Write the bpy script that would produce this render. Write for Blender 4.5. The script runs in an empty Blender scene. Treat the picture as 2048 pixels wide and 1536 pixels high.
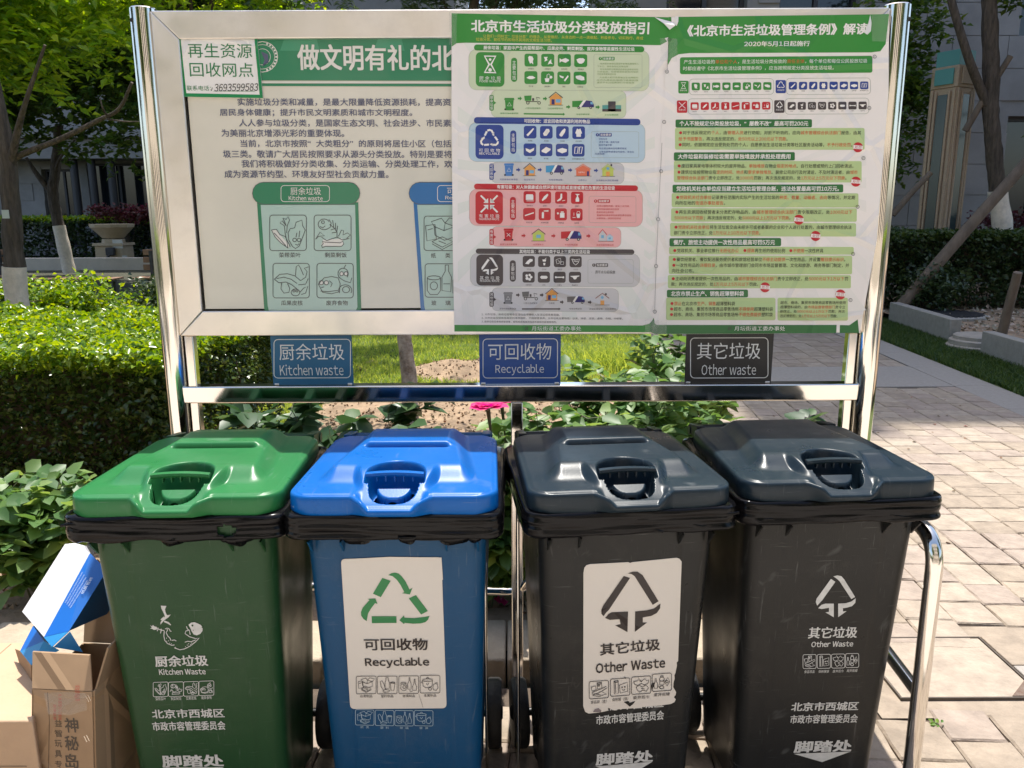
import bpy, math, random
import numpy as np
from mathutils import Vector, Matrix
from mathutils import noise as MN
random.seed(11); RNG = np.random.default_rng(11)
S = bpy.context.scene; COL = S.collection
R = math.radians
# ------------------------------------------------------------------ camera, sky, sun, exposure
FPX, PITCH, ROLL, HC = 1600.0, 12.1, 0.25, 1.54
cd = bpy.data.cameras.new('camera'); cam = bpy.data.objects.new('camera', cd); COL.objects.link(cam)
cd.sensor_width = 36; cd.lens = FPX / 2048 * 36; cd.clip_end = 500; cd.clip_start = 0.05
CAMR = Matrix.Rotation(R(90 - PITCH), 4, 'X') @ Matrix.Rotation(R(-ROLL), 4, 'Z')
cam.matrix_world = Matrix.Translation((0, 0, HC)) @ CAMR
S.camera = cam
SUN_EL, SUN_AZ = 71.0, 3.0
w = bpy.data.worlds.new('World'); S.world = w; w.use_nodes = True
nt = w.node_tree; bg = nt.nodes['Background']; sk = nt.nodes.new('ShaderNodeTexSky')
sk.sky_type = 'NISHITA'; sk.sun_disc = False; sk.sun_elevation = R(SUN_EL); sk.sun_rotation = R(SUN_AZ)
sk.dust_density = 2.0
nt.links.new(sk.outputs[0], bg.inputs[0]); bg.inputs[1].default_value = 0.15
sd = bpy.data.lights.new('sun', 'SUN'); sd.energy = 3.8; sd.angle = R(0.55); sd.color = (1, .955, .88)
sun = bpy.data.objects.new('sun', sd); COL.objects.link(sun)
sdir = Vector((math.sin(R(SUN_AZ)) * math.cos(R(SUN_EL)), math.cos(R(SUN_AZ)) * math.cos(R(SUN_EL)), math.sin(R(SUN_EL))))
sun.rotation_euler = sdir.to_track_quat('Z', 'Y').to_euler(); sun.location = (0, 0, 40)
S.view_settings.view_transform = 'Standard'; S.view_settings.look = 'None'
S.view_settings.gamma = 1; S.view_settings.use_curve_mapping = False
S.view_settings.exposure = 0.90
S.render.engine = 'CYCLES'; S.cycles.max_bounces = 8; S.cycles.transparent_max_bounces = 12
S.cycles.caustics_reflective = False; S.cycles.caustics_refractive = False

# ------------------------------------------------------------------ geometry of the view: a photo pixel as a ray into the place
R3 = CAMR.to_3x3(); CP = Vector((0, 0, HC))
def ray(px, py):
    return R3 @ Vector(((px - 1024) / FPX, -(py - 768) / FPX, -1.0))
def at_y(px, py, Y):
    r = ray(px, py); return CP + r * (Y / r.y)
def at_z(px, py, Z=0.0):
    r = ray(px, py); return CP + r * ((Z - HC) / r.z)
def on_plane(px, py, O, N):
    r = ray(px, py); return CP + r * ((O - CP).dot(N) / r.dot(N))

# ------------------------------------------------------------------ materials
def mat(name, col, rough=.6, metal=0.0, var=0.0, vscale=8.0, bump=0.0, bscale=60.0, coat=0.0, spec=.5,
        col2=None, stretch=None, aniso=0.0, trans=0.0, island=0.0, dirt=0.0, rvar=0.0, dirtcol=(.25, .22, .18), pos=False, crease=0.0, dscale=5.0, scuff=0.0):
    m = bpy.data.materials.new(name); m.use_nodes = True
    n = m.node_tree; p = n.nodes['Principled BSDF']; L = n.links.new
    p.inputs['Base Color'].default_value = (*col, 1); p.inputs['Roughness'].default_value = rough
    p.inputs['Metallic'].default_value = metal; p.inputs['Coat Weight'].default_value = coat
    p.inputs['Coat Roughness'].default_value = .04
    p.inputs['Specular IOR Level'].default_value = spec; p.inputs['Anisotropic'].default_value = aniso
    tc = n.nodes.new('ShaderNodeTexCoord'); mp = n.nodes.new('ShaderNodeMapping'); gp = n.nodes.new('ShaderNodeNewGeometry'); SRC = gp.outputs['Position'] if pos else tc.outputs['Object']; L(SRC, mp.inputs[0])
    if stretch: mp.inputs['Scale'].default_value = stretch
    out = None
    if var > 0 or col2:
        t = n.nodes.new('ShaderNodeTexNoise'); t.inputs['Scale'].default_value = vscale; t.inputs['Detail'].default_value = 6
        t.inputs['Roughness'].default_value = .65; L(mp.outputs[0], t.inputs[0])
        r = n.nodes.new('ShaderNodeValToRGB'); r.color_ramp.elements[0].position = .32; r.color_ramp.elements[1].position = .68
        c2 = col2 or tuple(c * (1 + var) for c in col)
        c1 = col if col2 else tuple(c * (1 - var) for c in col)
        r.color_ramp.elements[0].color = (*c1, 1); r.color_ramp.elements[1].color = (*c2, 1)
        L(t.outputs[0], r.inputs[0]); out = r.outputs[0]
    if island > 0:
        g = n.nodes.new('ShaderNodeNewGeometry'); hs = n.nodes.new('ShaderNodeHueSaturation')
        ma = n.nodes.new('ShaderNodeMapRange'); ma.inputs[3].default_value = 1 - island; ma.inputs[4].default_value = 1 + island
        L(g.outputs['Random Per Island'], ma.inputs[0]); L(ma.outputs[0], hs.inputs['Value'])
        mh = n.nodes.new('ShaderNodeMapRange'); mh.inputs[3].default_value = .5 + island * .06; mh.inputs[4].default_value = .5 - island * .09
        L(g.outputs['Random Per Island'], mh.inputs[0]); L(mh.outputs[0], hs.inputs['Hue'])
        if out is None: hs.inputs['Color'].default_value = (*col, 1)
        else: L(out, hs.inputs['Color'])
        out = hs.outputs[0]
    if dirt > 0:
        t = n.nodes.new('ShaderNodeTexNoise'); t.inputs['Scale'].default_value = dscale; t.inputs['Detail'].default_value = 9
        t.inputs['Roughness'].default_value = .75; L(SRC, t.inputs[0])
        r = n.nodes.new('ShaderNodeMapRange'); r.inputs[1].default_value = .52; r.inputs[2].default_value = .8
        r.inputs[3].default_value = 0; r.inputs[4].default_value = dirt; L(t.outputs[0], r.inputs[0])
        mx = n.nodes.new('ShaderNodeMix'); mx.data_type = 'RGBA'; L(r.outputs[0], mx.inputs[0])
        if out is None: mx.inputs[6].default_value = (*col, 1)
        else: L(out, mx.inputs[6])
        mx.inputs[7].default_value = (*dirtcol, 1); out = mx.outputs[2]
    if scuff > 0:        # pale fine scratches and rubbed patches
        acc = None
        for sc_, rot in (((3, 60, 3), .5), ((50, 4, 4), -.4), ((4, 4, 70), .9)):
            m2 = n.nodes.new('ShaderNodeMapping'); m2.inputs['Scale'].default_value = sc_; m2.inputs['Rotation'].default_value = (rot, rot * .7, rot * 1.3); L(SRC, m2.inputs[0])
            t = n.nodes.new('ShaderNodeTexNoise'); t.inputs['Scale'].default_value = 3.0; t.inputs['Detail'].default_value = 3; L(m2.outputs[0], t.inputs[0])
            r = n.nodes.new('ShaderNodeMapRange'); r.inputs[1].default_value = .66; r.inputs[2].default_value = .76; L(t.outputs[0], r.inputs[0])
            if acc is None: acc = r.outputs[0]
            else:
                ad = n.nodes.new('ShaderNodeMath'); ad.operation = 'MAXIMUM'; L(acc, ad.inputs[0]); L(r.outputs[0], ad.inputs[1]); acc = ad.outputs[0]
        mu = n.nodes.new('ShaderNodeMath'); mu.operation = 'MULTIPLY'; mu.inputs[1].default_value = scuff; L(acc, mu.inputs[0])
        mx = n.nodes.new('ShaderNodeMix'); mx.data_type = 'RGBA'; L(mu.outputs[0], mx.inputs[0])
        if out is None: mx.inputs[6].default_value = (*col, 1)
        else: L(out, mx.inputs[6])
        mx.inputs[7].default_value = (.34, .35, .35, 1); out = mx.outputs[2]
    if out is not None: L(out, p.inputs['Base Color'])
    if rvar > 0:
        t = n.nodes.new('ShaderNodeTexNoise'); t.inputs['Scale'].default_value = 9; t.inputs['Detail'].default_value = 8; L(mp.outputs[0], t.inputs[0])
        r = n.nodes.new('ShaderNodeMapRange'); r.inputs[1].default_value = .3; r.inputs[2].default_value = .7
        r.inputs[3].default_value = max(0.02, rough - rvar); r.inputs[4].default_value = rough + rvar
        L(t.outputs[0], r.inputs[0]); L(r.outputs[0], p.inputs['Roughness'])
    if bump > 0:
        t = n.nodes.new('ShaderNodeTexNoise'); t.inputs['Scale'].default_value = bscale; t.inputs['Detail'].default_value = 5
        L(mp.outputs[0], t.inputs[0]); b = n.nodes.new('ShaderNodeBump'); b.inputs['Strength'].default_value = bump
        b.inputs['Distance'].default_value = .01; L(t.outputs[0], b.inputs['Height']); L(b.outputs[0], p.inputs['Normal'])
    if crease > 0:
        t = n.nodes.new('ShaderNodeTexNoise'); t.inputs['Scale'].default_value = 3.2; t.inputs['Detail'].default_value = 3; t.inputs['Distortion'].default_value = .6; L(gp.outputs['Position'], t.inputs[0])
        v = n.nodes.new('ShaderNodeTexVoronoi'); v.feature = 'DISTANCE_TO_EDGE'; v.inputs['Scale'].default_value = 4.5; L(gp.outputs['Position'], v.inputs['Vector'])
        q = n.nodes.new('ShaderNodeMapRange'); q.inputs[1].default_value = 0; q.inputs[2].default_value = .06; q.inputs[3].default_value = .35; q.inputs[4].default_value = 0; L(v.outputs[0], q.inputs[0])
        ad = n.nodes.new('ShaderNodeMath'); ad.operation = 'ADD'; L(t.outputs[0], ad.inputs[0]); L(q.outputs[0], ad.inputs[1])
        b = n.nodes.new('ShaderNodeBump'); b.inputs['Strength'].default_value = crease; b.inputs['Distance'].default_value = .03; L(ad.outputs[0], b.inputs['Height']); L(b.outputs[0], p.inputs['Normal'])
    if trans > 0:
        tr = n.nodes.new('ShaderNodeBsdfTranslucent'); ms = n.nodes.new('ShaderNodeMixShader'); ms.inputs[0].default_value = trans
        if out is not None:
            hb = n.nodes.new('ShaderNodeHueSaturation'); hb.inputs['Value'].default_value = 1.9; hb.inputs['Hue'].default_value = .47
            hb.inputs['Saturation'].default_value = 1.15
            L(out, hb.inputs['Color']); L(hb.outputs[0], tr.inputs[0])
        else: tr.inputs[0].default_value = (*[min(1, c * 1.9) for c in col], 1)
        o = n.nodes['Material Output']; L(p.outputs[0], ms.inputs[1]); L(tr.outputs[0], ms.inputs[2]); L(ms.outputs[0], o.inputs[0])
    return m
def leafmat(name, col, rough=.4, trans=.35, island=.4):
    return mat(name, col, rough=rough, trans=trans, island=island, spec=.5)

# ------------------------------------------------------------------ mesh helpers (world coordinates, one MB = one object)
def local_matrix(p):
    m = Matrix.Identity(4)
    if p is None: return m
    return p.matrix_world_built
MW = {}
def rootM(p): return MW.get(p.name, Matrix.Identity(4)) if p else Matrix.Identity(4)
def link(name, data, parent=None):
    o = bpy.data.objects.new(name, data); COL.objects.link(o)
    if parent is not None:
        o.parent = parent; o.matrix_parent_inverse = rootM(parent).inverted()
    MW[o.name] = Matrix.Identity(4)
    return o
def tag(o, label=None, cat=None, group=None, kind=None):
    if label: o['label'] = label
    if cat: o['category'] = cat
    if group: o['group'] = group
    if kind: o['kind'] = kind
    return o
def thing(name, loc, label, cat, group=None, rz=0.0):
    o = bpy.data.objects.new(name, None); COL.objects.link(o); o.empty_display_size = .1
    M = Matrix.Translation(Vector(loc)) @ Matrix.Rotation(rz, 4, 'Z'); o.matrix_world = M; MW[o.name] = M
    return tag(o, label, cat, group)

class MB:
    def __init__(s, M=None): s.v = []; s.f = []; s.m = []; s.M = M
    def add(s, vs, fs, mi=0):
        b = len(s.v); s.v += [tuple(v) for v in vs]; s.f += [tuple(b + i for i in f) for f in fs]; s.m += [mi] * len(fs)
    def box(s, x0, x1, y0, y1, z0, z1, mi=0, M=None):
        vs = [Vector((x, y, z)) for x in (x0, x1) for y in (y0, y1) for z in (z0, z1)]
        if M is not None: vs = [M @ v for v in vs]
        s.add(vs, [(0, 1, 3, 2), (4, 6, 7, 5), (0, 4, 5, 1), (2, 3, 7, 6), (0, 2, 6, 4), (1, 5, 7, 3)], mi)
    def prism(s, pts, d, mi=0):          # polygon pts (3D) pushed along vector d
        n = len(pts); a = [Vector(p) for p in pts]; d = Vector(d)
        s.add(a + [p + d for p in a], [tuple(range(n))[::-1], tuple(range(n, 2 * n))] + [(i, (i + 1) % n, (i + 1) % n + n, i + n) for i in range(n)], mi)
    def hexa(s, q, t, mi=0):
        s.add(list(q) + list(t), [(3, 2, 1, 0), (4, 5, 6, 7)] + [(i, (i + 1) % 4, (i + 1) % 4 + 4, i + 4) for i in range(4)], mi)
    def tube(s, pts, r, seg=12, cap=True, mi=0):
        pts = [Vector(p) for p in pts]; n = len(pts); rr = r if hasattr(r, '__len__') else [r] * n
        rings = []; prev = None
        for i, p in enumerate(pts):
            t = (pts[min(i + 1, n - 1)] - pts[max(i - 1, 0)]).normalized()
            if prev is None:
                a = t.orthogonal().normalized()
            else:
                a = (prev - t * prev.dot(t)).normalized()
            prev = a; b = t.cross(a)
            rings.append([p + (a * math.cos(2 * math.pi * k / seg) + b * math.sin(2 * math.pi * k / seg)) * rr[i] for k in range(seg)])
        vs = [v for rg in rings for v in rg]; fs = []
        for i in range(n - 1):
            for k in range(seg):
                k2 = (k + 1) % seg; fs.append((i * seg + k, i * seg + k2, (i + 1) * seg + k2, (i + 1) * seg + k))
        if cap: fs.append(tuple(range(seg))[::-1]); fs.append(tuple((n - 1) * seg + k for k in range(seg)))
        s.add(vs, fs, mi)
    def lathe(s, prof, c, seg=24, mi=0, sq=None):
        vs = []
        for (r, z) in prof:
            for k in range(seg):
                a = 2 * math.pi * k / seg
                vs.append((c[0] + r * math.cos(a), c[1] + r * math.sin(a), c[2] + z))
        n = len(prof); fs = [(i * seg + k, i * seg + (k + 1) % seg, (i + 1) * seg + (k + 1) % seg, (i + 1) * seg + k) for i in range(n - 1) for k in range(seg)]
        fs.append(tuple(range(seg))[::-1]); fs.append(tuple((n - 1) * seg + k for k in range(seg)))
        s.add(vs, fs, mi)
    def build(s, name, mats, parent=None, smooth=None, bevel=0.0, bseg=2, solid=0.0):
        me = bpy.data.meshes.new(name)
        v = [s.M @ Vector(x) for x in s.v] if s.M is not None else s.v
        me.from_pydata(v, [], s.f)
        for mm in (mats if isinstance(mats, (list, tuple)) else [mats]): me.materials.append(mm)
        if any(s.m): me.polygons.foreach_set('material_index', s.m)
        if smooth is not None:
            me.shade_smooth(); me.set_sharp_from_angle(angle=R(smooth))
        o = link(name, me, parent)
        if solid: sm = o.modifiers.new('s', 'SOLIDIFY'); sm.thickness = solid; sm.offset = 0
        if bevel > 0:
            b = o.modifiers.new('b', 'BEVEL'); b.width = bevel; b.segments = bseg; b.limit_method = 'ANGLE'; b.angle_limit = R(35)
            me.shade_smooth(); me.set_sharp_from_angle(angle=R(35)) if smooth is None else None
        return o

def smooth_path(pts, n=8, r=None):
    pts = [Vector(p) for p in pts]; out = []
    P = [pts[0] * 2 - pts[1]] + pts + [pts[-1] * 2 - pts[-2]]
    for i in range(1, len(P) - 2):
        for k in range(n):
            t = k / n; a, b, c, d = P[i - 1], P[i], P[i + 1], P[i + 2]
            out.append(.5 * ((2 * b) + (c - a) * t + (2 * a - 5 * b + 4 * c - d) * t * t + (3 * b - a - 3 * c + d) * t ** 3))
    out.append(pts[-1]); return out
def bend_path(pts, rad, n=8):      # straight runs with round corners
    pts = [Vector(p) for p in pts]; out = [pts[0]]
    for i in range(1, len(pts) - 1):
        a, b, c = pts[i - 1], pts[i], pts[i + 1]
        u = (a - b).normalized(); v = (c - b).normalized()
        p0, p2 = b + u * rad, b + v * rad
        for k in range(n + 1):
            t = k / n; out.append(p0 * (1 - t) ** 2 + b * 2 * t * (1 - t) + p2 * t * t)
    out.append(pts[-1]); return out

def np_mesh(name, V, F, mats, parent=None, mi=None, smooth=False):   # V (n,3), F (m,k) arrays
    me = bpy.data.meshes.new(name); k = F.shape[1]
    me.vertices.add(len(V)); me.vertices.foreach_set('co', V.astype(np.float32).ravel())
    me.loops.add(F.size); me.loops.foreach_set('vertex_index', F.astype(np.int32).ravel())
    me.polygons.add(len(F)); me.polygons.foreach_set('loop_start', np.arange(0, F.size, k, dtype=np.int32))
    me.polygons.foreach_set('loop_total', np.full(len(F), k, dtype=np.int32))
    for mm in (mats if isinstance(mats, (list, tuple)) else [mats]): me.materials.append(mm)
    if mi is not None: me.polygons.foreach_set('material_index', mi.astype(np.int32))
    if smooth: me.polygons.foreach_set('use_smooth', np.ones(len(F), bool))
    me.update(calc_edges=True); me.validate()
    return link(name, me, parent)

def unit(a): return a / (np.linalg.norm(a, axis=1, keepdims=True) + 1e-9)
def leaf_arrays(P, size, up=.6, wid=.32, fold=.15, shape=6, axis=None, jitter=1.0, droop=0.0):
    n = len(P); nr = RNG.normal(size=(n, 3)); nr[:, 2] = np.abs(nr[:, 2]) + up * 2; nr = unit(nr)
    d = RNG.normal(size=(n, 3)) if axis is None else axis + jitter * RNG.normal(size=(n, 3))
    d[:, 2] -= droop
    d = unit(d - nr * (d * nr).sum(1, keepdims=True)); sd_ = np.cross(nr, d)
    s = (size * RNG.uniform(.65, 1.25, n))[:, None]
    if shape == 4:
        tm = [(0, 0, 0), (.45, wid, fold), (1, 0, -fold * .5), (.45, -wid, fold)]; fc = [(0, 3, 2), (0, 2, 1)]
    else:
        tm = [(0, 0, 0), (.28, wid, fold), (.68, wid * .8, fold * .7), (1, 0, -fold * .6), (.68, -wid * .8, fold * .7), (.28, -wid, fold), (.5, 0, 0)]
        fc = [(0, 6, 1), (1, 6, 2), (2, 6, 3), (3, 6, 4), (4, 6, 5), (5, 6, 0)]
    V = np.stack([P + s * (a * d + b * sd_ + c * nr) for a, b, c in tm], 1)
    F = (np.arange(n)[:, None, None] * len(tm) + np.array(fc)[None]).reshape(-1, 3)
    return V.reshape(-1, 3), F, len(fc)
def leaves(name, P, size, mats, parent=None, mi=None, **k):
    P = np.asarray(P, float); V, F, nf = leaf_arrays(P, size, **k)
    m = None if mi is None else np.repeat(mi, nf)
    return np_mesh(name, V, F, mats, parent, m)

# ------------------------------------------------------------------ flat print: text and shapes laid on a real surface
FC = bpy.data.curves.new('lettering_source', 'FONT'); FO = bpy.data.objects.new('lettering_source', FC)
COL.objects.link(FO)
_tc = {}
LAT = {'I': .30, 'l': .28, 'i': .28, '1': .5, 'm': .86, 'w': .78, 'W': .95, 'M': .9}
def glyph(ch):
    """one character as a flat mesh: ink vertices, faces, advance (latin letters are set proportionally)"""
    if ch in _tc: return _tc[ch]
    lat = 0x21 <= ord(ch) <= 0x7e
    FC.body = chr(ord(ch) + 0xFEE0) if lat else ch; FC.resolution_u = 2
    me = bpy.data.meshes.new_from_object(FO)
    n = len(me.vertices); co = np.zeros(n * 3); me.vertices.foreach_get('co', co); co = co.reshape(-1, 3)[:, :2]
    fs = [tuple(p.vertices) for p in me.polygons]; bpy.data.meshes.remove(me)
    adv = 1.0
    if ch == ' ': adv = .3
    elif lat and n: co = co - np.array([co[:, 0].min() - .045, 0]); adv = co[:, 0].max() + .045
    _tc[ch] = (co, fs, adv); return _tc[ch]
def glyphs(txt, bold, segs, shear=0.0):
    """whole string: vertices, faces, per-face character index, per-vertex layer (bold = a few shifted copies)"""
    C, F, K, Ly = [], [], [], []; x = 0; base = 0
    sh = [(0, 0)] if bold <= 0 else [(0, 0), (-bold, -bold * .7), (bold, -bold * .7), (-bold, bold * .7), (bold, bold * .7)]
    for ci, ch in enumerate(txt):
        co, fs, adv = glyph(ch)
        if len(co):
            for li, (dx, dy) in enumerate(sh):
                c = co + np.array([x + dx, dy])
                if shear: c[:, 0] += c[:, 1] * shear
                C.append(c); F += [tuple(base + i for i in f) for f in fs]; K += [ci] * len(fs); Ly += [li] * len(co); base += len(co)
        x += adv
    return np.concatenate(C), F, K, Ly

class Print:
    """collects print on one plane: O, N the plane; every shape is a photo position carried onto that plane"""
    def __init__(s, O, N, conv=None, eps=.0004, M=None):
        s.O = Vector(O); s.N = Vector(N).normalized(); s.conv = conv or (lambda a, b: (a, b)); s.eps = eps
        s.mats = []; s.done = []; s.part(None)
    def part(s, name):
        """start a separate piece of print"""
        s.v = []; s.f = []; s.m = []; s.done.append((name, s.v, s.f, s.m))
    def mi(s, m):
        if m not in s.mats: s.mats.append(m)
        return s.mats.index(m)
    def P(s, x, y, lay=0): 
        return on_plane(*s.conv(x, y), s.O, s.N) + s.N * (s.eps * lay)
    def poly(s, pts, m, lay=1, hole=None):
        b = len(s.v); s.v += [s.P(x, y, lay) for x, y in pts]; s.f.append(tuple(range(b, b + len(pts)))); s.m.append(s.mi(m))
    def strip(s, pts, wd, m, lay=2, closed=False):
        n = len(pts)
        P = [Vector((x, y)) for x, y in pts]; L_, R_ = [], []
        for i in range(n):
            a = P[(i - 1) % n] if closed or i > 0 else P[i]; c = P[(i + 1) % n] if closed or i < n - 1 else P[i]
            d = (c - a); d = d.normalized() if d.length > 1e-9 else Vector((1, 0)); q = Vector((-d.y, d.x)) * wd / 2
            L_.append(P[i] + q); R_.append(P[i] - q)
        b = len(s.v); s.v += [s.P(p.x, p.y, lay) for p in L_] + [s.P(p.x, p.y, lay) for p in R_]
        for i in range(n if closed else n - 1):
            j = (i + 1) % n; s.f.append((b + i, b + j, b + n + j, b + n + i)); s.m.append(s.mi(m))
    def rr(s, x0, y0, x1, y1, r, sk=0.0):
        out = []
        r = min(r, (x1 - x0) / 2 - 1e-3, (y1 - y0) / 2 - 1e-3)
        for cx, cy, a0 in ((x1 - r, y0 + r, -90), (x1 - r, y1 - r, 0), (x0 + r, y1 - r, 90), (x0 + r, y0 + r, 180)):
            for k in range(5):
                a = R(a0 + k * 22.5); out.append((cx + r * math.cos(a), cy + r * math.sin(a) + sk * (cx - x0)))
        return out
    def box(s, x0, y0, x1, y1, m, r=0, lay=1, sk=0.0, line=None, lw=3, fill=True):
        pts = s.rr(x0, y0, x1, y1, max(r, .01), sk)
        if fill: s.poly(pts, m, lay)
        if line: s.strip(pts, lw, line, lay + 1, closed=True)
    def circ(s, cx, cy, r, m, lay=2, n=16): s.poly([(cx + r * math.cos(2 * math.pi * k / n), cy + r * math.sin(2 * math.pi * k / n)) for k in range(n)], m, lay)
    def ring(s, cx, cy, r, wd, m, lay=2, n=20, rx=None): s.strip([(cx + (rx or r) * math.cos(2 * math.pi * k / n), cy + r * math.sin(2 * math.pi * k / n)) for k in range(n)], wd, m, lay, True)
    def text(s, t, x0, x1, y0, y1, h, m, bold=0.0, red=None, lay=3, shear=0.0, vertical=False, lean=0):
        """ink of the text runs from x0 to x1; y0,y1 = its middle height at either end; h = ink height"""
        clean = t.replace('{', '').replace('}', '')
        co, fs, K, Ly = glyphs(clean, bold, None, shear)
        mn, mx = co.min(0), co.max(0); a = s.P(x0, y0, lay); b = s.P(x1, y1, lay); U = (b - a); wdt = U.length; U = U / wdt; V = s.N.cross(U)
        hm = (s.P(x0, y0 - h / 2) - s.P(x0, y0 + h / 2)).length
        sx, sy = wdt / (mx[0] - mn[0]), hm / (mx[1] - mn[1]); base = len(s.v)
        for c, ly in zip(co, Ly):
            s.v.append(a + U * ((c[0] - mn[0]) * sx) + V * ((c[1] - (mn[1] + mx[1]) / 2) * sy) + s.N * (ly * .00003))
        m0 = s.mi(m); reds = set()
        if red is not None and '{' in t:
            i = 0; on = False; m1 = s.mi(red)
            for ch in t:
                if ch in '{}': on = ch == '{'
                else:
                    if on: reds.add(i)
                    i += 1
        for f, k in zip(fs, K):
            s.f.append(tuple(base + i for i in f)); s.m.append(m1 if k in reds else m0)
    def vtext(s, t, x0, x1, y0, y1, m, bold=0.0, lay=3, skew=0):
        n = len(t); st = (y1 - y0) / n
        for i, ch in enumerate(t):
            yc = y0 + st * (i + .5); dx = skew * (yc - y0)
            s.text(ch, x0 + dx, x1 + dx, yc, yc, st * .84, m, bold, lay=lay)
    def build(s, name, parent=None):
        o = None
        for nm, v, f, m in s.done:
            if not f: continue
            me = bpy.data.meshes.new(nm or name); me.from_pydata(v, [], f); used = sorted(set(m))
            for k in used: me.materials.append(s.mats[k])
            me.polygons.foreach_set('material_index', [used.index(k) for k in m]); o = link(nm or name, me, parent)
        return o

# unit icons (x right, y down, 0..1): 'p' polygon, 'c' disc, 's' stroke (width first)
def I(*a): return a
ICON = {
 'leafy': [('p', (.35,.12),(.62,.18),(.72,.4),(.66,.62),(.7,.9),(.5,.72),(.42,.85),(.28,.5),(.25,.25))],
 'peel': [('p', (.15,.2),(.5,.2),(.42,.35),(.48,.5),(.22,.62),(.25,.42)), ('p', (.5,.9),(.62,.6),(.8,.4),(.82,.7),(.95,.85),(.7,.8))],
 'fish': [('p', (.08,.3),(.25,.42),(.6,.28),(.88,.42),(.92,.52),(.6,.72),(.25,.58),(.08,.7))],
 'bowl': [('p', (.12,.4),(.35,.28),(.7,.28),(.88,.4),(.78,.65),(.6,.78),(.38,.78),(.22,.65))],
 'seed': [('p', (.1,.52),(.35,.36),(.65,.36),(.9,.52),(.65,.64),(.35,.64))],
 'plant': [('p', (.25,.55),(.68,.55),(.6,.88),(.32,.88)), ('s', .05, (.45,.55),(.45,.25),(.6,.15),(.72,.3)), ('c', .8,.45,.13)],
 'herb': [('p', (.1,.25),(.5,.4),(.42,.55),(.15,.42)), ('p', (.5,.72),(.85,.25),(.92,.38),(.6,.82))],
 'steak': [('p', (.1,.3),(.5,.25),(.85,.4),(.88,.68),(.6,.72),(.3,.62),(.12,.5))],
 'bottle': [('p', (.15,.75),(.5,.4),(.78,.12),(.86,.2),(.65,.5),(.3,.88))],
 'can': [('p', (.2,.6),(.5,.18),(.75,.2),(.82,.4),(.52,.82),(.28,.82)), ('s', .05, (.42,.72),(.62,.35))],
 'jug': [('p', (.2,.7),(.45,.32),(.68,.12),(.8,.22),(.72,.5),(.45,.88),(.28,.85))],
 'coat': [('p', (.35,.12),(.5,.2),(.65,.12),(.82,.55),(.72,.6),(.7,.88),(.3,.88),(.28,.6),(.18,.55))],
 'paper': [('p', (.1,.35),(.5,.5),(.9,.32),(.86,.55),(.5,.8),(.15,.6))],
 'book': [('p', (.08,.55),(.5,.22),(.92,.4),(.9,.52),(.5,.82),(.1,.68))],
 'stack': [('p', (.06,.45),(.5,.3),(.94,.42),(.92,.65),(.5,.8),(.08,.62)), ],
 'frame': [('s', .07, (.2,.2),(.15,.8),(.4,.8),(.5,.2),(.2,.2)), ('s', .07, (.62,.2),(.55,.8),(.78,.8),(.88,.2),(.62,.2))],
 'cooker': [('p', (.2,.22),(.8,.22),(.86,.35),(.86,.75),(.14,.75),(.14,.35)), ('s', .05, (.2,.85),(.9,.85))],
 'ruler': [('p', (.18,.75),(.4,.4),(.72,.15),(.82,.25),(.6,.6),(.25,.85))],
 'boot': [('p', (.45,.12),(.6,.12),(.6,.55),(.45,.75),(.15,.88),(.1,.78),(.4,.55)), ('s', .05, (.6,.82),(.88,.75))],
 'spray': [('p', (.3,.14),(.72,.14),(.72,.22),(.58,.26),(.6,.4),(.7,.6),(.7,.88),(.36,.88),(.36,.6),(.48,.4),(.46,.24))],
 'tube': [('p', (.06,.6),(.92,.32),(.95,.42),(.1,.7))],
 'canister': [('p', (.22,.35),(.32,.25),(.42,.35),(.42,.88),(.22,.88)), ('p', (.4,.15),(.85,.1),(.85,.25),(.4,.22))],
 'pill': [('p', (.42,.35),(.85,.35),(.85,.82),(.42,.82)), ('p', (.5,.22),(.78,.22),(.78,.32),(.5,.32)), ('c', .22,.4,.1)],
 'bucket': [('p', (.48,.42),(.86,.42),(.8,.82),(.54,.82)), ('s', .06, (.12,.78),(.4,.78)), ('s', .04, (.25,.3),(.25,.6)), ('s', .04, (.5,.42),(.58,.2),(.78,.2),(.86,.42))],
 'roll': [('p', (.15,.75),(.35,.45),(.6,.22),(.85,.25),(.88,.45),(.6,.62),(.5,.8))],
 'cup': [('p', (.32,.28),(.7,.28),(.64,.5),(.38,.5)), ('p', (.4,.65),(.62,.65),(.58,.9),(.44,.9)), ('s', .04, (.55,.28),(.7,.1))],
 'bags': [('s', .04, (.12,.3),(.55,.12),(.62,.6),(.2,.75),(.12,.3)), ('s', .04, (.3,.4),(.55,.5),(.4,.6)), ('s', .04, (.6,.5),(.85,.5),(.85,.8),(.55,.8),(.6,.5))],
 'shell': [('s', .05, (.12,.2),(.5,.32),(.88,.2),(.75,.6),(.5,.85),(.3,.65),(.12,.2)), ('s', .05, (.3,.4),(.55,.5),(.75,.4))],
 'scrap': [('c', .32,.35,.13), ('c', .6,.28,.12), ('c', .75,.5,.13), ('c', .35,.65,.15), ('c', .6,.75,.13)],
 'bun': [('p', (.12,.5),(.25,.35),(.75,.35),(.88,.5),(.75,.68),(.25,.68)), ],
 'bone': [('p', (.06,.4),(.16,.38),(.22,.44),(.78,.44),(.86,.38),(.94,.42),(.94,.6),(.84,.62),(.76,.56),(.24,.56),(.14,.62),(.06,.58))],
 'dish': [('p', (.06,.35),(.92,.3),(.92,.4),(.72,.45),(.6,.7),(.4,.72),(.28,.5),(.08,.42))],
}
KFOOD = ['leafy','peel','fish','bowl','seed','plant','herb','steak']
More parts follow.
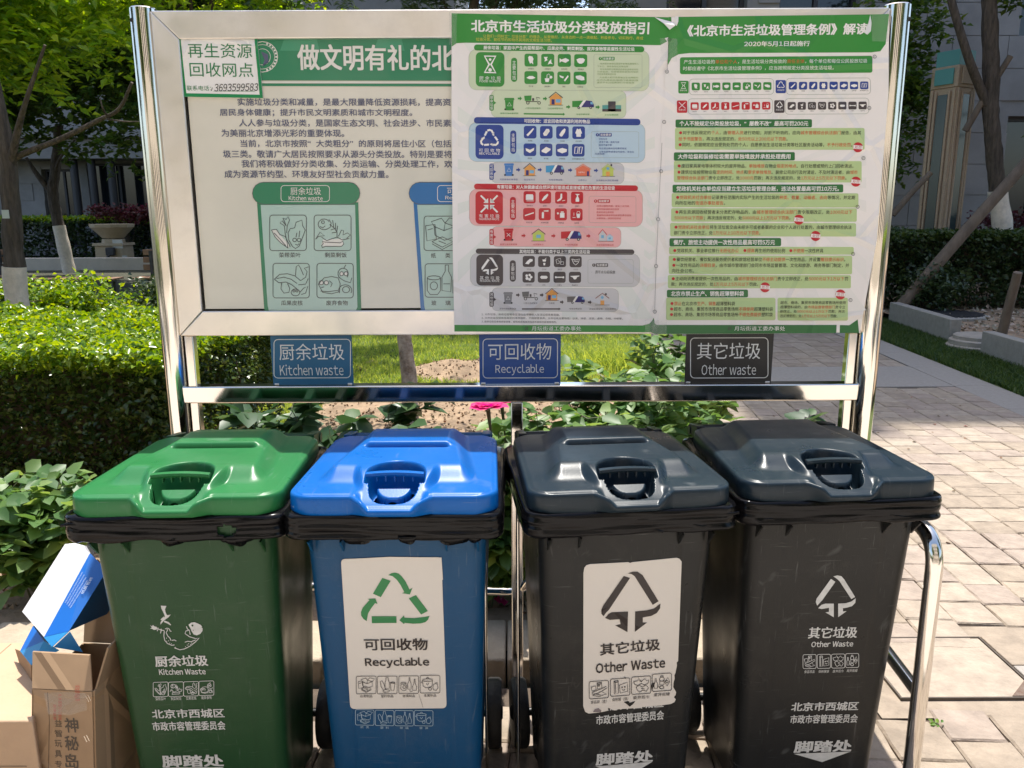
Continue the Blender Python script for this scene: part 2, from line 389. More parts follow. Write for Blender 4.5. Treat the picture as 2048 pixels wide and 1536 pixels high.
KREC = ['bottle','can','jug','coat','paper','book','stack','frame']
KHAZ = ['cooker','ruler','boot','spray','tube','canister','pill','bucket']
KOTH = ['roll','cup','bags','shell','scrap','bun','bone','dish']
def icon(pr, key, x, y, wd, ht, m, lay=2):
    f = lambda q: (x + q[0] * wd, y + q[1] * ht)
    for it in ICON[key]:
        if it[0] == 'p': pr.poly([f(q) for q in it[1:]], m, lay)
        elif it[0] == 'c': pr.circ(*f((it[1], it[2])), it[3] * wd, m, lay, 10)
        else: pr.strip([f(q) for q in it[2:]], it[1] * wd, m, lay)
def recycle(pr, cx, cy, w_, h_, m, lay=2, arrows=True):
    """triangle of three folded arrows"""
    for k in range(3):
        a = R(-90 + 120 * k)
        def g(rad, da): return (cx + w_ / 2 * rad * math.cos(a + R(da)), cy + h_ * .08 + h_ / 2 * rad * math.sin(a + R(da)))
        pr.strip([g(1.0, -14), g(1.05, 0), g(1.0, 14), g(.72, 38)], w_ * .11, m, lay)
        pr.poly([g(.56, 30), g(.98, 33), g(.62, 60)], m, lay)
        pr.strip([g(.66, 66), g(.93, 101)], w_ * .11, m, lay)
# ================================================================== SETTING
BD = 2.35                                    # distance of the notice board
SK = math.tan(R(3.4))                        # the path runs a little to the right
def sx(s, y): return s + SK * y              # across-path coordinate to world x
m_soil = mat('soil', (.30, .21, .135), .95, var=.35, vscale=6, bump=1.0, bscale=30)
m_joint = mat('joint sand', (.10, .075, .055), .95, var=.3, bump=.5)
m_turf = mat('turf ground', (.10, .13, .04), .95, var=.4, vscale=5, bump=.6)
m_far = mat('planted earth', (.05, .05, .03), .95, var=.4, vscale=2, bump=.6)
m_conc = mat('pale concrete', (.36, .32, .27), .85, var=.12, vscale=14, bump=.35, bscale=120, dirt=.35)
m_slab = mat('smooth granite slab', (.33, .30, .265), .8, var=.1, vscale=30, bump=.15, bscale=200, dirt=.2)
m_pav = [mat('paver %s' % n, c, .85, var=.2, vscale=11, bump=.7, bscale=38, dirt=.55, dirtcol=(.25, .195, .15), pos=True, dscale=2.6) for n, c in
         (('sand', (.35, .284, .215)), ('buff', (.31, .25, .19)), ('rose grey', (.33, .265, .215)), ('pale', (.365, .30, .235)))]
g = MB(); g.add([(-150, -60, -.05), (150, -60, -.05), (150, 220, -.05), (-150, 220, -.05)], [(0, 1, 2, 3)])
tag(g.build('ground', m_far), kind='structure')
# paved path: dark bed plus stones
g = MB(); g.add([(-3.2, .9, -.014), (sx(3.55, .9), .9, -.014), (sx(3.55, 7.0), 7.0, -.014), (sx(1.15, 7.0), 7.0, -.014), (sx(1.15, 2.40), 2.40, -.014), (-3.2, 2.40, -.014)], [(0, 1, 2, 3, 4, 5)])
path = tag(g.build('path', m_joint), kind='structure')
def paver_mesh(w_, l_, k):
    rnd = random.Random(k); b = .006; j = lambda a=.0035: rnd.uniform(-a, a)
    o4 = [(-w_/2 + j(), -l_/2 + j()), (w_/2 + j(), -l_/2 + j()), (w_/2 + j(), l_/2 + j()), (-w_/2 + j(), l_/2 + j())]
    def ring(ins, z, n=3):
        out = []
        for i in range(4):
            a, c = o4[i], o4[(i + 1) % 4]
            for t in range(n):
                q = t / n; x = a[0] + (c[0] - a[0]) * q; y = a[1] + (c[1] - a[1]) * q
                out.append((x * (1 - ins * 2 / w_) + (rnd.uniform(-.0022, .0022) if q else 0), y * (1 - ins * 2 / l_) + (rnd.uniform(-.0022, .0022) if q else 0), z))
        return out
    v = ring(0, -.03) + ring(0, -.006) + ring(b, 0); n = 12
    f = [(i + r * n, (i + 1) % n + r * n, (i + 1) % n + (r + 1) * n, i + (r + 1) * n) for r in range(2) for i in range(n)] + [tuple(range(2 * n, 3 * n))]
    return v, f
PW = .185
pav_meshes = {}
cells = []
s = -3.1
cols = []
while s < 3.5:
    wd = PW * random.uniform(.93, 1.08); cols.append((s, wd)); s += wd
for s0, wd in cols:
    y = 1.0 - random.uniform(0, .2)
    while y < 6.95:
        l_ = random.choice((.155, .175, .19, .215)) ; yc = y + l_ / 2; xc = sx(s0 + wd / 2, yc)
        ok = xc > sx(1.15, yc) + wd * .4 or yc + l_ / 2 < 2.41
        cover = 1.22 < xc < 2.02 and 2.28 < yc < 2.72
        if ok and not cover and yc + l_ / 2 < 7.0: cells.append((xc, yc, wd, l_, math.hypot(xc, yc)))
        y += l_
def shows(c):
    x, y = c[0], c[1]; v = R3.inverted() @ Vector((x, y, -HC)); 
    if v.z > -.1: return False
    px, py = 1024 + FPX * v.x / -v.z, 768 - FPX * v.y / -v.z
    return -60 < px < 2110 and 640 < py < 1600 and not (px < 1740 and py > 860 and y < 2.0)
cells.sort(key=lambda c: (not shows(c), c[4]))
rest_v, rest_f, rest_m = [], [], []
for i, (x, y, wd, l_, _) in enumerate(cells):
    k = random.randrange(4); mi = random.randrange(4); dz = random.uniform(-.003, .0025)
    if i < 296:
        key = (round(wd, 2), l_, k, mi)
        if key not in pav_meshes:
            v, f = paver_mesh(round(wd, 2) - .003, l_ - .0045, hash(key[:3]) % 997)
            me = bpy.data.meshes.new('paver'); me.from_pydata(v, [], f); me.materials.append(m_pav[mi]); pav_meshes[key] = me
        o = link('paver', pav_meshes[key], path); o.location = (x, y, dz); o.rotation_euler = (R(random.uniform(-.5, .5)), R(random.uniform(-.5, .5)), -R(3.4) + R(random.uniform(-.5, .5)))
    else:
        v, f = paver_mesh(wd - .006, l_ - .007, i); b = len(rest_v); c_, s_ = math.cos(-R(3.4)), math.sin(-R(3.4))
        rest_v += [(x + a * c_ - q * s_, y + a * s_ + q * c_, z + dz) for a, q, z in v]; rest_f += [tuple(b + t for t in q) for q in f]; rest_m += [mi] * len(f)
g = MB(); g.v, g.f, g.m = rest_v, rest_f, rest_m; tag(g.build('farther_pavers', m_pav, path), kind='stuff')
# smooth border, cross band, far paving
def slab(name, x0s, x1s, y0, y1, z, m, n=1, th=.02, parent=None):
    for i in range(n):
        a = y0 + (y1 - y0) * i / n; b = y0 + (y1 - y0) * (i + 1) / n - (.006 if n > 1 else 0); mb = MB()
        mb.prism([(sx(x0s, a), a, z - th), (sx(x1s, a), a, z - th), (sx(x1s, b), b, z - th), (sx(x0s, b), b, z - th)], (0, 0, th))
        mb.build(name, m, parent, bevel=.002, bseg=1)
slab('border_slab', 3.56, 3.93, .9, 15.8, 0, m_slab, 17, parent=path)
slab('cross_band_slab', 1.15, 3.55, 7.0, 7.95, .001, m_slab, 1, parent=path)
mb = MB(); rm = []
s = 1.15
while s < 3.5:
    wd = .2 * random.uniform(.93, 1.07); y = 7.96
    if s + wd > 3.55: wd = 3.55 - s
    while y < 15.7:
        l_ = random.choice((.18, .2, .24)); mb.box(-wd / 2 + .003, wd / 2 - .003, -l_ / 2 + .003, l_ / 2 - .003, -.03, random.uniform(-.002, .002), random.randrange(4), Matrix.Translation((sx(s + wd / 2, y + l_ / 2), y + l_ / 2, 0)) @ Matrix.Rotation(-R(3.4), 4, 'Z')); y += l_
    s += wd
tag(mb.build('distant_pavers', m_pav, path), kind='stuff')
g = MB(); g.add([(sx(1.15, 7), 7, -.013), (sx(3.55, 7), 7, -.013), (sx(3.55, 15.8), 15.8, -.013), (sx(1.15, 15.8), 15.8, -.013)], [(0, 1, 2, 3)]); g.build('path_bed', m_joint, path)
# paving the photographer stands on, continuing behind
mb = MB()
for i in range(34):
    for j in range(24):
        x0 = -14 + i * .82; y0 = -12.6 + j * .56
        mb.box(x0 + .004, x0 + .816, y0 + .004, y0 + .556, -.04, 0, (i * 7 + j * 3 + i * j) % 4)
m_rear = [mat('pale bounce slab %d' % k, c, .8, var=.06, vscale=4, bump=.2, pos=True) for k, c in enumerate(((.60, .53, .46), (.57, .51, .44), (.62, .56, .48), (.59, .52, .455)))]  # unseen slabs made paler than the path to bounce light onto shaded fronts
tag(mb.build('pavement', m_rear), kind='structure')
# flower bed and its kerb
def height_sheet(x0, x1, y0, y1, nx, ny, hf, name, m, keep=None, kind='structure'):
    V, F = [], []
    for j in range(ny + 1):
        for i in range(nx + 1):
            x = x0 + (x1 - x0) * i / nx; y = y0 + (y1 - y0) * j / ny; V.append((x, y, hf(x, y)))
    for j in range(ny):
        for i in range(nx):
            a = j * (nx + 1) + i
            cx, cy = V[a][0] + (x1 - x0) / nx / 2, V[a][1] + (y1 - y0) / ny / 2
            if keep is None or keep(cx, cy): F.append((a, a + 1, a + nx + 2, a + nx + 1))
    mb_ = MB(); mb_.v, mb_.f, mb_.m = V, F, [0] * len(F); o = mb_.build(name, m, smooth=60)
    return tag(o, kind=kind)
def soil_h(x, y):
    v = .045 + .03 * MN.noise(Vector((x * 1.3, y * 1.3, 0))) + .022 * MN.noise(Vector((x * 6, y * 6, 3))) + .012 * MN.noise(Vector((x * 17, y * 17, 5)))
    v += (.085 + .05 * MN.noise(Vector((x * 5, y * 5, 1)))) * math.exp(-(((x + .50) / .42) ** 2 + ((y - 7.5) / .4) ** 2) ** 2)
    if x > sx(1.15, y) - .12: v = min(v, .03)
    return v - (.03 if y < 2.75 else 0)
height_sheet(-9, 1.72, 2.6, 8.4, 190, 110, soil_h, 'flower_bed', m_soil, keep=lambda x, y: x < sx(1.15, y) - .02)
def lawn_h(x, y): return .05 + .03 * MN.noise(Vector((x * .9, y * .9, 9))) + .012 * MN.noise(Vector((x * 4, y * 4, 2)))
def lawn_in(x, y): return y > (5.2 if x < -1.5 else 6.4) + .4 * MN.noise(Vector((x * 1.1, 0, 4))) + (.6 if x > .5 else 0) and x < sx(1.12, y) - .05 and ((x + .50) / .5) ** 2 + ((y - 7.5) / .5) ** 2 > 1
height_sheet(-9, 1.9, 5.0, 15.5, 90, 90, lawn_h, 'lawn', m_turf, keep=lawn_in)
# fine soil clods, dry leaves
P = []
while len(P) < 9000:
    x, y = random.uniform(-2.6, 1.4), random.uniform(2.75, 8.0)
    if x < sx(1.15, y) - .05: P.append((x, y, soil_h(x, y)))
V, F, k = leaf_arrays(np.array(P), .028, up=.1, wid=.45, fold=.35, shape=4)
tag(np_mesh('bed_litter', V, F, [m_soil, mat('dry leaf litter', (.30, .19, .09), .8, island=.5)], None, (RNG.random(len(F) // k) < .3).astype(int).repeat(k)), 'crumbs of dry soil and fallen leaves scattered over the flower bed', 'litter', kind='stuff')
# grass blades
def blades(name, pts, h, m, label, seg_w=.004, lean=.35, parent=None, kind='stuff'):
    Pn = np.array(pts); n = len(Pn); hh = h * RNG.uniform(.5, 1.35, n)[:, None]; d = RNG.normal(size=(n, 3)) * lean; d[:, 2] = 1; d = unit(d)
    sd_ = unit(np.cross(d, RNG.normal(size=(n, 3)))) * seg_w
    tip = Pn + d * hh + np.c_[RNG.normal(size=(n, 2)) * .3, -.2 * np.ones(n)] * hh * .6; mid = Pn + d * hh * .55
    V = np.stack([Pn - sd_, Pn + sd_, mid + sd_ * .8, mid - sd_ * .8, tip], 1).reshape(-1, 3)
    b = np.arange(n)[:, None, None] * 5; F = (b + np.array([(0, 1, 2), (0, 2, 3), (3, 2, 4)])[None]).reshape(-1, 3)
    o = np_mesh(name, V, F, m, parent); tag(o, label, 'grass' if label else None, kind=kind); return o
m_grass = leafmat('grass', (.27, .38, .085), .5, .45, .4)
m_grass_d = leafmat('shaded grass', (.055, .11, .025), .5, .3, .4)  # darker copy of the grass, the verge's shade put into its colour
pts = []
while len(pts) < 105000:
    y = 5.0 + 8.0 * random.random() ** 1.4; x = random.uniform(-3.6 * y / 7, 1.7)
    if lawn_in(x, y): pts.append((x, y, lawn_h(x, y)))
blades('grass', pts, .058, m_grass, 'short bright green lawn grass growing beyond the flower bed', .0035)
g = MB(); yy0, yy1 = .9, 15.8
g.add([(sx(3.94, yy0), yy0, -.01), (5.2, yy0, -.01), (5.45, yy1, .0), (sx(3.94, yy1), yy1, -.005)], [(0, 1, 2, 3)])
tag(g.build('verge', m_turf), kind='structure')
pts = []
while len(pts) < 52000:
    y = random.uniform(4.5, 12.5); x = random.uniform(sx(3.95, y), 5.1 + .02 * y)
    pts.append((x, y, -.008))
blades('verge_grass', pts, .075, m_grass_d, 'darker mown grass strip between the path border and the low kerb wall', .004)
g = MB(); g.add([(5.3, 2, .12), (30, 2, .12), (30, 15.9, .12), (5.3, 15.9, .12)], [(0, 1, 2, 3)])
tag(g.build('planting_bed_ground', m_soil), kind='structure')
P = np.c_[RNG.uniform(5.35, 10, 2600), RNG.uniform(7, 12.4, 2600), np.full(2600, .13)]
tag(leaves('leaf_litter', P, .07, [mat('pale dead leaves', (.34, .3, .22), .8, island=.5)], shape=4, up=.3), 'pale dead leaves lying on the soil below the right hedge', 'litter', kind='stuff')
# kerb of the flower bed
def kerb_run(label, segs, m, name='kerb_wall', z0=-.05):
    t = thing(name, segs[0][0], label, 'kerb')
    for (a, b, wd, h) in segs:
        a, b = Vector(a), Vector(b); d = (b - a).normalized(); q = Vector((-d.y, d.x, 0)) * wd
        mb_ = MB(); mb_.prism([a + Vector((0, 0, z0)), b - d * .006 + Vector((0, 0, z0)), b - d * .006 + q + Vector((0, 0, z0)), a + q + Vector((0, 0, z0))], (0, 0, h - z0))
        mb_.build('kerbstone', m, t, bevel=.008)
    return t
m_kerb = mat('sandstone kerb', (.40, .325, .235), .85, var=.16, vscale=12, bump=.4, bscale=80, dirt=.35)
kerb_run('sandy stone kerb along the front of the flower bed behind the bins', [((x, 2.43, 0), (x + .62, 2.43, 0), .27, .075) for x in (-3.12, -2.5, -1.88, -1.26, -.64, -.02, .6)], m_kerb)
kerb_run('sandy stone edging between the lawn and the paved path', [((sx(1.15, 2.72 + i * .7), 2.72 + i * .7, 0), (sx(1.15, 3.42 + i * .7), 3.42 + i * .7, 0), .13, .035) for i in range(16)], m_kerb)
m_dk = mat('grey stone kerb', (.30, .28, .245), .85, var=.12, vscale=14, bump=.3, dirt=.3)
kerb_run('low grey stone kerb wall farther along the shaded grass strip', [((5.16, 9.35, 0), (5.30, 11.2, 0), -.13, .29)], m_dk)
kerb_run('low grey stone kerb wall nearer along the shaded grass strip, in three blocks', [((4.97, 6.1, 0), (5.0, 6.9, 0), -.13, .27), ((5.0, 6.9, 0), (5.03, 7.75, 0), -.13, .27), ((5.03, 7.75, 0), (5.07, 8.55, 0), -.13, .27)], m_dk)
t = thing('drain_cover', (5.28, 8.95, 0), 'grey ribbed round manhole ring between the two low kerb walls', 'manhole cover')
for i, (r, z) in enumerate(((.33, .06), (.30, .12), (.26, .17))):
    mb = MB(); mb.lathe([(r, z - .06), (r, z - .012), (r - .02, z), (r - .05, z)], (5.28, 8.95, 0), 40); mb.build('ring', m_conc, t, smooth=40)
t = thing('drain_cover', (5.9, 10.9, .12), 'dark round ribbed drain grate lying in the bare earth behind the kerb', 'drain cover')
mb = MB(); mb.lathe([(.5, 0), (.5, .03), (.46, .04)], (5.95, 10.9, .12), 36); mb.build('frame', m_dk, t, smooth=40)
m_iron = mat('dark iron', (.06, .06, .065), .6, .5, var=.3, bump=.3)
for i in range(14):
    mb = MB(); x = 5.95 - .42 + i * .065; hw = math.sqrt(max(.01, .44 ** 2 - (x - 5.95) ** 2)); mb.box(x - .018, x + .018, 10.9 - hw, 10.9 + hw, .16, .175); mb.build('bar', m_iron, t)
# recessed access cover beside the right-hand tube
t = thing('access_cover', (1.62, 2.5, 0), 'recessed square access cover with a thin metal edge and one rusty corner', 'access cover')
g = MB(); g.add([(1.15, 2.22, -.0075), (2.12, 2.22, -.0075), (2.12, 2.78, -.0075), (1.15, 2.78, -.0075)], [(0, 1, 2, 3)]); g.build('mortar_bed', m_pav[1], path)
m_rust = mat('rusty steel', (.13, .07, .045), .75, .4, var=.4, vscale=30, col2=(.22, .18, .15), bump=.4)
m_edge = mat('cover edge steel', (.12, .10, .085), .6, .6, var=.3)
x0, x1, y0, y1 = 1.25, 1.72, 2.31, 2.69
mb = MB(); mb.box(x0 + .008, x1 - .008, y0 + .008, y1 - .008, -.02, .0); mb.build('infill_slab', m_pav[3], t, bevel=.002)
for a in ((x0, x1, y0, y0 + .006), (x0, x1, y1 - .006, y1), (x0, x0 + .006, y0 + .006, y1 - .006), (x1 - .006, x1, y0 + .006, y1 - .006)):
    mb = MB(); mb.box(*a, -.02, .003); mb.build('edge_strip', m_edge, t)
mb = MB(); mb.prism([(x1 - .105, y0 + .009, .0015), (x1 - .008, y0 + .009, .0015), (x1 - .008, y0 + .10, .0015)], (0, 0, .0025)); mb.build('corner_plate', m_rust, t, bevel=.001)
mb = MB(); mb.box(x1 + .01, 2.0, y0, 2.50, -.02, .001); tag(mb.build('grey_slab', m_slab, path, bevel=.003))
mb = MB(); mb.box(x1 + .01, 2.0, 2.506, 2.70, -.02, .0); mb.build('paver', m_pav[1], path, bevel=.003)

P = np.array([(sx(random.uniform(1.3, 3.4), yy), yy, .002) for yy in [random.uniform(1.8, 7) for _ in range(90)]])
tag(leaves('leaf_litter', P, .028, [mat('dry leaf bits', (.20, .12, .06), .8, island=.5)], shape=4, up=2.5), 'dry leaf bits and grit scattered over the sunlit paving', 'litter', kind='stuff')
for (px, py, lb_) in ((1640, 1450, 'small green weed sprouting from the joint below the access cover'),):
    px += 230; py += 0; c = at_z(px, py, 0); tw_ = thing('weed', c, lb_, 'weed'); Pw = np.array([(c.x + random.gauss(0, .006), c.y + random.gauss(0, .005), .002 + .008 * random.random()) for _ in range(9)])
    leaves('leaf', Pw, .016, leafmat('weed leaf', (.12, .24, .04), .5, .3, .3), tw_, shape=6, up=.6)
# ================================================================== BUILDINGS
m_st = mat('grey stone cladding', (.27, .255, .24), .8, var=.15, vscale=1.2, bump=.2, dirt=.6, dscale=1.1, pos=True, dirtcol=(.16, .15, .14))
m_st2 = mat('buff stone cladding', (.56, .50, .42), .8, var=.08, vscale=3, bump=.1, dirt=.25)  # lightened so the unseen rear building bounces more light
m_gl = mat('dark window glass', (.012, .016, .02), .06, spec=.7)
m_fr = mat('dark window frame', (.05, .05, .055), .5, .3)
def facade(name, x0, x1, yf, h, depth, label, m, wins, mj, pan=None, back=False, zb=0):
    """a building whose front stands at yf; wins = (x0,x1,z0,z1) openings; pan = region of separate cladding stones (x0,x1,z0,z1,w,h)"""
    t = thing(name, ((x0 + x1) / 2, yf, 0), label, 'building'); sg = -1 if back else 1
    xs = sorted({x0, x1} | {w[0] for w in wins} | {w[1] for w in wins}); zs = sorted({zb, h} | {w[2] for w in wins} | {w[3] for w in wins})
    mb_ = MB()
    for i in range(len(xs) - 1):
        for j in range(len(zs) - 1):
            cx, cz = (xs[i] + xs[i + 1]) / 2, (zs[j] + zs[j + 1]) / 2
            if not any(w[0] < cx < w[1] and w[2] < cz < w[3] for w in wins):
                a, b = sorted((yf, yf + sg * .35)); mb_.box(xs[i], xs[i + 1], a, b, zs[j], zs[j + 1])
    a, b = sorted((yf + sg * .35, yf + sg * depth)); mb_.box(x0, x1, a, b, zb, h)
    mb_.build('wall', mj, t)
    for wi in wins:
        y = yf + sg * .22; a, b = sorted((y, y + sg * .05)); fr = MB()
        for q in ((wi[0], wi[1], wi[2], wi[2] + .08), (wi[0], wi[1], wi[3] - .08, wi[3]), (wi[0], wi[0] + .08, wi[2] + .08, wi[3] - .08), (wi[1] - .08, wi[1], wi[2] + .08, wi[3] - .08), ((wi[0] + wi[1]) / 2 - .04, (wi[0] + wi[1]) / 2 + .04, wi[2] + .08, wi[3] - .08)):
            fr.box(q[0], q[1], a, b, q[2], q[3])
        f = fr.build('window', m_fr, t); gl = MB(); a2, b2 = sorted((y + sg * .052, y + sg * .08)); gl.box(wi[0] + .02, wi[1] - .02, a2, b2, wi[2] + .02, wi[3] - .02); gl.build('pane', m_gl, f)
    if pan:
        z = pan[2]; r = 0
        while z < pan[3] - .01:
            x = pan[0] - (pan[4] / 2 if r % 2 else 0)
            while x < pan[1]:
                a, b = max(x, pan[0]) + .006, min(x + pan[4], pan[1]) - .006; zt = min(z + pan[5], pan[3]) - .012
                if b - a > .1 and not any(w[0] - .01 < (a + b) / 2 < w[1] + .01 and w[2] - .01 < (z + zt) / 2 < w[3] + .01 for w in wins):
                    for w in wins:
                        if w[2] < (z + zt) / 2 < w[3]:
                            if a < w[0] < b: b = w[0] - .003
                            if a < w[1] < b: a = w[1] + .003
                    if b - a > .05:
                        mb_ = MB(); c, d = sorted((yf - sg * .03, yf - sg * .001)); mb_.box(a, b, c, d, z, zt); mb_.build('cladding_panel', m, t)
                x += pan[4]
            z += pan[5]; r += 1
    return t
wr = [(x, x + 1.5, z, z + 2.0) for z in (1.3, 4.7, 8.1, 11.5, 14.9, 18.3) for x in (9.5, 12.9, 16.2, 5.0, 2.9)]
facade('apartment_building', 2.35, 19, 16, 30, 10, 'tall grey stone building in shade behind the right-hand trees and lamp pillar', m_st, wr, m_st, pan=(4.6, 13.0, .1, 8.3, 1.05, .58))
wl = [(-17.6, -16.2, .3, 3.2), (-23, -20.6, .3, 3.3), (-15.9, -13.7, .3, 3.4), (-13.4, -12.2, .3, 3.0)] + [(x, x + 1.6, z, z + 1.9) for z in (6.2, 9.8, 13.4) for x in (-28, -24, -20, -16, -12, -8, -4)]
rbld = bpy.data.objects['apartment_building']
for xa, xb, zz in ((2.35, 3.3, .9), (4.4, 5.6, .5), (6.6, 7.1, 1.5)):
    mb = MB(); mb.box(xa, xb, 16.02, 17.5, 30.002, 30 + zz); mb.build('shadow_edge_block', m_st, rbld)  # unseen blocks added to break up the building's straight shadow edge
lb = facade('apartment_building', -40, -2, 31, 25, 10, 'grey stone building with a dark entrance beyond the left-hand trees', m_st, wl, m_st, pan=(-20.4, -12, .2, 3.5, 1.6, .62))
mb = MB(); mb.box(-24, -11, 29.9, 30.96, 3.5, 4.2); mb.build('canopy_beam', m_st, lb, bevel=.02)
mb = MB(); mb.box(-24.3, -10.7, 29.7, 30.96, 4.21, 4.45); mb.build('cornice', m_st, lb, bevel=.02)
for x in (-15.95, -15.3, -14.6):
    mb = MB(); mb.lathe([(.14, 0), (.14, 3.49)], (x, 30.2, 0), 16); mb.build('column', m_fr, lb, smooth=50)
mb = MB(); mb.box(-13.15, -12.6, 30.9, 30.95, 1.75, 2.15); nb = mb.build('notice', mat('notice paper', (.6, .62, .62), .8), lb)
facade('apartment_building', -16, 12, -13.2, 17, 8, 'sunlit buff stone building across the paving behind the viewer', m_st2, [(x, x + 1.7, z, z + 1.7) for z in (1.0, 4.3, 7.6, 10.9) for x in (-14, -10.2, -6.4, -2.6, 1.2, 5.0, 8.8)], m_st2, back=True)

# ================================================================== TREES, HEDGES, PLANTS
m_bark = mat('grey brown bark', (.085, .066, .05), .92, var=.5, vscale=26, bump=2.5, bscale=38, stretch=(1, 1, .18))
m_barkp = mat('pale peeling bark', (.16, .12, .09), .9, var=.5, vscale=16, bump=1.0, bscale=50, col2=(.55, .49, .42))
m_white = mat('lime wash', (.74, .64, .52), .9, var=.12, vscale=16, bump=.5, dirt=.5)
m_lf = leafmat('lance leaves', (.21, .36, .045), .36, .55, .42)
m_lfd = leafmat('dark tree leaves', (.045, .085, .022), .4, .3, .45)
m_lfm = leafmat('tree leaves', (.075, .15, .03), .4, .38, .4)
m_con = leafmat('conifer sprays', (.07, .12, .055), .6, .15, .4)
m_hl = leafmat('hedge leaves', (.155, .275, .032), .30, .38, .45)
m_hls = leafmat('hedge leaves painted shade', (.055, .10, .024), .26, .25, .5)  # darker copy for hedge sides: their shade is put into the leaf colour
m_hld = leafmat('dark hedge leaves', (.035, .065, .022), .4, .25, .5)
m_twig = mat('hedge twigs', (.09, .065, .045), .9, var=.3)
m_rose = leafmat('rose leaves', (.05, .11, .04), .42, .25, .38)
m_rosel = leafmat('light rose leaves', (.11, .215, .06), .46, .35, .4)
m_stem = mat('green stem', (.09, .10, .04), .6, var=.3)

def clumps(c, r, n, per, sp, flat=.7, hollow=.0, z_min=-9):
    out = []
    c = np.array(c); r = np.array(r)
    while len(out) < n:
        q = RNG.normal(size=3); q /= np.linalg.norm(q); q *= RNG.uniform(hollow, 1) ** .5
        p = c + q * r
        if p[2] > z_min: out.append(p)
    out = np.array(out)
    P = np.repeat(out, per, 0) + RNG.normal(size=(n * per, 3)) * np.array([sp, sp, sp * flat])
    return P
def pinnate(P, n, ln, droop=.25):
    """twig positions -> leaflet positions and axes set in two rows along each twig"""
    T = len(P); D = RNG.normal(size=(T, 3)); D[:, 2] = D[:, 2] * .4 - droop; D = unit(D); U = np.tile((0, 0, 1.), (T, 1)); Sd = unit(np.cross(D, U))
    t = np.linspace(.15, 1, n)[None, :, None]; sg = np.where(np.arange(n) % 2, 1, -1)[None, :, None]
    pos = P[:, None] + D[:, None] * t * ln - U[:, None] * (t ** 2) * ln * .25
    ax = D[:, None] * .6 + Sd[:, None] * sg
    return pos.reshape(-1, 3), ax.reshape(-1, 3)
def tree(name, trunk, rad, branches, label, crown, white=None, group=None, bark=None, lf=None, size=.1, wid=.25, nleaf=9, tw=.25, parts='crown'):
    t = thing(name, (trunk[0][0], trunk[0][1], 0), label, 'tree', group)
    pts = smooth_path(trunk, 14); n = len(pts); rr = [rad[0] + (rad[1] - rad[0]) * i / (n - 1) for i in range(n)]
    rr = [r_ * (1 + .1 * MN.noise(p * 4)) for r_, p in zip(rr, pts)]
    mb_ = MB(); mb_.tube(pts, rr, 22); mb_.v = [tuple(Vector(v) + Vector((MN.noise(Vector((v[0] * 22, v[1] * 22, v[2] * 5))), MN.noise(Vector((v[0] * 22, v[1] * 22, v[2] * 5 + 7))), 0)) * rad[0] * .16) for v in mb_.v]; mb_.build('trunk', bark or m_bark, t, smooth=60)
    if white:
        k = [i for i, p in enumerate(pts) if p.z <= white]; pw = [pts[i] for i in k]; rw = [rr[i] * 1.09 + .004 for i in k]
        if k[-1] + 1 < n:
            a, b = pts[k[-1]], pts[k[-1] + 1]; q = (white - a.z) / (b.z - a.z); pw.append(a.lerp(b, q)); rw.append(rr[k[-1]] * 1.09 + .004)
        mb_ = MB(); mb_.tube(pw, rw, 14); mb_.build('lime_wash', m_white, t, smooth=60)
    for (bp, r0, r1) in branches:
        p = smooth_path(bp, 5); k = len(p); mb_ = MB(); mb_.tube(p, [r0 + (r1 - r0) * i / (k - 1) for i in range(k)], 8); mb_.build('branch', bark or m_bark, t, smooth=60)
    if crown is not None:
        pos, ax = pinnate(crown, nleaf, tw); leaves(parts, pos, size, lf or m_lf, t, axis=ax, jitter=.25, wid=wid, shape=4, fold=.12, up=.5)
    return t
def br(c, n, z0, base, rad):    # limbs reaching into a crown
    out = []
    for i in range(n):
        e = Vector([c[k] + rad[k] * random.uniform(-.75, .75) for k in range(3)]); b = Vector(base); mid = b.lerp(e, .5) + Vector((random.uniform(-.2, .2), random.uniform(-.2, .2), random.uniform(0, .3)))
        out.append(([b, mid, e], .035, .006))
    return out
A = lambda x, y, Y: at_y(x, y, Y)
# near left tree
c1, r1 = (-5.7, 7.7, 4.25), (2.6, 1.3, 1.8)
tr = [A(40, 640, 6.5) * 1, A(34, 600, 6.5), A(28, 525, 6.5), A(24, 444, 6.5), A(16, 331, 6.5), A(0, 242, 6.5), A(-30, 100, 6.5)]; tr[0].z = 0
bl = [([A(22, 330, 6.5), A(40, 311, 6.5), A(121, 278, 6.4), A(194, 242, 6.3), A(238, 218, 6.2), A(264, 165, 6.1)], .03, .01),
      ([A(20, 330, 6.5), A(36, 260, 6.4), A(52, 202, 6.3), A(90, 90, 6.2)], .035, .01), ([A(214, 232, 6.25), A(205, 215, 6.2), A(200, 196, 6.2)], .009, .004),
      ([A(214, 238, 6.25), A(250, 243, 6.2), A(290, 243, 6.2)], .008, .003)] + br(c1, 6, 2, A(0, 242, 6.5), r1)
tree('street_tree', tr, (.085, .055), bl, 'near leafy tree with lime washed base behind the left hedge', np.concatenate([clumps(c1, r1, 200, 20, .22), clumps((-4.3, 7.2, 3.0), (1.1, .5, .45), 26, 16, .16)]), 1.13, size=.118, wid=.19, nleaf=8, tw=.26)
mb = MB(); q = A(12, 429, 6.38); mb.box(q.x - .03, q.x + .025, q.y - .004, q.y, q.z - .03, q.z + .035); o = mb.build('tag_plate', mat('tree tag', (.5, .55, .5), .6), bpy.data.objects['street_tree'])
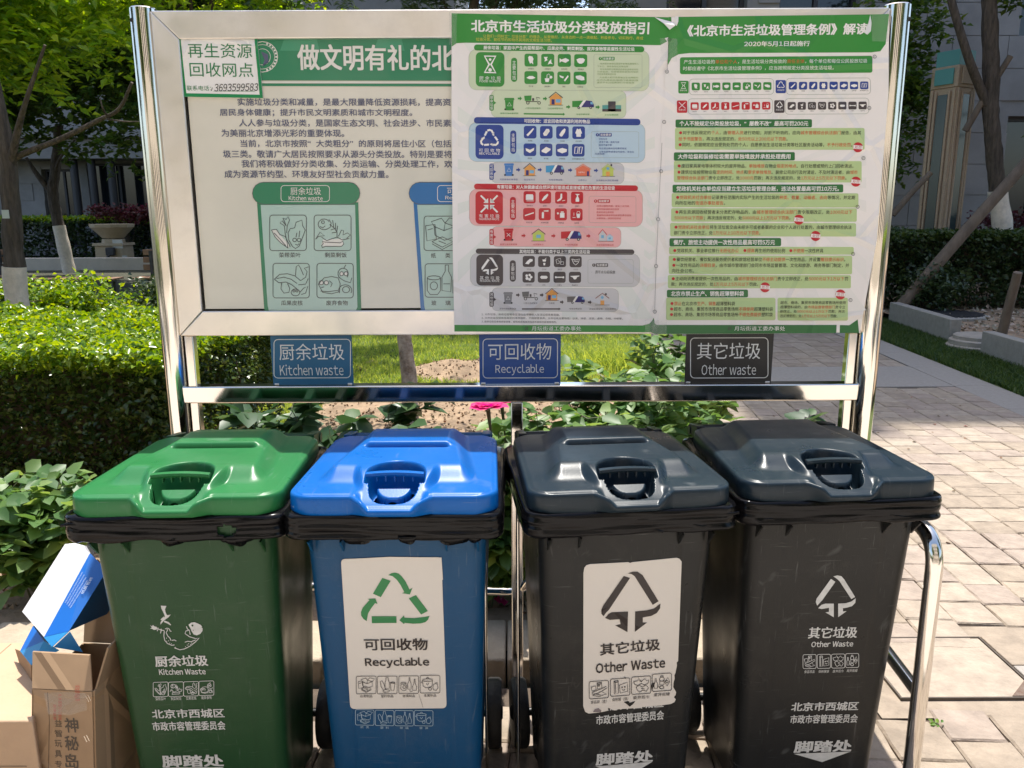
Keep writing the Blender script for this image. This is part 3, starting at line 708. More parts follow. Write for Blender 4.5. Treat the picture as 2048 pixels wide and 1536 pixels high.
# small tree with washed base farther off
tr = [A(139, 541, 21.6), A(117, 448, 21.6), A(105, 387, 21.6), A(109, 355, 21.6), A(113, 311, 21.6), A(118, 250, 21.5)]; tr[0].z = 0
bl = [([A(103, 385, 21.6), A(75, 350, 21.5), A(52, 315, 21.4)], .09, .04), ([A(110, 350, 21.6), A(118, 320, 21.4), A(150, 280, 21)], .05, .02)]
tree('street_tree', tr, (.15, .1), bl, 'slim leaning tree with lime washed base between the near tree and the stone urn', clumps((-12, 21, 5.6), (2.6, 1.8, 1.8), 90, 20, .35), 1.25, lf=m_lfm, size=.2, wid=.28, nleaf=7, tw=.4)
def plain_tree(x, y, h, c, r, label, lf, n, per, sp, size, rad=.12, group=None, **k):
    return tree('street_tree', [(x, y, 0), (x + .05, y, h * .3), (x - .05, y, h * .6), (c[0], c[1], c[2])], (rad, rad * .5), br(c, 6, 1, (x, y, h * .55), r), label, clumps(c, r, n, per, sp), lf=lf, size=size, group=group, **k)
plain_tree(-13.4, 18.5, 6, (-9.2, 18.5, 6.2), (4.6, 2.6, 3.4), 'big dark tree filling the gap left of the steel post', m_lfm, 240, 24, .45, .2, .2, wid=.28)
plain_tree(-3.7, 9.8, 5.5, (-3.9, 9.8, 5.2), (2.9, 1.3, 1.55), 'bright leafy tree rising just behind the board top at left', m_lf, 120, 24, .3, .11, .1)
plain_tree(-.6, 13, 6.5, (-.2, 13, 6.2), (3.6, 1.2, 1.9), 'feathery conifer standing behind the middle of the board', m_con, 190, 30, .28, .11, .12, wid=.1, nleaf=14)
tree('young_tree', [A(822, 850, 5.7), A(818, 765, 5.7), A(812, 700, 5.7), A(808, 640, 5.7), (-.75, 5.7, 1.9)], (.062, .045), [([(-.77, 5.7, 1.5), (-.5, 5.6, 2.0), (-.3, 5.6, 2.3)], .02, .008), ([(-.77, 5.7, 1.6), (-1.1, 5.8, 2.1), (-1.3, 5.8, 2.4)], .02, .008)],
     'young tree with pale peeling bark on the lawn behind the blue sign', clumps((-.8, 5.8, 2.15), (.7, .5, .4), 34, 12, .14), bark=m_barkp, lf=m_lfm, size=.06)
# shaded trees on the right
tr = [A(2008, 500, 12.9), A(2005, 464, 12.9), A(1995, 383, 12.9), A(1983, 240, 12.9), A(1983, 161, 12.9), A(1979, 0, 12.9), A(1985, -150, 12.9)]; tr[0].z = .1
bl = [([A(1984, 226, 12.9), A(1962, 180, 12.9), A(1935, 110, 12.8), A(1900, -10, 12.8), A(1890, -90, 12.8)], .08, .05)]
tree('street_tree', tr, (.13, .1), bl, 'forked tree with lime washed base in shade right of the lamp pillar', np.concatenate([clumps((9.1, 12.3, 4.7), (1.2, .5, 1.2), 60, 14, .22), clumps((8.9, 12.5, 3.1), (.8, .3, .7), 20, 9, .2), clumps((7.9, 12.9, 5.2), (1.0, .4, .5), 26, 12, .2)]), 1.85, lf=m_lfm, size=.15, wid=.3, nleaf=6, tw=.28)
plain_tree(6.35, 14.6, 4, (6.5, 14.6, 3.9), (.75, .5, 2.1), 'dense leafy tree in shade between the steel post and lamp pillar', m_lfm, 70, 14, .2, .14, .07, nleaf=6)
# brace poles
m_pole = mat('weathered timber pole', (.15, .115, .085), .9, var=.3, bump=.6, stretch=(1, 1, .3))
def pole(label, a, b, r):
    mb_ = MB(); mb_.tube([a, a.lerp(b, .5) + Vector((0, 0, .02)), b], [r, r * .93, r * .85], 10); tag(mb_.build('brace_pole', m_pole, smooth=50), label, 'pole', 'timber poles bracing the right-hand trees')
a = A(1790, 600, 11.3); a.z = .1
pole('long thick timber pole slanting up to the right across the hedge', a, A(2075, 300, 11.3), .085)
pole('thin timber pole leaning behind the lamp pillar towards the forked tree', A(1930, 262, 13.0), A(2021, 112, 12.8), .05)
pole('short timber pole slanting up just right of the steel post', A(1785, 430, 13.2), A(1862, 345, 13.1), .05)
a = A(2003, 668, 9.2); a.z = .1
pole('stout timber stake with a pale base standing in the leaf litter', a, A(2036, 545, 9.0), .055)

def hedge(name, x0, x1, y0, y1, z0, z1, dens, size, label, m_top, m_side, seed=0, core=True, rough=.05, back=False):
    t = thing(name, ((x0 + x1) / 2, (y0 + y1) / 2, 0), label, 'hedge')
    if core:
        mb_ = MB()
        for i in range(int((x1 - x0) * 26)):
            x = random.uniform(x0 + .05, x1 - .05); y = random.uniform(y0 + .12, min(y1, y0 + 1.4)); h = random.uniform(.5, .92) * (z1 - z0)
            mb_.tube([(x, y, z0), (x + random.uniform(-.12, .12), y + random.uniform(-.1, .1), z0 + h * .5), (x + random.uniform(-.3, .3), y + random.uniform(-.2, .2), z0 + h)], [.008, .006, .003], 5, False)
        o = mb_.build('stem', m_twig, t); o['kind'] = 'stuff'
        mb_ = MB(); mb_.box(x0 + .22, x1 - .22, y0 + .28, y1 - .15, z0 + (z1 - z0) * .35, z1 - .14); mb_.build('light_block_core', m_twig, t)  # solid box added inside the leaves to block light
    def nz(p): return MN.noise(Vector(p) * 2.3) * rough + MN.noise(Vector(p) * 7) * rough * .6
    P, mi = [], []
    ar = [(x1 - x0) * (y1 - y0), (x1 - x0) * (z1 - z0), (y1 - y0) * (z1 - z0)]
    for _ in range(int(ar[0] * dens[0])):
        x, y = random.uniform(x0, x1), random.uniform(y0, y1); P.append((x, y, z1 + nz((x, y, 0)) - abs(random.gauss(0, .045)))); mi.append(0)
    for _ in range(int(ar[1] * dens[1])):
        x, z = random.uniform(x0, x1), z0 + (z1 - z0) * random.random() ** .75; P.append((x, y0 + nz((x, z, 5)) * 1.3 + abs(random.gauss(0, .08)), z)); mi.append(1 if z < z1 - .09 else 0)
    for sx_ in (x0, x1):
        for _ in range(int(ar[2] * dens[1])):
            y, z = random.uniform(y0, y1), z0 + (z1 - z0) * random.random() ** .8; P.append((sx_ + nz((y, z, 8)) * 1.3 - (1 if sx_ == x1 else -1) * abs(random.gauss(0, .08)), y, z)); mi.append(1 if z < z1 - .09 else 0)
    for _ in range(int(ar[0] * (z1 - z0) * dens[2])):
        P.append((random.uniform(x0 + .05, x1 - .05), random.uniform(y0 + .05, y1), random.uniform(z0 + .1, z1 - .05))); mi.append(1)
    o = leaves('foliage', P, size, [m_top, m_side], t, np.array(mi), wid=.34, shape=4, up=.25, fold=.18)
    return t
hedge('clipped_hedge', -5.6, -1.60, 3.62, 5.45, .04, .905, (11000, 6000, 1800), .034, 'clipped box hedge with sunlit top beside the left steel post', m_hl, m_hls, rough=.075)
# low greenery and a dark hedge further back on the left
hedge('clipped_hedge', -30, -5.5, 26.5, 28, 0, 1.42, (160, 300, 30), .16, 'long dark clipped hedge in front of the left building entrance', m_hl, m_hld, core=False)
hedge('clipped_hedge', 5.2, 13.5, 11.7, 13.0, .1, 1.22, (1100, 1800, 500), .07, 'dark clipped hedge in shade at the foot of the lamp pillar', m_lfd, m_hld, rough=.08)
def bushy(name, c, r, n, per, sp, size, label, m, wid=.32, cat='bush', up=.3, zmin=.02):
    t = thing(name, (c[0], c[1], 0), label, cat)
    mb_ = MB()
    for i in range(9):
        e = Vector([c[k] + r[k] * random.uniform(-.7, .7) for k in range(3)]); mb_.tube([(c[0] + random.uniform(-.1, .1), c[1], 0), Vector((c[0], c[1], c[2])).lerp(e, .4), e], [.012, .009, .004], 5, False)
    o = mb_.build('branches', m_twig, t); o['kind'] = 'stuff'
    P = clumps(c, r, n, per, sp, z_min=zmin); leaves('foliage', P, size, m, t, wid=wid, shape=4, up=up); return t
bushy('dark_shrub', (-2.45, 6.9, .55), (.75, .5, .55), 130, 60, .1, .06, 'dark dense shrub seen below the board at its left end', m_lfd, wid=.12)
bushy('low_shrub', (-6.9, 12.2, .28), (1.5, .6, .32), 90, 40, .12, .09, 'low shrub in front of the garden bench, nearest the stone urn', m_hl)
bushy('low_shrub', (-8.9, 11.6, .35), (1.3, .6, .4), 80, 40, .12, .09, 'low dark shrub behind the lime washed trunk', m_hld)
bushy('low_shrub', (-5.2, 12.6, .3), (.9, .5, .35), 50, 40, .12, .09, 'low shrub just left of the steel post, before the bench', m_hld)
bushy('red_leaved_shrub', (-12.3, 26.1, 1.55), (1.5, .3, .22), 50, 30, .12, .12, 'red tinged shrub above the stone urn', leafmat('red leaves', (.12, .04, .03), .5, .3, .4))
bushy('red_leaved_shrub', (9.1, 13.6, 1.35), (1.9, .4, .18), 70, 30, .1, .08, 'low red leaved planting behind the right hedge', leafmat('dull red leaves', (.10, .035, .03), .5, .3, .4))
bushy('shade_shrub', (6.0, 11.5, .45), (.5, .4, .35), 50, 40, .1, .08, 'blue green shrub at the hedge end right of the steel post', m_hld)
# spiky grass clump and loose plants seen under the board
q = at_z(1225, 735, .05); pts = [(q.x + random.gauss(0, .16), q.y + random.gauss(0, .16), .03) for _ in range(1600)]
blades('grass_clump', pts, .26, m_grass, None, .004, .5, kind='thing'); o = bpy.data.objects['grass_clump']; tag(o, 'spiky tuft of tall grass between the blue and grey hanging signs', 'grass clump')

# rose bushes: every bush a thing with stems, leaves
def rose(x, y, h, spread, n, label, m, size=.055, z0=.05, lean=(0, 0), tw=2):
    t = thing('rose_bush', (x, y, z0), label, 'rose bush', 'rose bushes in the flower bed')
    st = MB(); pos, axs = [], []
    for i in range(n):
        a = random.uniform(0, 2 * math.pi); rr = spread * math.sqrt(random.random()); hh = h * random.uniform(.6, 1.0)
        b = Vector((x + random.uniform(-.05, .05), y + random.uniform(-.05, .05), z0)); e = Vector((x + lean[0] + rr * math.cos(a), y + lean[1] + rr * math.sin(a), z0 + hh))
        m_ = b.lerp(e, .5) + Vector((random.uniform(-.06, .06), random.uniform(-.06, .06), .06)); p = smooth_path([b, m_, e], 7)
        st.tube(p, [.0045 - .003 * k / (len(p) - 1) for k in range(len(p))], 5, False)
        for k in range(3, len(p)):
            for r_ in range(tw):
                aa = random.uniform(0, 2 * math.pi); d = Vector((math.cos(aa), math.sin(aa), random.uniform(-.1, .5))).normalized(); L_ = random.uniform(.07, .13)
                tip = p[k] + d * L_; st.tube([p[k], tip], [.0014, .001], 3, False); sd_ = d.cross(Vector((0, 0, 1))).normalized()
                pos.append(tip); axs.append(d)
                for q in (.45, .85):
                    for sg in (-1, 1): pos.append(p[k] + d * L_ * q); axs.append(d * .5 + sd_ * sg)
    st.build('stem', m_stem, t)
    leaves('foliage', np.array(pos), size, m, t, axis=np.array(axs), jitter=.2, wid=.34, shape=6, up=.9, fold=.1)
    return t
rose(-1.90, 2.95, .44, .24, 6, 'pale leaved rose bush beside the cardboard boxes, in front of the hedge', m_rosel, .08)
rose(-1.15, 3.15, .74, .30, 5, 'dark leaved rose bush behind the green bin', m_rose, .12, tw=1)
rose(-.66, 3.3, .80, .34, 6, 'dark leaved rose bush behind the gap between the green and blue bins', m_rose, .12, tw=1)
rose(-.25, 3.05, .70, .26, 4, 'rose bush behind the middle of the blue bin, left of the pink bloom', m_rose, .10, tw=1)
rose(.02, 2.95, .76, .22, 8, 'rose bush bearing the pink bloom beside the centre post', m_rosel, .085)
rose(.36, 3.1, .88, .30, 11, 'bright leafy rose bush right of the centre post', m_rosel, .07)
rose(.58, 3.5, 1.0, .36, 14, 'tall light green rose bush behind the left-hand black bin', m_rosel, .068)
rose(.90, 2.95, .80, .22, 4, 'sparse rose bush leaning out towards the paving', m_rose, .09, lean=(.1, 0))
rose(.92, 3.9, 1.1, .34, 9, 'tall sparse rose bush between the blue and grey hanging signs', m_rosel, .085)
rose(-.12, 2.86, .42, .16, 7, 'low rose shoots seen between the blue bin and the next black bin', m_rosel, .08)
# blooms and fallen petals
m_petal = mat('magenta petals', (.62, .03, .18), .5, var=.2, vscale=30, island=.25, trans=.3)
def bloom(c, r, label):
    t = thing('rose_bloom', c, label, 'rose flower'); c = Vector(c)
    for k in range(22):
        a = k * 2.4; q = .25 + .75 * (k / 21); d = Vector((math.cos(a), math.sin(a), .95 - .9 * q)).normalized(); sd_ = d.cross(Vector((0, 0, 1))).normalized(); up = sd_.cross(d)
        mb_ = MB(); V = []; F = []
        for i in range(4):
            for j in range(5):
                u, v = i / 3, (j - 2) / 2; wd = r * .62 * math.sin(.5 + u * 1.9) * q
                V.append(c + d * (r * q * (.15 + u)) + sd_ * (v * wd) + up * (r * .22 * (v * v) * (1 - u) - r * .12 * u * u + .15 * r * u + random.uniform(-.03, .03) * r))
        for i in range(3):
            for j in range(4): F.append((i * 5 + j, i * 5 + j + 1, i * 5 + j + 6, i * 5 + j + 5))
        mb_.add(V, F); mb_.build('petal', m_petal, t, smooth=80)
    mb_ = MB(); mb_.tube([c - Vector((0, 0, r * .1)), c + Vector((.01, .01, -.1)), c + Vector((.02, .02, -.3))], [.008, .004, .004], 6); mb_.build('flower_stem', m_stem, t)
bloom(A(976, 816, 2.62), .060, 'magenta rose in bloom below the rail, left of the centre post')
bloom(A(1003, 806, 2.9), .036, 'smaller magenta rose partly hidden behind the board rail')
for k, (px, py, z, lb_) in enumerate(((1006, 1206, .07, 'crumpled magenta petal on the bed soil beyond the blue bin'), (1033, 1391, .008, 'magenta petal lying on the pale paving between the middle bins'), (997, 1200, .075, 'small magenta petal on the bed soil, left of the crumpled one'))):
    c = at_z(px, py, z); mb = MB(); V = []
    for i in range(4):
        for j in range(4): V.append((c.x + (i - 1.5) * .012 + .004 * math.sin(j * 2 + k), c.y + (j - 1.5) * .012, z + .006 + .008 * math.sin(i * 2.3 + j * 1.4 + k)))
    mb.add(V, [(i * 4 + j, i * 4 + j + 1, i * 4 + j + 5, i * 4 + j + 4) for i in range(3) for j in range(3)]); tag(mb.build('fallen_petal', m_petal, smooth=80), lb_, 'petal', 'fallen rose petals')

# ================================================================== GARDEN FURNITURE FAR OFF
m_urn = mat('warm buff stone', (.50, .40, .27), .85, var=.12, vscale=5, bump=.2, dirt=.4)
t = thing('stone_urn', (-12.4, 25, 0), 'wide angular stone urn on a square pedestal in front of the far hedge', 'stone urn')
ux, uy = A(227, 480, 25).x, 25
def frustum(mb_, x, y, a0, a1, z0, z1, n=8):
    o = math.pi / n
    mb_.hexa if n == 4 else None
    lo = [(x + a0 * math.cos(o + 2 * math.pi * k / n), y + a0 * math.sin(o + 2 * math.pi * k / n), z0) for k in range(n)]
    hi = [(x + a1 * math.cos(o + 2 * math.pi * k / n), y + a1 * math.sin(o + 2 * math.pi * k / n), z1) for k in range(n)]
    mb_.add(lo + hi, [tuple(range(n))[::-1], tuple(range(n, 2 * n))] + [(i, (i + 1) % n, (i + 1) % n + n, i + n) for i in range(n)])
mb = MB(); frustum(mb, ux, uy, .30, .60, .82, 1.14); frustum(mb, ux, uy, .62, .64, 1.142, 1.25); mb.build('bowl', m_urn, t, bevel=.01)
mb = MB(); frustum(mb, ux, uy, .34, .32, .682, .80); mb.build('neck', m_urn, t)
mb = MB(); frustum(mb, ux, uy, .64, .62, .602, .68, 4); mb.build('cap', m_urn, t, bevel=.01)
mb = MB(); frustum(mb, ux, uy, .58, .56, 0, .60, 4); mb.build('pedestal', m_urn, t, bevel=.01)
m_pap = mat('white paper', (.62, .62, .58), .8)
for (x, z, w_, h_) in ((235, 488, .30, .26), (226, 518, .26, .24), (246, 519, .26, .24)):
    q = A(x, z, 24.6); mb = MB(); mb.box(q.x - w_ / 2, q.x + w_ / 2, 24.6, 24.61, q.z - h_ / 2, q.z + h_ / 2); mb.build('notice', m_pap, t)
q = A(221, 503, 24.5); mb = MB(); mb.box(q.x - .12, q.x + .12, 24.42, 24.58, q.z - .12, q.z + .12); mb.build('meter_box', m_iron, t, bevel=.02)
mb = MB(); mb.tube(smooth_path([(q.x, 24.45, q.z - .1), (q.x - .2, 24.4, q.z - .3), (q.x + .1, 24.4, q.z - .5), (q.x + .35, 24.4, q.z - .42)]), .03, 8); mb.build('hose', m_iron, t, smooth=60)
kerb_run('low pale stone wall in front of the stone urn', [((x, 23.4, 0), (x + 2.4, 23.4, 0), .4, .3) for x in (-17.5, -15.1, -12.7, -10.3)], m_st2)
m_slat = mat('reddish bench timber', (.22, .12, .07), .6, var=.25, stretch=(1, 6, 6), vscale=3)
def bench(x0, x1, y, label, back=True):
    t = thing('garden_bench', ((x0 + x1) / 2, y, 0), label, 'bench', 'wooden garden benches')
    for k in range(4):
        mb_ = MB(); mb_.box(x0, x1, y - .2 + k * .11, y - .11 + k * .11, .43, .46); mb_.build('seat_slat', m_slat, t, bevel=.005)
    for k in range(3 if back else 0):
        mb_ = MB(); mb_.box(x0, x1, y + .26 + k * .02, y + .29 + k * .02, .56 + k * .13, .66 + k * .13); mb_.build('back_slat', m_slat, t, bevel=.005)
    for x in (x0 + .15, x1 - .2):
        mb_ = MB(); mb_.box(x, x + .05, y - .2, y + .25, .38, .42); mb_.box(x, x + .05, y - .2, y - .14, 0, .38); mb_.box(x, x + .05, y + .2, y + .26, 0, .9 if back else .38); mb_.build('leg', m_iron, t)
bench(-8.6, -6.85, 14, 'backless wooden bench seat in front of the stone urn', False)
bench(-6.6, -5.2, 14.2, 'slatted wooden bench just left of the steel post')
bench(-10.6, -9.15, 14.5, 'slatted wooden bench at the left edge behind the near trunk')
# lamp pillar
m_pil = mat('brown granite pillar', (.42, .32, .22), .75, var=.15, vscale=40, dirt=.2)
m_pilg = mat('pillar glass', (.04, .065, .065), .15, spec=.6)
m_teal = mat('frosted teal glass', (.10, .30, .28), .35)
px_, py_ = A(1893, 300, 13.6).x, 13.6
t = thing('lamp_pillar', (px_, py_, 0), 'tall brown stone lamp pillar with dark glass strips and a teal glass cap', 'lamp')
Mx = Matrix.Translation((px_, py_, 0)) @ Matrix.Rotation(R(28), 4, 'Z')
for name, h0, h1, a, m in (('base', 0, .35, .33, m_dk), ('base_block', .352, 1.0, .27, m_pil), ('shaft', 1.002, 3.45, .22, m_pil), ('cap_block', 3.452, 3.78, .235, m_pil), ('cap_glass', 3.782, 4.02, .20, m_teal)):
    mb = MB(Mx); mb.box(-a, a, -a, a, h0, h1); mb.build(name, m, t, bevel=.008)
for k in range(4):
    Mk = Mx @ Matrix.Rotation(R(90 * k), 4, 'Z')
    mb = MB(Mk); mb.box(-.085, .085, -.245, -.2215, 1.05, 3.35); mb.build('glass_strip', m_pilg, t, bevel=.004)
    for sg in (-1, 1):
        mb = MB(Mk); mb.box(sg * .10, sg * .135, -.262, -.2215, 1.01, 3.40); mb.build('moulding', m_pil, t, bevel=.004)
        mb = MB(Mk); mb.box(sg * .165, sg * .212, -.25, -.2215, 1.01, 3.44); mb.build('moulding', m_pil, t, bevel=.004)
    mb = MB(Mk); mb.box(-.16, .16, -.262, -.237, 3.5, 3.74); mb.build('cap_panel', m_teal if k in (1, 3) else m_pil, t, bevel=.004)
# planting behind the viewer (mirrored in the steel and the panel)
plain_tree(-4.6, -5.5, 6, (-4.6, -5.5, 4.0), (2.0, 1.8, 2.2), 'round leafy tree behind the viewer on the left', m_lfm, 80, 14, .35, .18, .13)
plain_tree(5.6, -4.5, 6, (5.4, -4.5, 3.8), (1.9, 1.8, 2.0), 'round leafy tree behind the viewer on the right', m_lfm, 80, 14, .35, .18, .13)
plain_tree(-9.5, 1.5, 6, (-9.2, 1.5, 4.2), (2.4, 2.2, 2.6), 'tree beside the paving out of view at far left', m_lfd, 90, 14, .4, .2, .14)
plain_tree(10.2, 1.5, 6, (10, 1.5, 4.2), (2.4, 2.4, 2.6), 'tree beside the paving out of view at far right', m_lfd, 90, 14, .4, .2, .14)
hedge('clipped_hedge', -14, -4.2, -3.6, -2.4, 0, 1.25, (250, 400, 60), .12, 'dark clipped hedge across the paving behind the viewer at left', m_hl, m_hld, core=False)
hedge('clipped_hedge', 4.8, 14, -3.6, -2.4, 0, 1.25, (250, 400, 60), .12, 'dark clipped hedge across the paving behind the viewer at right', m_hl, m_hld, core=False)
# ================================================================== NOTICE BOARD STAND
m_chr = mat('polished steel', (.80, .76, .69), .08, 1.0, rvar=.05, stretch=(1, 1, .3), dirt=.12, dirtcol=(.4, .33, .24), dscale=9)
m_chr2 = mat('polished steel rail', (.76, .72, .66), .11, 1.0, rvar=.06, dirt=.15, dirtcol=(.4, .33, .24), dscale=9)
m_brs = mat('brushed steel frame', (.86, .815, .755), .42, 1.0, var=.05, vscale=3, rvar=.08, dirt=.22, bump=.05, bscale=14)
m_blk = mat('black gap', (.015, .014, .013), .7)
m_pnl = mat('display panel print', (.70, .665, .565), .14, var=.04, vscale=3, coat=.6, spec=.6)
bx0 = at_y(300, 22, BD).x * .5 + at_y(360, 672, BD).x * .5; bx1 = at_y(1785, 14, BD).x * .5 + at_y(1720, 665, BD).x * .5
bz1 = at_y(1042, 18, BD).z; bz0 = at_y(1042, 669, BD).z
fw = .073
board = thing('notice_board', ((bx0 + bx1) / 2, BD, 0), 'wide steel framed notice board on two polished posts behind the bins', 'notice board')
def bar(p, name='frame_bar'):       # mitred bar, polygon in x,z
    mb_ = MB(); mb_.prism([(x, BD, z) for x, z in p], (0, .055, 0)); mb_.build(name, m_brs, board, bevel=.003)
g_ = .0008
bar([(bx0, bz1), (bx1, bz1), (bx1 - fw, bz1 - fw), (bx0 + fw, bz1 - fw)][::-1])
bar([(bx0 + fw, bz0 + fw), (bx1 - fw, bz0 + fw), (bx1, bz0), (bx0, bz0)][::-1])
bar([(bx0, bz0 + g_), (bx0, bz1 - g_), (bx0 + fw - g_, bz1 - fw - g_), (bx0 + fw - g_, bz0 + fw + g_)][::-1])
bar([(bx1, bz1 - g_), (bx1, bz0 + g_), (bx1 - fw + g_, bz0 + fw + g_), (bx1 - fw + g_, bz1 - fw - g_)][::-1])
mb = MB(); mb.box(bx0 + .01, bx1 - .01, BD + .03, BD + .05, bz0 + .01, bz1 - .01); mb.build('back_sheet', m_brs, board)
PY = BD + .010
mb = MB(); mb.box(bx0 + fw + .006, bx1 - fw - .006, PY, PY + .012, bz0 + fw + .006, bz1 - fw - .006); mb.build('display_panel', m_pnl, board)
mb = MB(); mb.box(bx0 + fw + .0005, bx1 - fw - .0005, PY + .0125, PY + .018, bz0 + fw + .0005, bz1 - fw - .0005); mb.build('gap_shade_sheet', m_blk, board)  # black sheet stands in for the shade in the gap round the panel
PX = (-1.015, 1.069)
for x, pt in zip(PX, (17, 10)):
    zt = at_y(280 if x < 0 else 1812, pt, BD + .03).z; mb = MB()
    mb.lathe([(.0365, 0), (.0365, zt - .003), (.034, zt)], (x, BD + .03, 0), 48); mb.build('post', m_chr, board, smooth=30)
    mb = MB(); q = at_y(264 if x < 0 else 1818, 40 if x < 0 else 38, BD); mb.tube([(q.x, BD + .03 - math.sqrt(max(0, .0365 ** 2 - (q.x - x) ** 2)) - .001, q.z), (q.x, BD + .01, q.z)], .006, 10); mb.build('bolt_hole', m_blk, board)
    mb = MB(); mb.tube([(x, BD + .03, 0), (x, BD + .03, .012)], .075, 30); mb.build('base_plate', m_chr2, board)
zr1, zr0 = at_y(1040, 771, BD).z, at_y(1040, 805, BD).z
for x, px in ((-.963, 366), (1.017, 1706)):
    mb = MB(); mb.box(x - .013, x + .013, BD + .008, BD + .04, 0, bz0 - .001); mb.build('upright', m_chr2, board, bevel=.003)
rx0, rx1 = at_y(364, 790, BD).x, at_y(1718, 785, BD).x
mb = MB(); mb.prism([(rx0, BD, zr1), (rx0, BD + .05, zr1), (rx0, BD + .05, zr0), (rx0, BD + .0042, zr0)], (rx1 - rx0, 0, 0))
rail = mb.build('cross_rail', m_chr2, board, bevel=.004)
q = at_y(1034, 900, BD + .02).x
mb = MB(); mb.box(q - .018, q + .018, BD + .006, BD + .042, 0, zr0 - .001); mb.build('centre_post', m_chr2, board, bevel=.003)
zl = at_y(1000, 1181, BD).z
P_ = lambda x, y, Y=BD + .055: at_y(x, y, Y)
mb = MB(); mb.tube([(-1.0, BD + .06, zl)] + smooth_path([P_(990, 1182, BD + .06), P_(1030, 1182, BD + .05), P_(1052, 1170, BD), P_(1072, 1140, BD - .05)], 6), .0135, 14); mb.build('lower_rail', m_chr, board, smooth=40)
mb = MB(); mb.tube(smooth_path([P_(1395, 1200), P_(1418, 1181), P_(1446, 1167), P_(1490, 1160), (1.05, BD + .055, P_(1490, 1158).z)], 6), .0145, 14); mb.build('lower_rail', m_chr, board, smooth=40)
# side guard loop on the right
xg, yg = .992, 1.75
zt = .795
mb = MB(); mb.tube(bend_path([(xg + .055, BD + .03, zt), (xg - .012, 1.95, zt), (xg, yg, zt), (xg, yg, 0)], .085, 10), .0195, 20); mb.build('guard_tube', m_chr2, board, smooth=40)
mb = MB(); mb.tube([(xg, yg + .012, .385), (xg + .035, BD + .02, .385)], .0165, 16); mb.build('guard_rail', m_chr2, board, smooth=40)
mb = MB(); mb.lathe([(.045, 0), (.045, .006), (.022, .010)], (xg, yg, 0), 20); mb.build('foot', m_chr2, board)
for (px, Yd) in ((971, 1.98), (1036, 1.93)):
    q = at_y(px, 1250, Yd); mb = MB(); mb.tube(bend_path([(q.x, Yd, 0), (q.x, Yd, .79), (q.x, BD + .02, .79)], .03, 5), .0048, 8); mb.build('divider_wire', m_chr, board, smooth=50)

# ------------------------------------------------------------------ print inks
def ink(n, c, rough=.38, coat=.15): return mat('ink ' + n, c, rough, coat=coat, spec=.4, crease=.45)
iw = ink('white', (.84, .82, .79)); iwt = ink('paper white', (.82, .80, .77)); ik = ink('black', (.02, .019, .018)); inv = ink('navy', (.045, .055, .15))
ig = ink('green', (.04, .26, .045)); igd = ink('deep green', (.025, .16, .04)); ibl = ink('blue', (.022, .055, .27)); ird = ink('red', (.52, .02, .03)); igy = ink('grey brown', (.065, .052, .055))
igl = ink('light green', (.46, .60, .28)); igl2 = ink('pale green', (.58, .66, .46)); ibll = ink('light blue', (.46, .60, .70)); irl = ink('pink', (.80, .42, .41)); igyl = ink('light grey', (.58, .565, .57))
ior = ink('orange', (.72, .33, .08)); iyl = ink('yellow', (.62, .55, .08)); iyg = ink('yellow green', (.5, .58, .12)); isal = ink('salmon', (.72, .17, .09)); iteal = ink('teal', (.10, .33, .29)); itxr = ink('red text', (.62, .10, .035))
iline = ink('thin line', (.30, .34, .28)); isky = ink('window blue', (.18, .42, .62)); inb = ink('truck navy', (.035, .03, .16)); iray = ink('pale ray', (.75, .76, .71)); iray2 = ink('pale ray two', (.795, .775, .745))
pg = mat('panel green', (.035, .22, .11), .25, coat=.4); pw = mat('panel white', (.74, .72, .66), .25, coat=.4); pn = mat('panel navy', (.10, .11, .18), .3, coat=.4); pt_ = mat('panel pale teal', (.44, .59, .52), .2, coat=.4); pb = mat('panel blue', (.04, .17, .40), .2, coat=.4); pk = mat('panel black', (.09, .10, .10), .3, coat=.4); pg2 = mat('panel mid green', (.07, .30, .17), .2, coat=.4)  # navy and black lightened for dust, fading and painted glass haze
Z = lambda ox, oy, k: (lambda a, b: (ox + a / k, oy + b / k))
# ------------------------------------------------------------------ print on the display panel behind the glass
pr = Print((0, PY - .0005, 1.6), (0, -1, 0), Z(320, 40, 3.4133), .0004)
pr.poly([(86, 92), (3300, 92), (3300, 418), (86, 412)], pg, 1)
pr.poly([(96, 418), (3300, 424), (3300, 436), (96, 430)], pw, 2); pr.poly([(96, 432), (3300, 438), (3300, 458), (96, 450)], pg, 2)
for i, (a, b) in enumerate(((860, 1060), (1500, 1640))): pr.poly([(a, 93), (b, 93), (b + 30, 210), (a - 40, 210)], pg2, 1.5)
pr.ring(700, 252, 104, 5, pw, 3); pr.ring(700, 252, 84, 3, pw, 3); pr.ring(700, 252, 55, 3, pw, 3)
pr.poly([(690, 215), (738, 235), (742, 290), (700, 318), (715, 270), (700, 240)], pn, 3)
for a in range(-70, 75, 14):
    pr.box(700 + 94 * math.cos(R(a)) - 6, 252 + 94 * math.sin(R(a)) - 6, 700 + 94 * math.cos(R(a)) + 6, 252 + 94 * math.sin(R(a)) + 6, pw, lay=3)
pr.part('lettering')
pr.text('做文明有礼的北京人', 938, 2310, 255, 262, 178, pw, .022, lay=4)
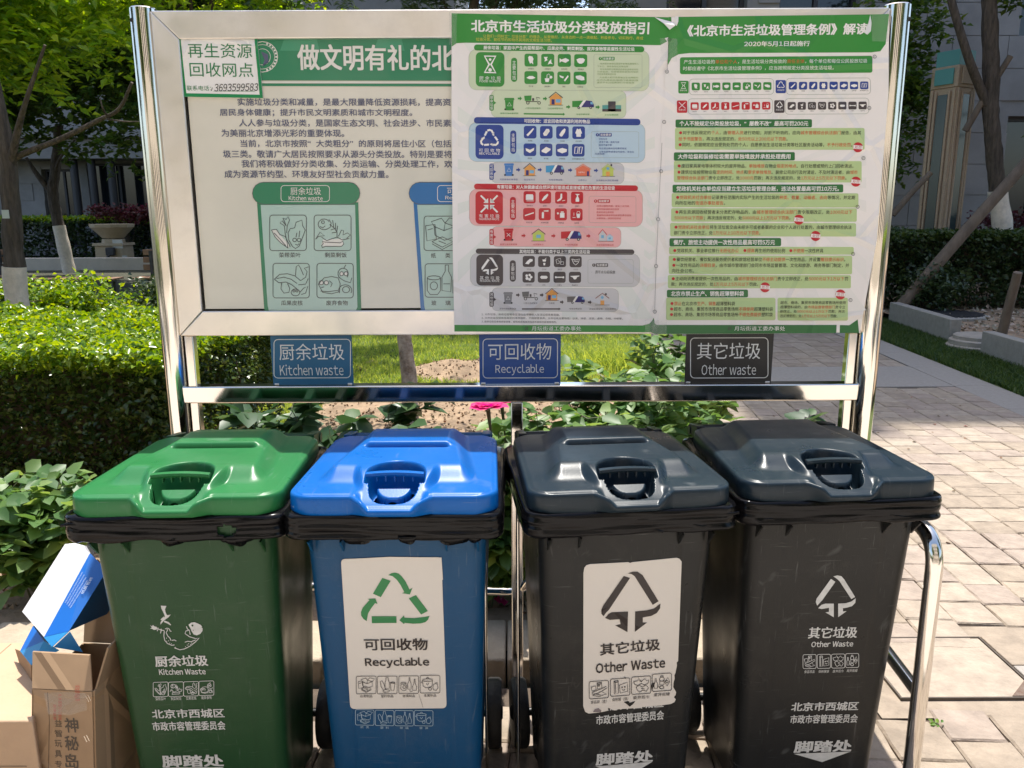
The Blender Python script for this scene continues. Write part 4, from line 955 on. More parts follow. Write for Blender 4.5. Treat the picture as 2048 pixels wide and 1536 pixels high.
for t_, a, b, y in (('实施垃圾分类和减量，是最大限量降低资源损耗，提高资', 530, 1985, 560), ('居民身体健康；提升市民文明素质和城市文明程度。', 408, 1722, 632), ('人人参与垃圾分类，是国家生态文明、社会进步、市民素', 540, 1987, 703),
    ('为美丽北京增添光彩的重要体现。', 420, 1258, 772), ('当前，北京市按照“大类粗分”的原则将居住小区（包括', 550, 1988, 843), ('圾三类。敬请广大居民按照要求从源头分类投放。特别是要将', 430, 1992, 915),
    ('我们将积极做好分类收集、分类运输、分类处理工作，欢', 557, 1996, 982), ('成为资源节约型、环境友好型社会贡献力量。', 440, 1560, 1052)):
    pr.text(t_, a, b, y, y + (b - a) * .0015, 52, pn, .012)
def bin_pic(x0, mg, ml, lab, sub, dx=0):
    pr.part('bin_drawing')
    pr.poly([(x0 + 30, 1240), (x0 + 722, 1244), (x0 + 742, 1985), (x0 + 735, 2015), (x0 + 700, 2035), (x0 + 130, 2030), (x0 + 90, 2010), (x0 + 80, 1980)], mg, 1)
    pr.poly([(x0 + 56, 1262), (x0 + 700, 1262), (x0 + 716, 1960), (x0 + 700, 1995), (x0 + 660, 2008), (x0 + 145, 2004), (x0 + 112, 1985), (x0 + 104, 1950)], ml, 2)
    pr.box(x0, 1108, x0 + 733, 1258, mg, 74, 3); pr.strip(pr.rr(x0, 1108, x0 + 733, 1258, 74), 4, pk, 3.5, True)
    pr.strip(pr.rr(x0 + 195, 1130, x0 + 526, 1240, 22), 4, pw, 4, True)
    pr.text(lab, x0 + 260, x0 + 468, 1168, 1168, 52, pw, lay=6); pr.text(sub, x0 + 248, x0 + 480, 1215, 1217, 32, pw, .012, lay=6)
bin_pic(632, pg, pt_, '厨余垃圾', 'Kitchen waste'); bin_pic(1700, pb, pt_, '可回收物', 'Recyclable')
z2 = lambda q: (q[0], q[1] + 1024)
def pic(x0, y0, x1, y1, strokes, fills=()):
    pr.part('pictogram')
    f = lambda q: (x0 + q[0] * (x1 - x0), y0 + 1024 + q[1] * (y1 - y0))
    pr.strip(pr.rr(x0, y0 + 1024, x1, y1 + 1024, 20), 5, pk, 4, True)
    for q in fills: pr.poly([f(p) for p in q], pw, 3.5)
    for q in strokes: pr.strip([f(p) for p in q], 5, pk, 4.5)
def arc(cx, cy, rx, ry, a0=0, a1=360, n=14): return [(cx + rx * math.cos(R(a0 + (a1 - a0) * k / n)), cy + ry * math.sin(R(a0 + (a1 - a0) * k / n))) for k in range(n + 1)]
V_LEAF = [[(.05,.42),(.15,.62),(.3,.78),(.5,.93)], [(.05,.42),(.18,.4),(.28,.55),(.42,.6),(.52,.8),(.56,.9)], [(.5,.93),(.46,.7),(.42,.5),(.4,.3),(.28,.22),(.34,.16),(.45,.3)], [(.45,.3),(.36,.08),(.45,.12),(.5,.04),(.54,.14),(.48,.3),(.46,.5)],
          [(.62,.88),(.52,.7),(.5,.5),(.56,.38),(.68,.36),(.72,.2),(.88,.14),(.9,.3),(.97,.42),(.9,.62),(.84,.78)], [(.62,.88),(.7,.94),(.8,.88),(.84,.78)], arc(.68,.7,.05,.05), arc(.8,.7,.05,.05), [(.7,.82),(.76,.85),(.8,.8)], [(.74,.5),(.72,.62)], [(.82,.44),(.8,.62)], [(.12,.5),(.3,.7),(.44,.86)]]
V_FISH = [arc(.27,.26,.16,.15,60,330), [(.34,.4),(.44,.34),(.46,.22),(.4,.12)], arc(.24,.2,.04,.04), [(.16,.32),(.24,.36),(.3,.3)], [(.42,.26),(.54,.36),(.62,.48),(.62,.62)], [(.5,.14),(.53,.34)], [(.58,.22),(.58,.4)], [(.64,.3),(.61,.46)], [(.45,.42),(.56,.38)], [(.48,.5),(.61,.48)],
          [(.04,.68),(.16,.48),(.28,.58),(.12,.6),(.04,.68)], [(.2,.62),(.34,.72),(.5,.66),(.62,.62),(.76,.7),(.95,.66)], [(.66,.6),(.74,.42),(.8,.44),(.78,.56),(.9,.5),(.98,.56),(.88,.66)], [(.25,.8),(.22,.74),(.3,.76),(.7,.78),(.78,.74),(.8,.82),(.74,.88),(.3,.88),(.22,.92),(.2,.86),(.25,.8)]]
V_FRUIT = [[(.04,.46),(.18,.32),(.4,.3),(.6,.36),(.76,.5),(.9,.4),(.94,.24),(.86,.14),(.98,.1)], [(.04,.46),(.16,.56),(.36,.54),(.52,.62),(.66,.74)], [(.24,.56),(.22,.74),(.3,.86),(.44,.84),(.46,.72),(.4,.58)], [(.62,.36),(.64,.1),(.7,.04),(.76,.14),(.84,.34)], arc(.62,.84,.12,.1), arc(.58,.8,.03,.03), arc(.66,.8,.03,.03), [(.74,.84),(.84,.72),(.96,.66),(.9,.86),(.78,.9)], [(.1,.44),(.3,.4),(.5,.46),(.66,.58)], [(.7,.62),(.9,.6),(.97,.44)]]
V_FOOD = [[(.04,.6),(.2,.42),(.4,.38),(.58,.42),(.64,.58),(.62,.82),(.4,.88),(.16,.84),(.04,.6)], arc(.12,.56,.06,.06), arc(.26,.56,.06,.06), [(.12,.7),(.2,.68)], [(.34,.5),(.42,.58),(.38,.68)], arc(.72,.3,.14,.16,130,400), [(.74,.14),(.8,.04)], arc(.68,.3,.05,.06), arc(.8,.3,.05,.06), [(.6,.4),(.74,.5),(.92,.56),(.96,.42)], arc(.78,.78,.18,.16,150,390), arc(.8,.76,.1,.09), [(.1,.8),(.3,.82),(.58,.78)]]
V_BOX = [[(.28,.3),(.55,.42),(.85,.3),(.85,.6),(.56,.7),(.3,.55),(.28,.3)], [(.28,.3),(.2,.16),(.48,.06),(.58,.2)], [(.55,.42),(.58,.2),(.85,.3)], [(.58,.2),(.7,.05),(.98,.12),(.85,.3)], [(.04,.28),(.3,.24),(.34,.66),(.08,.72),(.04,.28)], [(.1,.4),(.24,.36)], [(.22,.74),(.5,.6),(.8,.74),(.5,.9),(.22,.74)], [(.22,.8),(.5,.97),(.8,.8)], [(.4,.72),(.6,.8)]]
V_JAR = [arc(.24,.42,.18,.06), [(.06,.42),(.06,.8),(.14,.92),(.34,.92),(.42,.8),(.42,.42)], [(.55,.04),(.55,.22),(.46,.4),(.46,.8),(.7,.84),(.72,.4),(.64,.22),(.64,.04),(.55,.04)], [(.84,.14),(.82,.34),(.76,.5),(.76,.88),(.96,.88),(.96,.5),(.9,.34),(.9,.14)], arc(.24,.66,.1,.12), [(.5,.6),(.68,.6)]]
W_ = lambda s: [[(x, y) for x, y in q] for q in s]
pic(750, 308, 1000, 550, V_LEAF, [[(.05,.42),(.18,.42),(.28,.55),(.5,.8),(.54,.92),(.3,.78),(.15,.62)]]); pic(1053, 308, 1305, 550, V_FISH, [[(.24,.7),(.76,.66),(.8,.82),(.74,.88),(.26,.88),(.2,.84)]])
pic(772, 637, 1020, 873, V_FRUIT); pic(1072, 637, 1320, 873, V_FOOD, [arc(.12,.56,.05,.05)[:-1], arc(.26,.56,.05,.05)[:-1], arc(.68,.3,.04,.05)[:-1], arc(.8,.3,.04,.05)[:-1]])
pic(1803, 315, 2050, 550, V_BOX); pic(1810, 640, 2060, 868, V_JAR)
pr.part('lettering')
for t_, a, b, y in (('菜帮菜叶', 812, 962, 580), ('剩菜剩饭', 1125, 1275, 580), ('瓜果皮核', 827, 975, 907), ('废弃食物', 1135, 1283, 907), ('纸', 1850, 1884, 583), ('类', 1948, 1982, 583), ('玻', 1853, 1887, 907), ('璃', 1948, 1984, 907)):
    pr.text(t_, a, b, y + 1024, y + 1024, 34, pk, .012)
pr.build('printed_face', board)
# ------------------------------------------------------------------ phone sticker on the glass
def sheet(name, pts, conv, yy, th, m, label, cat, group=None, thing_=True):
    P0 = [at_y(*conv(x, y), yy) for x, y in pts]; c = sum(P0, Vector()) / len(P0)
    t_ = thing(name, c, label, cat, group); mb_ = MB(); mb_.prism([p for p in P0][::-1], (0, th, 0)); mb_.build('sheet', m, t_); return t_
cz = Z(320, 40, 3.4133)
st = sheet('contact_sticker', [(118, 100), (662, 108), (703, 533), (160, 524)], cz, PY - .0052, .0026, iwt, 'white sticker with green border and handwritten phone number on the board corner', 'sticker')
pr = Print((0, PY - .0053, 1.6), (0, -1, 0), cz, .0003)
gs = ink('sticker green', (.01, .24, .075)); igs = ink('sticker letter green', (.02, .20, .07))
o_ = [(118, 100), (662, 108), (703, 533), (160, 524)]; n_ = [(140, 124), (645, 132), (680, 510), (180, 500)]
for k in range(4): pr.poly([o_[k], o_[(k + 1) % 4], n_[(k + 1) % 4], n_[k]], gs, 1)
pr.text('再生资源', 190, 628, 208, 212, 98, igs, .0); pr.text('回收网点', 203, 637, 338, 342, 96, igs, .0)
pr.text('联系电话：', 183, 350, 465, 466, 34, igs, .0); pr.text('3693599583', 370, 672, 463, 458, 52, ik, .004, shear=.25)
pr.strip([(352, 484), (358, 462)], 4, ik, 3); pr.strip([(365, 486), (650, 488)], 2, igs, 2)
pr.build('lettering', st)
# ------------------------------------------------------------------ hanging plates under the board
SY = BD + .018
def plate(lab, x0, x1, y0, y1, m, t1, t2, w1, w2, iwm):
    t_ = thing('hanging_sign', at_y((x0 + x1) / 2, y1, SY), lab, 'sign', 'small signs between the board and the rail')
    a, b = at_y(x0, y0, SY), at_y(x1, y1, SY); mb_ = MB(); mb_.box(a.x, b.x, SY, SY + .004, zr1 + .0005, bz0 - .0005); mb_.build('plate', m, t_, bevel=.001)
    p = Print((0, SY - .0004, 1.2), (0, -1, 0), None, .0004); h = y1 - y0; cx = (x0 + x1) / 2
    p.strip(p.rr(x0 + 8, y0 + 6, x1 - 6, y1 - 8, 8, -.004), 1.6, iwm, 1, True)
    p.text(t1, cx - w1 / 2, cx + w1 / 2, y0 + h * .34, y0 + h * .335, 33, iwm, .0); p.text(t2, cx - w2 / 2, cx + w2 / 2, y0 + h * .735, y0 + h * .73, 22, iwm, .0)
    for x in (a.x + .004, b.x - .018):
        mb_ = MB(); mb_.box(x, x + .014, SY - .002, SY + .008, zr1 + .0006, zr1 + .006); mb_.build('sealant_blob', iwt, t_, bevel=.002)
    p.build('lettering', t_)
m_pb = mat('teal blue sign paint', (.010, .125, .26), .4, var=.08, dirt=.08); m_pb2 = mat('blue sign paint', (.006, .07, .29), .4, var=.08, dirt=.08); m_pk2 = mat('black sign paint', (.010, .012, .015), .4, var=.1, dirt=.1)
islv = ink('silver grey', (.74, .76, .76))
plate('teal blue hanging sign reading Kitchen waste', 540, 707, 673, 764, m_pb, '厨余垃圾', 'Kitchen waste', 130, 127, islv)
plate('blue hanging sign reading Recyclable', 958, 1121, 672, 764, m_pb2, '可回收物', 'Recyclable', 126, 97, islv)
plate('black hanging sign reading Other waste', 1373, 1542, 670, 764, m_pk2, '其它垃圾', 'Other waste', 127, 109, islv)
# ------------------------------------------------------------------ poster one
PQ = BD - .0035
m_ppr = mat('glossy poster paper', (.83, .795, .77), .34, var=.03, vscale=4, coat=.15, crease=.45)
z3 = Z(900, 20, 4.5177); dz4 = 330 * 4.5177       # the second crop sits 330 px lower
p1 = sheet('poster', [(14, 30), (1985, 66), (1950, 700), (1903, 1490 + 600), (1855, 2580), (1846, 2912), (40, 2905), (26, 2300), (14, 900)], z3, PQ, .0022, m_ppr, 'sorting guide poster with green, blue, red and grey sections, middle of the board', 'poster')
pr = Print((0, PQ - .0002, 1.7), (0, -1, 0), z3, .00025)
cx, cy = 950, 1500
for k in range(28):
    a = R(k * 360 / 28 + 4); b = R(k * 360 / 28 + 10); 
    def lim(an):
        dx, dy = math.cos(an), math.sin(an); t_ = min((900 if dx > 0 else 880) / abs(dx) if abs(dx) > 1e-6 else 1e9, 1290 / abs(dy) if abs(dy) > 1e-6 else 1e9); return (cx + dx * t_, cy + dy * t_)
    pr.poly([(cx, cy), lim(a), lim(b)], iray2 if k % 2 else iray, 1)
for k in range(7):
    y = 1560 + k * 150; pr.poly([(1790 - k * 9, y), (1840 - k * 9, y + 40), (1895 - k * 9, y), (1895 - k * 9, y + 60), (1840 - k * 9, y + 100), (1790 - k * 9, y + 60)], iray, 1.2)
pr.poly([(14, 30), (1985, 66), (1972, 250), (1960, 285), (1900, 318), (145, 296), (60, 300), (16, 330)], ig, 1.5)
pr.poly([(40, 2845), (1740, 2850), (1800, 2835), (1852, 2780), (1846, 2912), (40, 2905)], ig, 1.5)
pr.text('北京市生活垃圾分类投放指引', 190, 1800, 143, 165, 112, iw, .03)
pr.text('让我们一同树立“垃圾分类”的理念，从我做起，从身边的一点一滴做起，积极参与，切实践行，养成', 300, 1745, 235, 255, 30, iyl, .0)
pr.text('垃圾分类、勤俭节约和物尽其用的文明生活习惯。', 235, 920, 264, 276, 30, iyl, .0)
def section(y, c, cl, head, hx, ic, lines, box, sk=.011, hpos=(217, 1755), en='', cn='', sym=None, tail=None):
    pr.part("section_panel")
    pr.box(y['b0x'], y['p0'], y['b1x'], y['p1'], cl, 70, 2, sk * .6, line=iline, lw=2)
    pr.box(hpos[0], y['h0'], hpos[1], y['h1'], c, 26, 3, sk)
    pr.text(head, hx[0], hx[1], (y['h0'] + y['h1']) / 2 + sk * (hx[0] - hpos[0]), (y['h0'] + y['h1']) / 2 + sk * (hx[1] - hpos[0]), 36, iw, .02, lay=5)
    pr.box(y['tx0'], y['t0'], y['tx1'], y['t1'], c, 42, 3, sk)
    a, b = y['tx0'], y['tx1']; h = y['t1'] - y['t0']; cxx = (a + b) / 2
    if sym == 'glass':
        yt = y['t0'] + h * .12; pr.strip([(cxx - 50, yt), (cxx + 50, yt + 1), (cxx + 8, yt + h * .24), (cxx + 50, yt + h * .48), (cxx - 50, yt + h * .47), (cxx - 8, yt + h * .24)], 17, iw, 5, True)
        pr.circ(cxx, yt + h * .1, 12, iw, 5); pr.circ(cxx, yt + h * .4, 16, iw, 5)
    elif sym == 'tri': recycle(pr, cxx, y['t0'] + h * .38, 160, h * .5, iw, 5)
    elif sym == 'x':
        for sx_ in (-1, 1):
            for sy_ in (-1, 1):
                yc = y['t0'] + h * .39
                pr.strip([(cxx + sx_ * 76, yc + sy_ * 76), (cxx + sx_ * 22, yc + sy_ * 22)], 15, iw, 5); pr.poly([(cxx + sx_ * 8, yc + sy_ * 8), (cxx + sx_ * 10, yc + sy_ * 52), (cxx + sx_ * 52, yc + sy_ * 10)], iw, 5)
    elif sym == 'oth': other_symbol(pr, cxx, y['t0'] + h * .38, 150, h * .56, iw, 5)
    pr.text(cn, a + 32, b - 32, y['t1'] - h * .25, y['t1'] - h * .245, 32, iw, .0, lay=5); pr.text(en, a + 34, b - 34, y['t1'] - h * .155, y['t1'] - h * .15, 20, iw, .01, lay=5)
    pr.box(y['mx0'], y['m0'], y['mx0'] + 55, y['m1'], c, 26, 3); pr.vtext('主要包括', y['mx0'] + 12, y['mx0'] + 43, y['m0'] + 22, y['m1'] - 16, iw, lay=5)
    s_ = y['is']
    for r_ in range(2):
        for k in range(4):
            x0 = y['ix'][r_][k]; y0 = y['iy'][r_] + sk * (x0 - y['ix'][r_][0]); pr.box(x0, y0, x0 + s_, y0 + y['ih'], c, 20, 3); icon(pr, ic[0][r_ * 4 + k], x0 + 8, y0 + 8, s_ - 16, y['ih'] - 16, iw, 5)
            lb = ic[1][r_ * 4 + k]; w_ = min(13.5 * len(lb), 110); pr.text(lb, x0 + s_ / 2 - w_ / 2, x0 + s_ / 2 + w_ / 2, y0 + y['ih'] + 20, y0 + y['ih'] + 21, 14, igy, lay=4)
    q = box; pr.strip(pr.rr(q[0], q[1], q[2], q[3], 18, .004), 2, iline, 4, True)
    pr.circ(q[4] + 16, q[5], 15, c, 4); pr.box(q[4] + 34, q[5] - 16, q[4] + 145, q[5] + 16, c, 6, 4); pr.text('投放要求', q[4] + 42, q[4] + 138, q[5], q[5], 22, iw, .01, lay=5); pr.box(q[4] + 14, q[5] - 9, q[4] + 18, q[5] + 6, iw, lay=5)
    for t_, x, x1, yy, hh in lines: pr.text(t_, x, x1, yy, yy + .006 * (x1 - x), hh, (c if c is not ig else ink('olive text', (.25, .36, .14))) if hh < 28 else ik, lay=5)
def other_symbol(p, cx, cy, w_, h_, m, lay):
    X = lambda u: cx + u * w_ / 2; Y = lambda v: cy + v * h_ / 2; q = lambda *a: [(X(u), Y(v)) for u, v in a]
    p.poly(q((-.24,-.86),(-.02,-.72),(-.68,.18),(-.82,.32),(-.93,.44),(-1.0,.26),(-.96,.10)), m, lay)
    p.poly(q((-.12,-.98),(.08,-1.03),(.28,-.99),(.42,-.84),(.97,.02),(.78,.12),(.18,-.76),(.04,-.88)), m, lay)
    p.poly(q((-.88,.56),(-.72,.40),(-.52,.34),(-.1,.34),(-.1,1.0),(-.52,.76),(-.34,.74),(-.34,.54),(-.7,.60)), m, lay)
    p.poly(q((.12,.34),(.5,.32),(.78,.24),(1.0,.08),(.98,.30),(.82,.46),(.55,.54),(.36,.56),(.36,.72),(.55,.70),(.12,1.0)), m, lay)
def truck(p, x, y, w_, h_, c, side=0):
    p.poly([(x, y + h_ * .1), (x + w_ * .5, y + h_ * .05), (x + w_ * .3, y + h_ * .78), (x, y + h_ * .78)], c, 4); p.poly([(x + w_ * .5, y + h_ * .05), (x + w_ * .64, y), (x + w_ * .42, y + h_ * .78), (x + w_ * .28, y + h_ * .78)], iw, 4)
    p.poly([(x + w_ * .64, y + h_ * .02), (x + w_ * .9, y + h_ * .1), (x + w_, y + h_ * .5), (x + w_, y + h_ * .8), (x + w_ * .42, y + h_ * .8)], inb, 4); p.poly([(x + w_ * .84, y + h_ * .18), (x + w_ * .93, y + h_ * .22), (x + w_ * .97, y + h_ * .48), (x + w_ * .84, y + h_ * .46)], isky, 5)
    for u in (.3, .85): p.circ(x + w_ * u, y + h_ * .85, h_ * .15, ik, 5); p.circ(x + w_ * u, y + h_ * .85, h_ * .07, igyl, 6)
def trike(p, x, y, w_, h_, c):
    p.poly([(x, y + h_ * .05), (x + w_ * .45, y), (x + w_ * .42, y + h_ * .6), (x + w_ * .04, y + h_ * .6)], c, 4)
    p.strip([(x + w_ * .1, y + h_ * .68), (x + w_ * .8, y + h_ * .68), (x + w_ * .75, y + h_ * .2), (x + w_ * .95, y + h_ * .3)], h_ * .08, ik, 4); p.poly([(x + w_ * .48, y + h_ * .3), (x + w_ * .6, y + h_ * .3), (x + w_ * .6, y + h_ * .6), (x + w_ * .48, y + h_ * .6)], igy, 4)
    for u in (.22, .9): p.ring(x + w_ * u, y + h_ * .82, h_ * .15, h_ * .07, ik, 5, 12)
def house(p, x, y, w_, h_, c, roof, kind=0):
    p.poly([(x + w_ * .08, y + h_ * .42), (x + w_ / 2, y + h_ * .08), (x + w_ * .92, y + h_ * .42), (x + w_ * .92, y + h_), (x + w_ * .08, y + h_)], c, 4); p.strip([(x, y + h_ * .44), (x + w_ / 2, y), (x + w_, y + h_ * .44)], h_ * .06, roof, 5)
    if kind == 0: p.box(x + w_ * .2, y + h_ * .55, x + w_ * .42, y + h_ * .95, inb, lay=5); p.box(x + w_ * .5, y + h_ * .55, x + w_ * .84, y + h_ * .8, isky, lay=5)
    elif kind == 1: p.box(x + w_ * .34, y + h_ * .48, x + w_ * .66, y + h_ * .74, isky, lay=5)
    elif kind == 2: p.box(x + w_ * .74, y + h_ * .6, x + w_ * .86, y + h_ * .98, inb, lay=5); p.text('分拣中心', x + w_ * .2, x + w_ * .62, y + h_ * .68, y + h_ * .68, h_ * .14, iw, lay=6)
    elif kind == 3: p.circ(x + w_ * .5, y + h_ * .36, h_ * .13, isky, 5); p.box(x + w_ * .36, y + h_ * .62, x + w_ * .64, y + h_, ior, lay=5); p.box(x + w_ * .7, y + h_ * .0, x + w_ * .82, y + h_ * .16, igy, lay=5)
    p.strip([(x - 4, y + h_), (x + w_ + 4, y + h_)], 4, ik, 5)
def binpic(p, x, y, w_, h_, c, sym):
    p.poly([(x + w_ * .04, y), (x + w_ * .96, y), (x + w_, y + h_ * .16), (x, y + h_ * .16)], c, 4); p.poly([(x + w_ * .07, y + h_ * .17), (x + w_ * .93, y + h_ * .17), (x + w_ * .84, y + h_), (x + w_ * .14, y + h_)], c, 4)
    for u in (.1, .88): p.circ(x + w_ * u, y + h_ * .92, h_ * .08, ik, 5, 8)
    if sym == 'x': p.strip([(x + w_ * .33, y + h_ * .38), (x + w_ * .67, y + h_ * .64)], 4, iw, 5); p.strip([(x + w_ * .67, y + h_ * .38), (x + w_ * .33, y + h_ * .64)], 4, iw, 5.5)
    else: p.strip([(x + w_ * .5, y + h_ * .36), (x + w_ * .7, y + h_ * .64), (x + w_ * .3, y + h_ * .64)], 4, iw, 5, True)
def arrow(p, x, y, c, w_=38): p.poly([(x, y - 8), (x + w_ * .5, y - 8), (x + w_ * .5, y - 20), (x + w_, y), (x + w_ * .5, y + 20), (x + w_ * .5, y + 8), (x, y + 8)], c, 4)
def flow(y0, y1, x0, x1, c, cl, vt, vy, caps):
    pr.part('flow_row')
    pr.box(x0, y0, x1, y1, cl, 50, 2, .008, line=iline, lw=2); pr.box(356, vy[0], 396, vy[1], c, 14, 3); pr.poly([(396, (vy[0] + vy[1]) / 2 - 16), (418, (vy[0] + vy[1]) / 2), (396, (vy[0] + vy[1]) / 2 + 16)], c, 3); pr.vtext(vt, 362, 390, vy[0] + 6, vy[1] - 6, iw, lay=5)
    for t_, a, b, yy in caps: pr.text(t_, a, b, yy, yy, 16, ig if c is ig else c, lay=4)
L1 = ['菜帮菜叶', '瓜果皮壳', '鱼骨鱼刺', '剩菜剩饭', '茶叶渣', '残枝落叶', '调料', '过期食品']; L2 = ['玻璃瓶', '易拉罐', '饮料瓶', '旧纺织物', '废报纸', '废书籍', '快递纸箱', '废弃电器电子产品']
L3 = ['充电电池', '温度计', '血压计', '消毒剂', '荧光灯管', '杀虫剂容器', '过期药品', '油漆桶']; L4 = ['卫生纸', '饮料杯', '塑料袋', '大贝壳', '污损纸张', '尿布', '大骨头', '陶瓷碎片']
d4 = dz4
section(dict(b0x=170, b1x=1798, p0=355, p1=722, h0=312, h1=366, tx0=233, tx1=492, t0=380, t1=692, mx0=552, m0=432, m1=650, **{'is': 118}, ih=116, ix=((673, 824, 974, 1122), (672, 822, 970, 1117)), iy=(395, 553)), ig, igl2,
    '厨余垃圾：家庭中产生的菜帮菜叶、瓜果皮壳、剩菜剩饭、废弃食物等易腐性生活垃圾', (303, 1668), (KFOOD, L1),
    [('纯流质的食物垃圾如牛奶等应直接倒入', 1355, 1705, 485, 16), ('下水口，袋装食物应去除包装', 1330, 1610, 510, 16), ('有包装物的过期食品应将包装物去除后', 1355, 1700, 536, 16), ('分类投放，包装物请投放到对应的', 1330, 1700, 558, 16), ('可回收物或其他垃圾', 1330, 1500, 580, 16), ('大块骨头和贝壳等难以生化降解的', 1350, 1700, 610, 16), ('应作为其他垃圾进行投放处理', 1325, 1700, 634, 16), ('请沥干水分后再进行分类投放', 1325, 1665, 656, 16)], (1300, 400, 1735, 700, 1342, 440), en='FOOD WASTE', cn='厨 余 垃 圾', sym='glass')
flow(722, 968, 372, 1590, ig, igl2, '厨余垃圾', (768, 910), [('厨余垃圾收集容器', 455, 618, 934), ('小型垃圾运输车', 680, 820, 888), ('垃圾楼或暂存点', 882, 1020, 890), ('专用车辆运输', 1140, 1260, 943), ('生化处理设施', 1398, 1520, 948)])
binpic(pr, 490, 795, 92, 112, ig, 'h'); arrow(pr, 612, 800, ig); trike(pr, 670, 772, 150, 82, ig); arrow(pr, 840, 802, ig); house(pr, 892, 742, 126, 118, ior, ik, 0); arrow(pr, 1050, 876, ig); truck(pr, 1104, 815, 196, 80, ig); arrow(pr, 1316, 878, ig)
pr.box(1376, 860, 1546, 918, iteal, lay=4); pr.box(1428, 826, 1496, 918, igy, lay=5); pr.box(1376, 895, 1546, 918, igy, lay=5); pr.poly([(666, 932), (1020, 936), (1020, 928), (1040, 942), (1020, 956), (1020, 948), (666, 944)], ig, 4)
section(dict(b0x=170, b1x=1762, p0=1015, p1=1370, h0=968, h1=1026, tx0=230, tx1=484, t0=1035, t1=1345, mx0=544, m0=1088, m1=1300, **{'is': 114}, ih=114, ix=((667, 813, 959, 1105), (665, 811, 956, 1102)), iy=(1047, 1206)), ibl, ibll,
    '可回收物：适宜回收和资源利用的物品', (670, 1265), (KREC, L2), [('· 轻投轻放', 1320, 1420, 1165, 17), ('· 清洁干燥，避免污染', 1320, 1530, 1193, 17), ('· 废纸尽量平整', 1320, 1462, 1220, 17), ('· 有尖锐边角的应包裹后投放', 1320, 1595, 1250, 17), ('· 立体包装物请清空内容物，清洁后', 1318, 1662, 1281, 17), ('压扁投放', 1308, 1396, 1300, 17)], (1275, 1098, 1705, 1334, 1316, 1128), hpos=(217, 1720), en='RECYCLABLE', cn='可 回 收 物', sym='tri')
flow(1374, 1374 + 188, 372, 1572, ibl, igyl, '可回收物', (1388, 1535), [('可回收物收集容器', 450, 612, d4 + 40), ('社区暂存点', 668, 768, d4 + 42), ('专用车辆运输', 893, 1015, d4 + 44), ('分拣中心', 1158, 1238, d4 + 47), ('各类再生资源处理设施', 1320, 1520, d4 + 49)])
binpic(pr, 488, 1386, 90, 114, ink('bin blue', (.06, .2, .5)), 'h'); arrow(pr, 598, 1444, ibl); house(pr, 664, 1386, 112, 112, ior, ik, 0); arrow(pr, 793, 1444, ibl); truck(pr, 866, 1398, 166, 90, ink('truck blue', (.05, .3, .55))); arrow(pr, 1067, 1447, ibl); house(pr, 1128, 1393, 148, 108, isal, isal, 2); arrow(pr, 1300, 1450, ibl); house(pr, 1366, 1393, 120, 110, iyg, iyg, 3)
section(dict(b0x=175, b1x=1740, p0=d4 + 125, p1=d4 + 458, h0=d4 + 78, h1=d4 + 130, tx0=230, tx1=478, t0=d4 + 145, t1=d4 + 443, mx0=541, m0=d4 + 198, m1=d4 + 406, **{'is': 110}, ih=110, ix=((664, 804, 949, 1093), (661, 801, 946, 1088)), iy=(d4 + 146, d4 + 298)), ird, irl,
    '有害垃圾：对人体健康或自然环境可能造成直接或潜在危害的生活垃圾', (425, 1490), (KHAZ, L3), [('· 应保证器物完整，避免二次污染', 1298, 1618, d4 + 280, 17), ('· 如有残留请密闭后投放', 1298, 1528, d4 + 308, 17), ('· 投放时请注意轻放', 1298, 1480, d4 + 336, 17), ('· 易破损的请连带包装或包裹后投放', 1298, 1638, d4 + 363, 17), ('· 如易挥发，请密封后投放', 1298, 1545, d4 + 391, 17)], (1256, d4 + 192, 1680, d4 + 430, 1300, d4 + 236), hpos=(217, 1698), en='HAZARDOUS WASTE', cn='有 害 垃 圾', sym='x')
flow(d4 + 466, d4 + 645, 375, 1545, ird, irl, '有害垃圾', (d4 + 488, d4 + 632), [('有害垃圾收集容器', 452, 606, d4 + 626), ('社区暂存点', 752, 845, d4 + 628), ('专用车辆运输', 1036, 1153, d4 + 630), ('各类危废处理设施', 1322, 1478, d4 + 632)])
binpic(pr, 484, d4 + 484, 90, 110, ird, 'x'); arrow(pr, 646, d4 + 548, ird); house(pr, 738, d4 + 488, 124, 108, iyg, ik, 1); arrow(pr, 916, d4 + 550, ird); truck(pr, 1003, d4 + 503, 185, 92, ird); arrow(pr, 1232, d4 + 551, ird); house(pr, 1340, d4 + 492, 76, 106, igyl, ird, 1); house(pr, 1410, d4 + 532, 66, 66, ibll, ink('lilac', (.5, .5, .6)), 1)
section(dict(b0x=184, b1x=1714, p0=d4 + 705, p1=d4 + 1005, h0=d4 + 664, h1=d4 + 712, tx0=238, tx1=480, t0=d4 + 718, t1=d4 + 998, mx0=540, m0=d4 + 770, m1=d4 + 964, **{'is': 110}, ih=100, ix=((657, 796, 938, 1080), (655, 793, 935, 1074)), iy=(d4 + 731, d4 + 872)), igy, igyl,
    '其他垃圾：不能归类于以上三类的生活垃圾', (627, 1265), (KOTH, L4), [('· 沥干水分后投放', 1278, 1492, d4 + 876, 29)], (1246, d4 + 762, 1656, d4 + 978, 1283, d4 + 814), sk=.006, hpos=(233, 1665), en='RESIDUAL WASTE', cn='其 他 垃 圾', sym='oth')
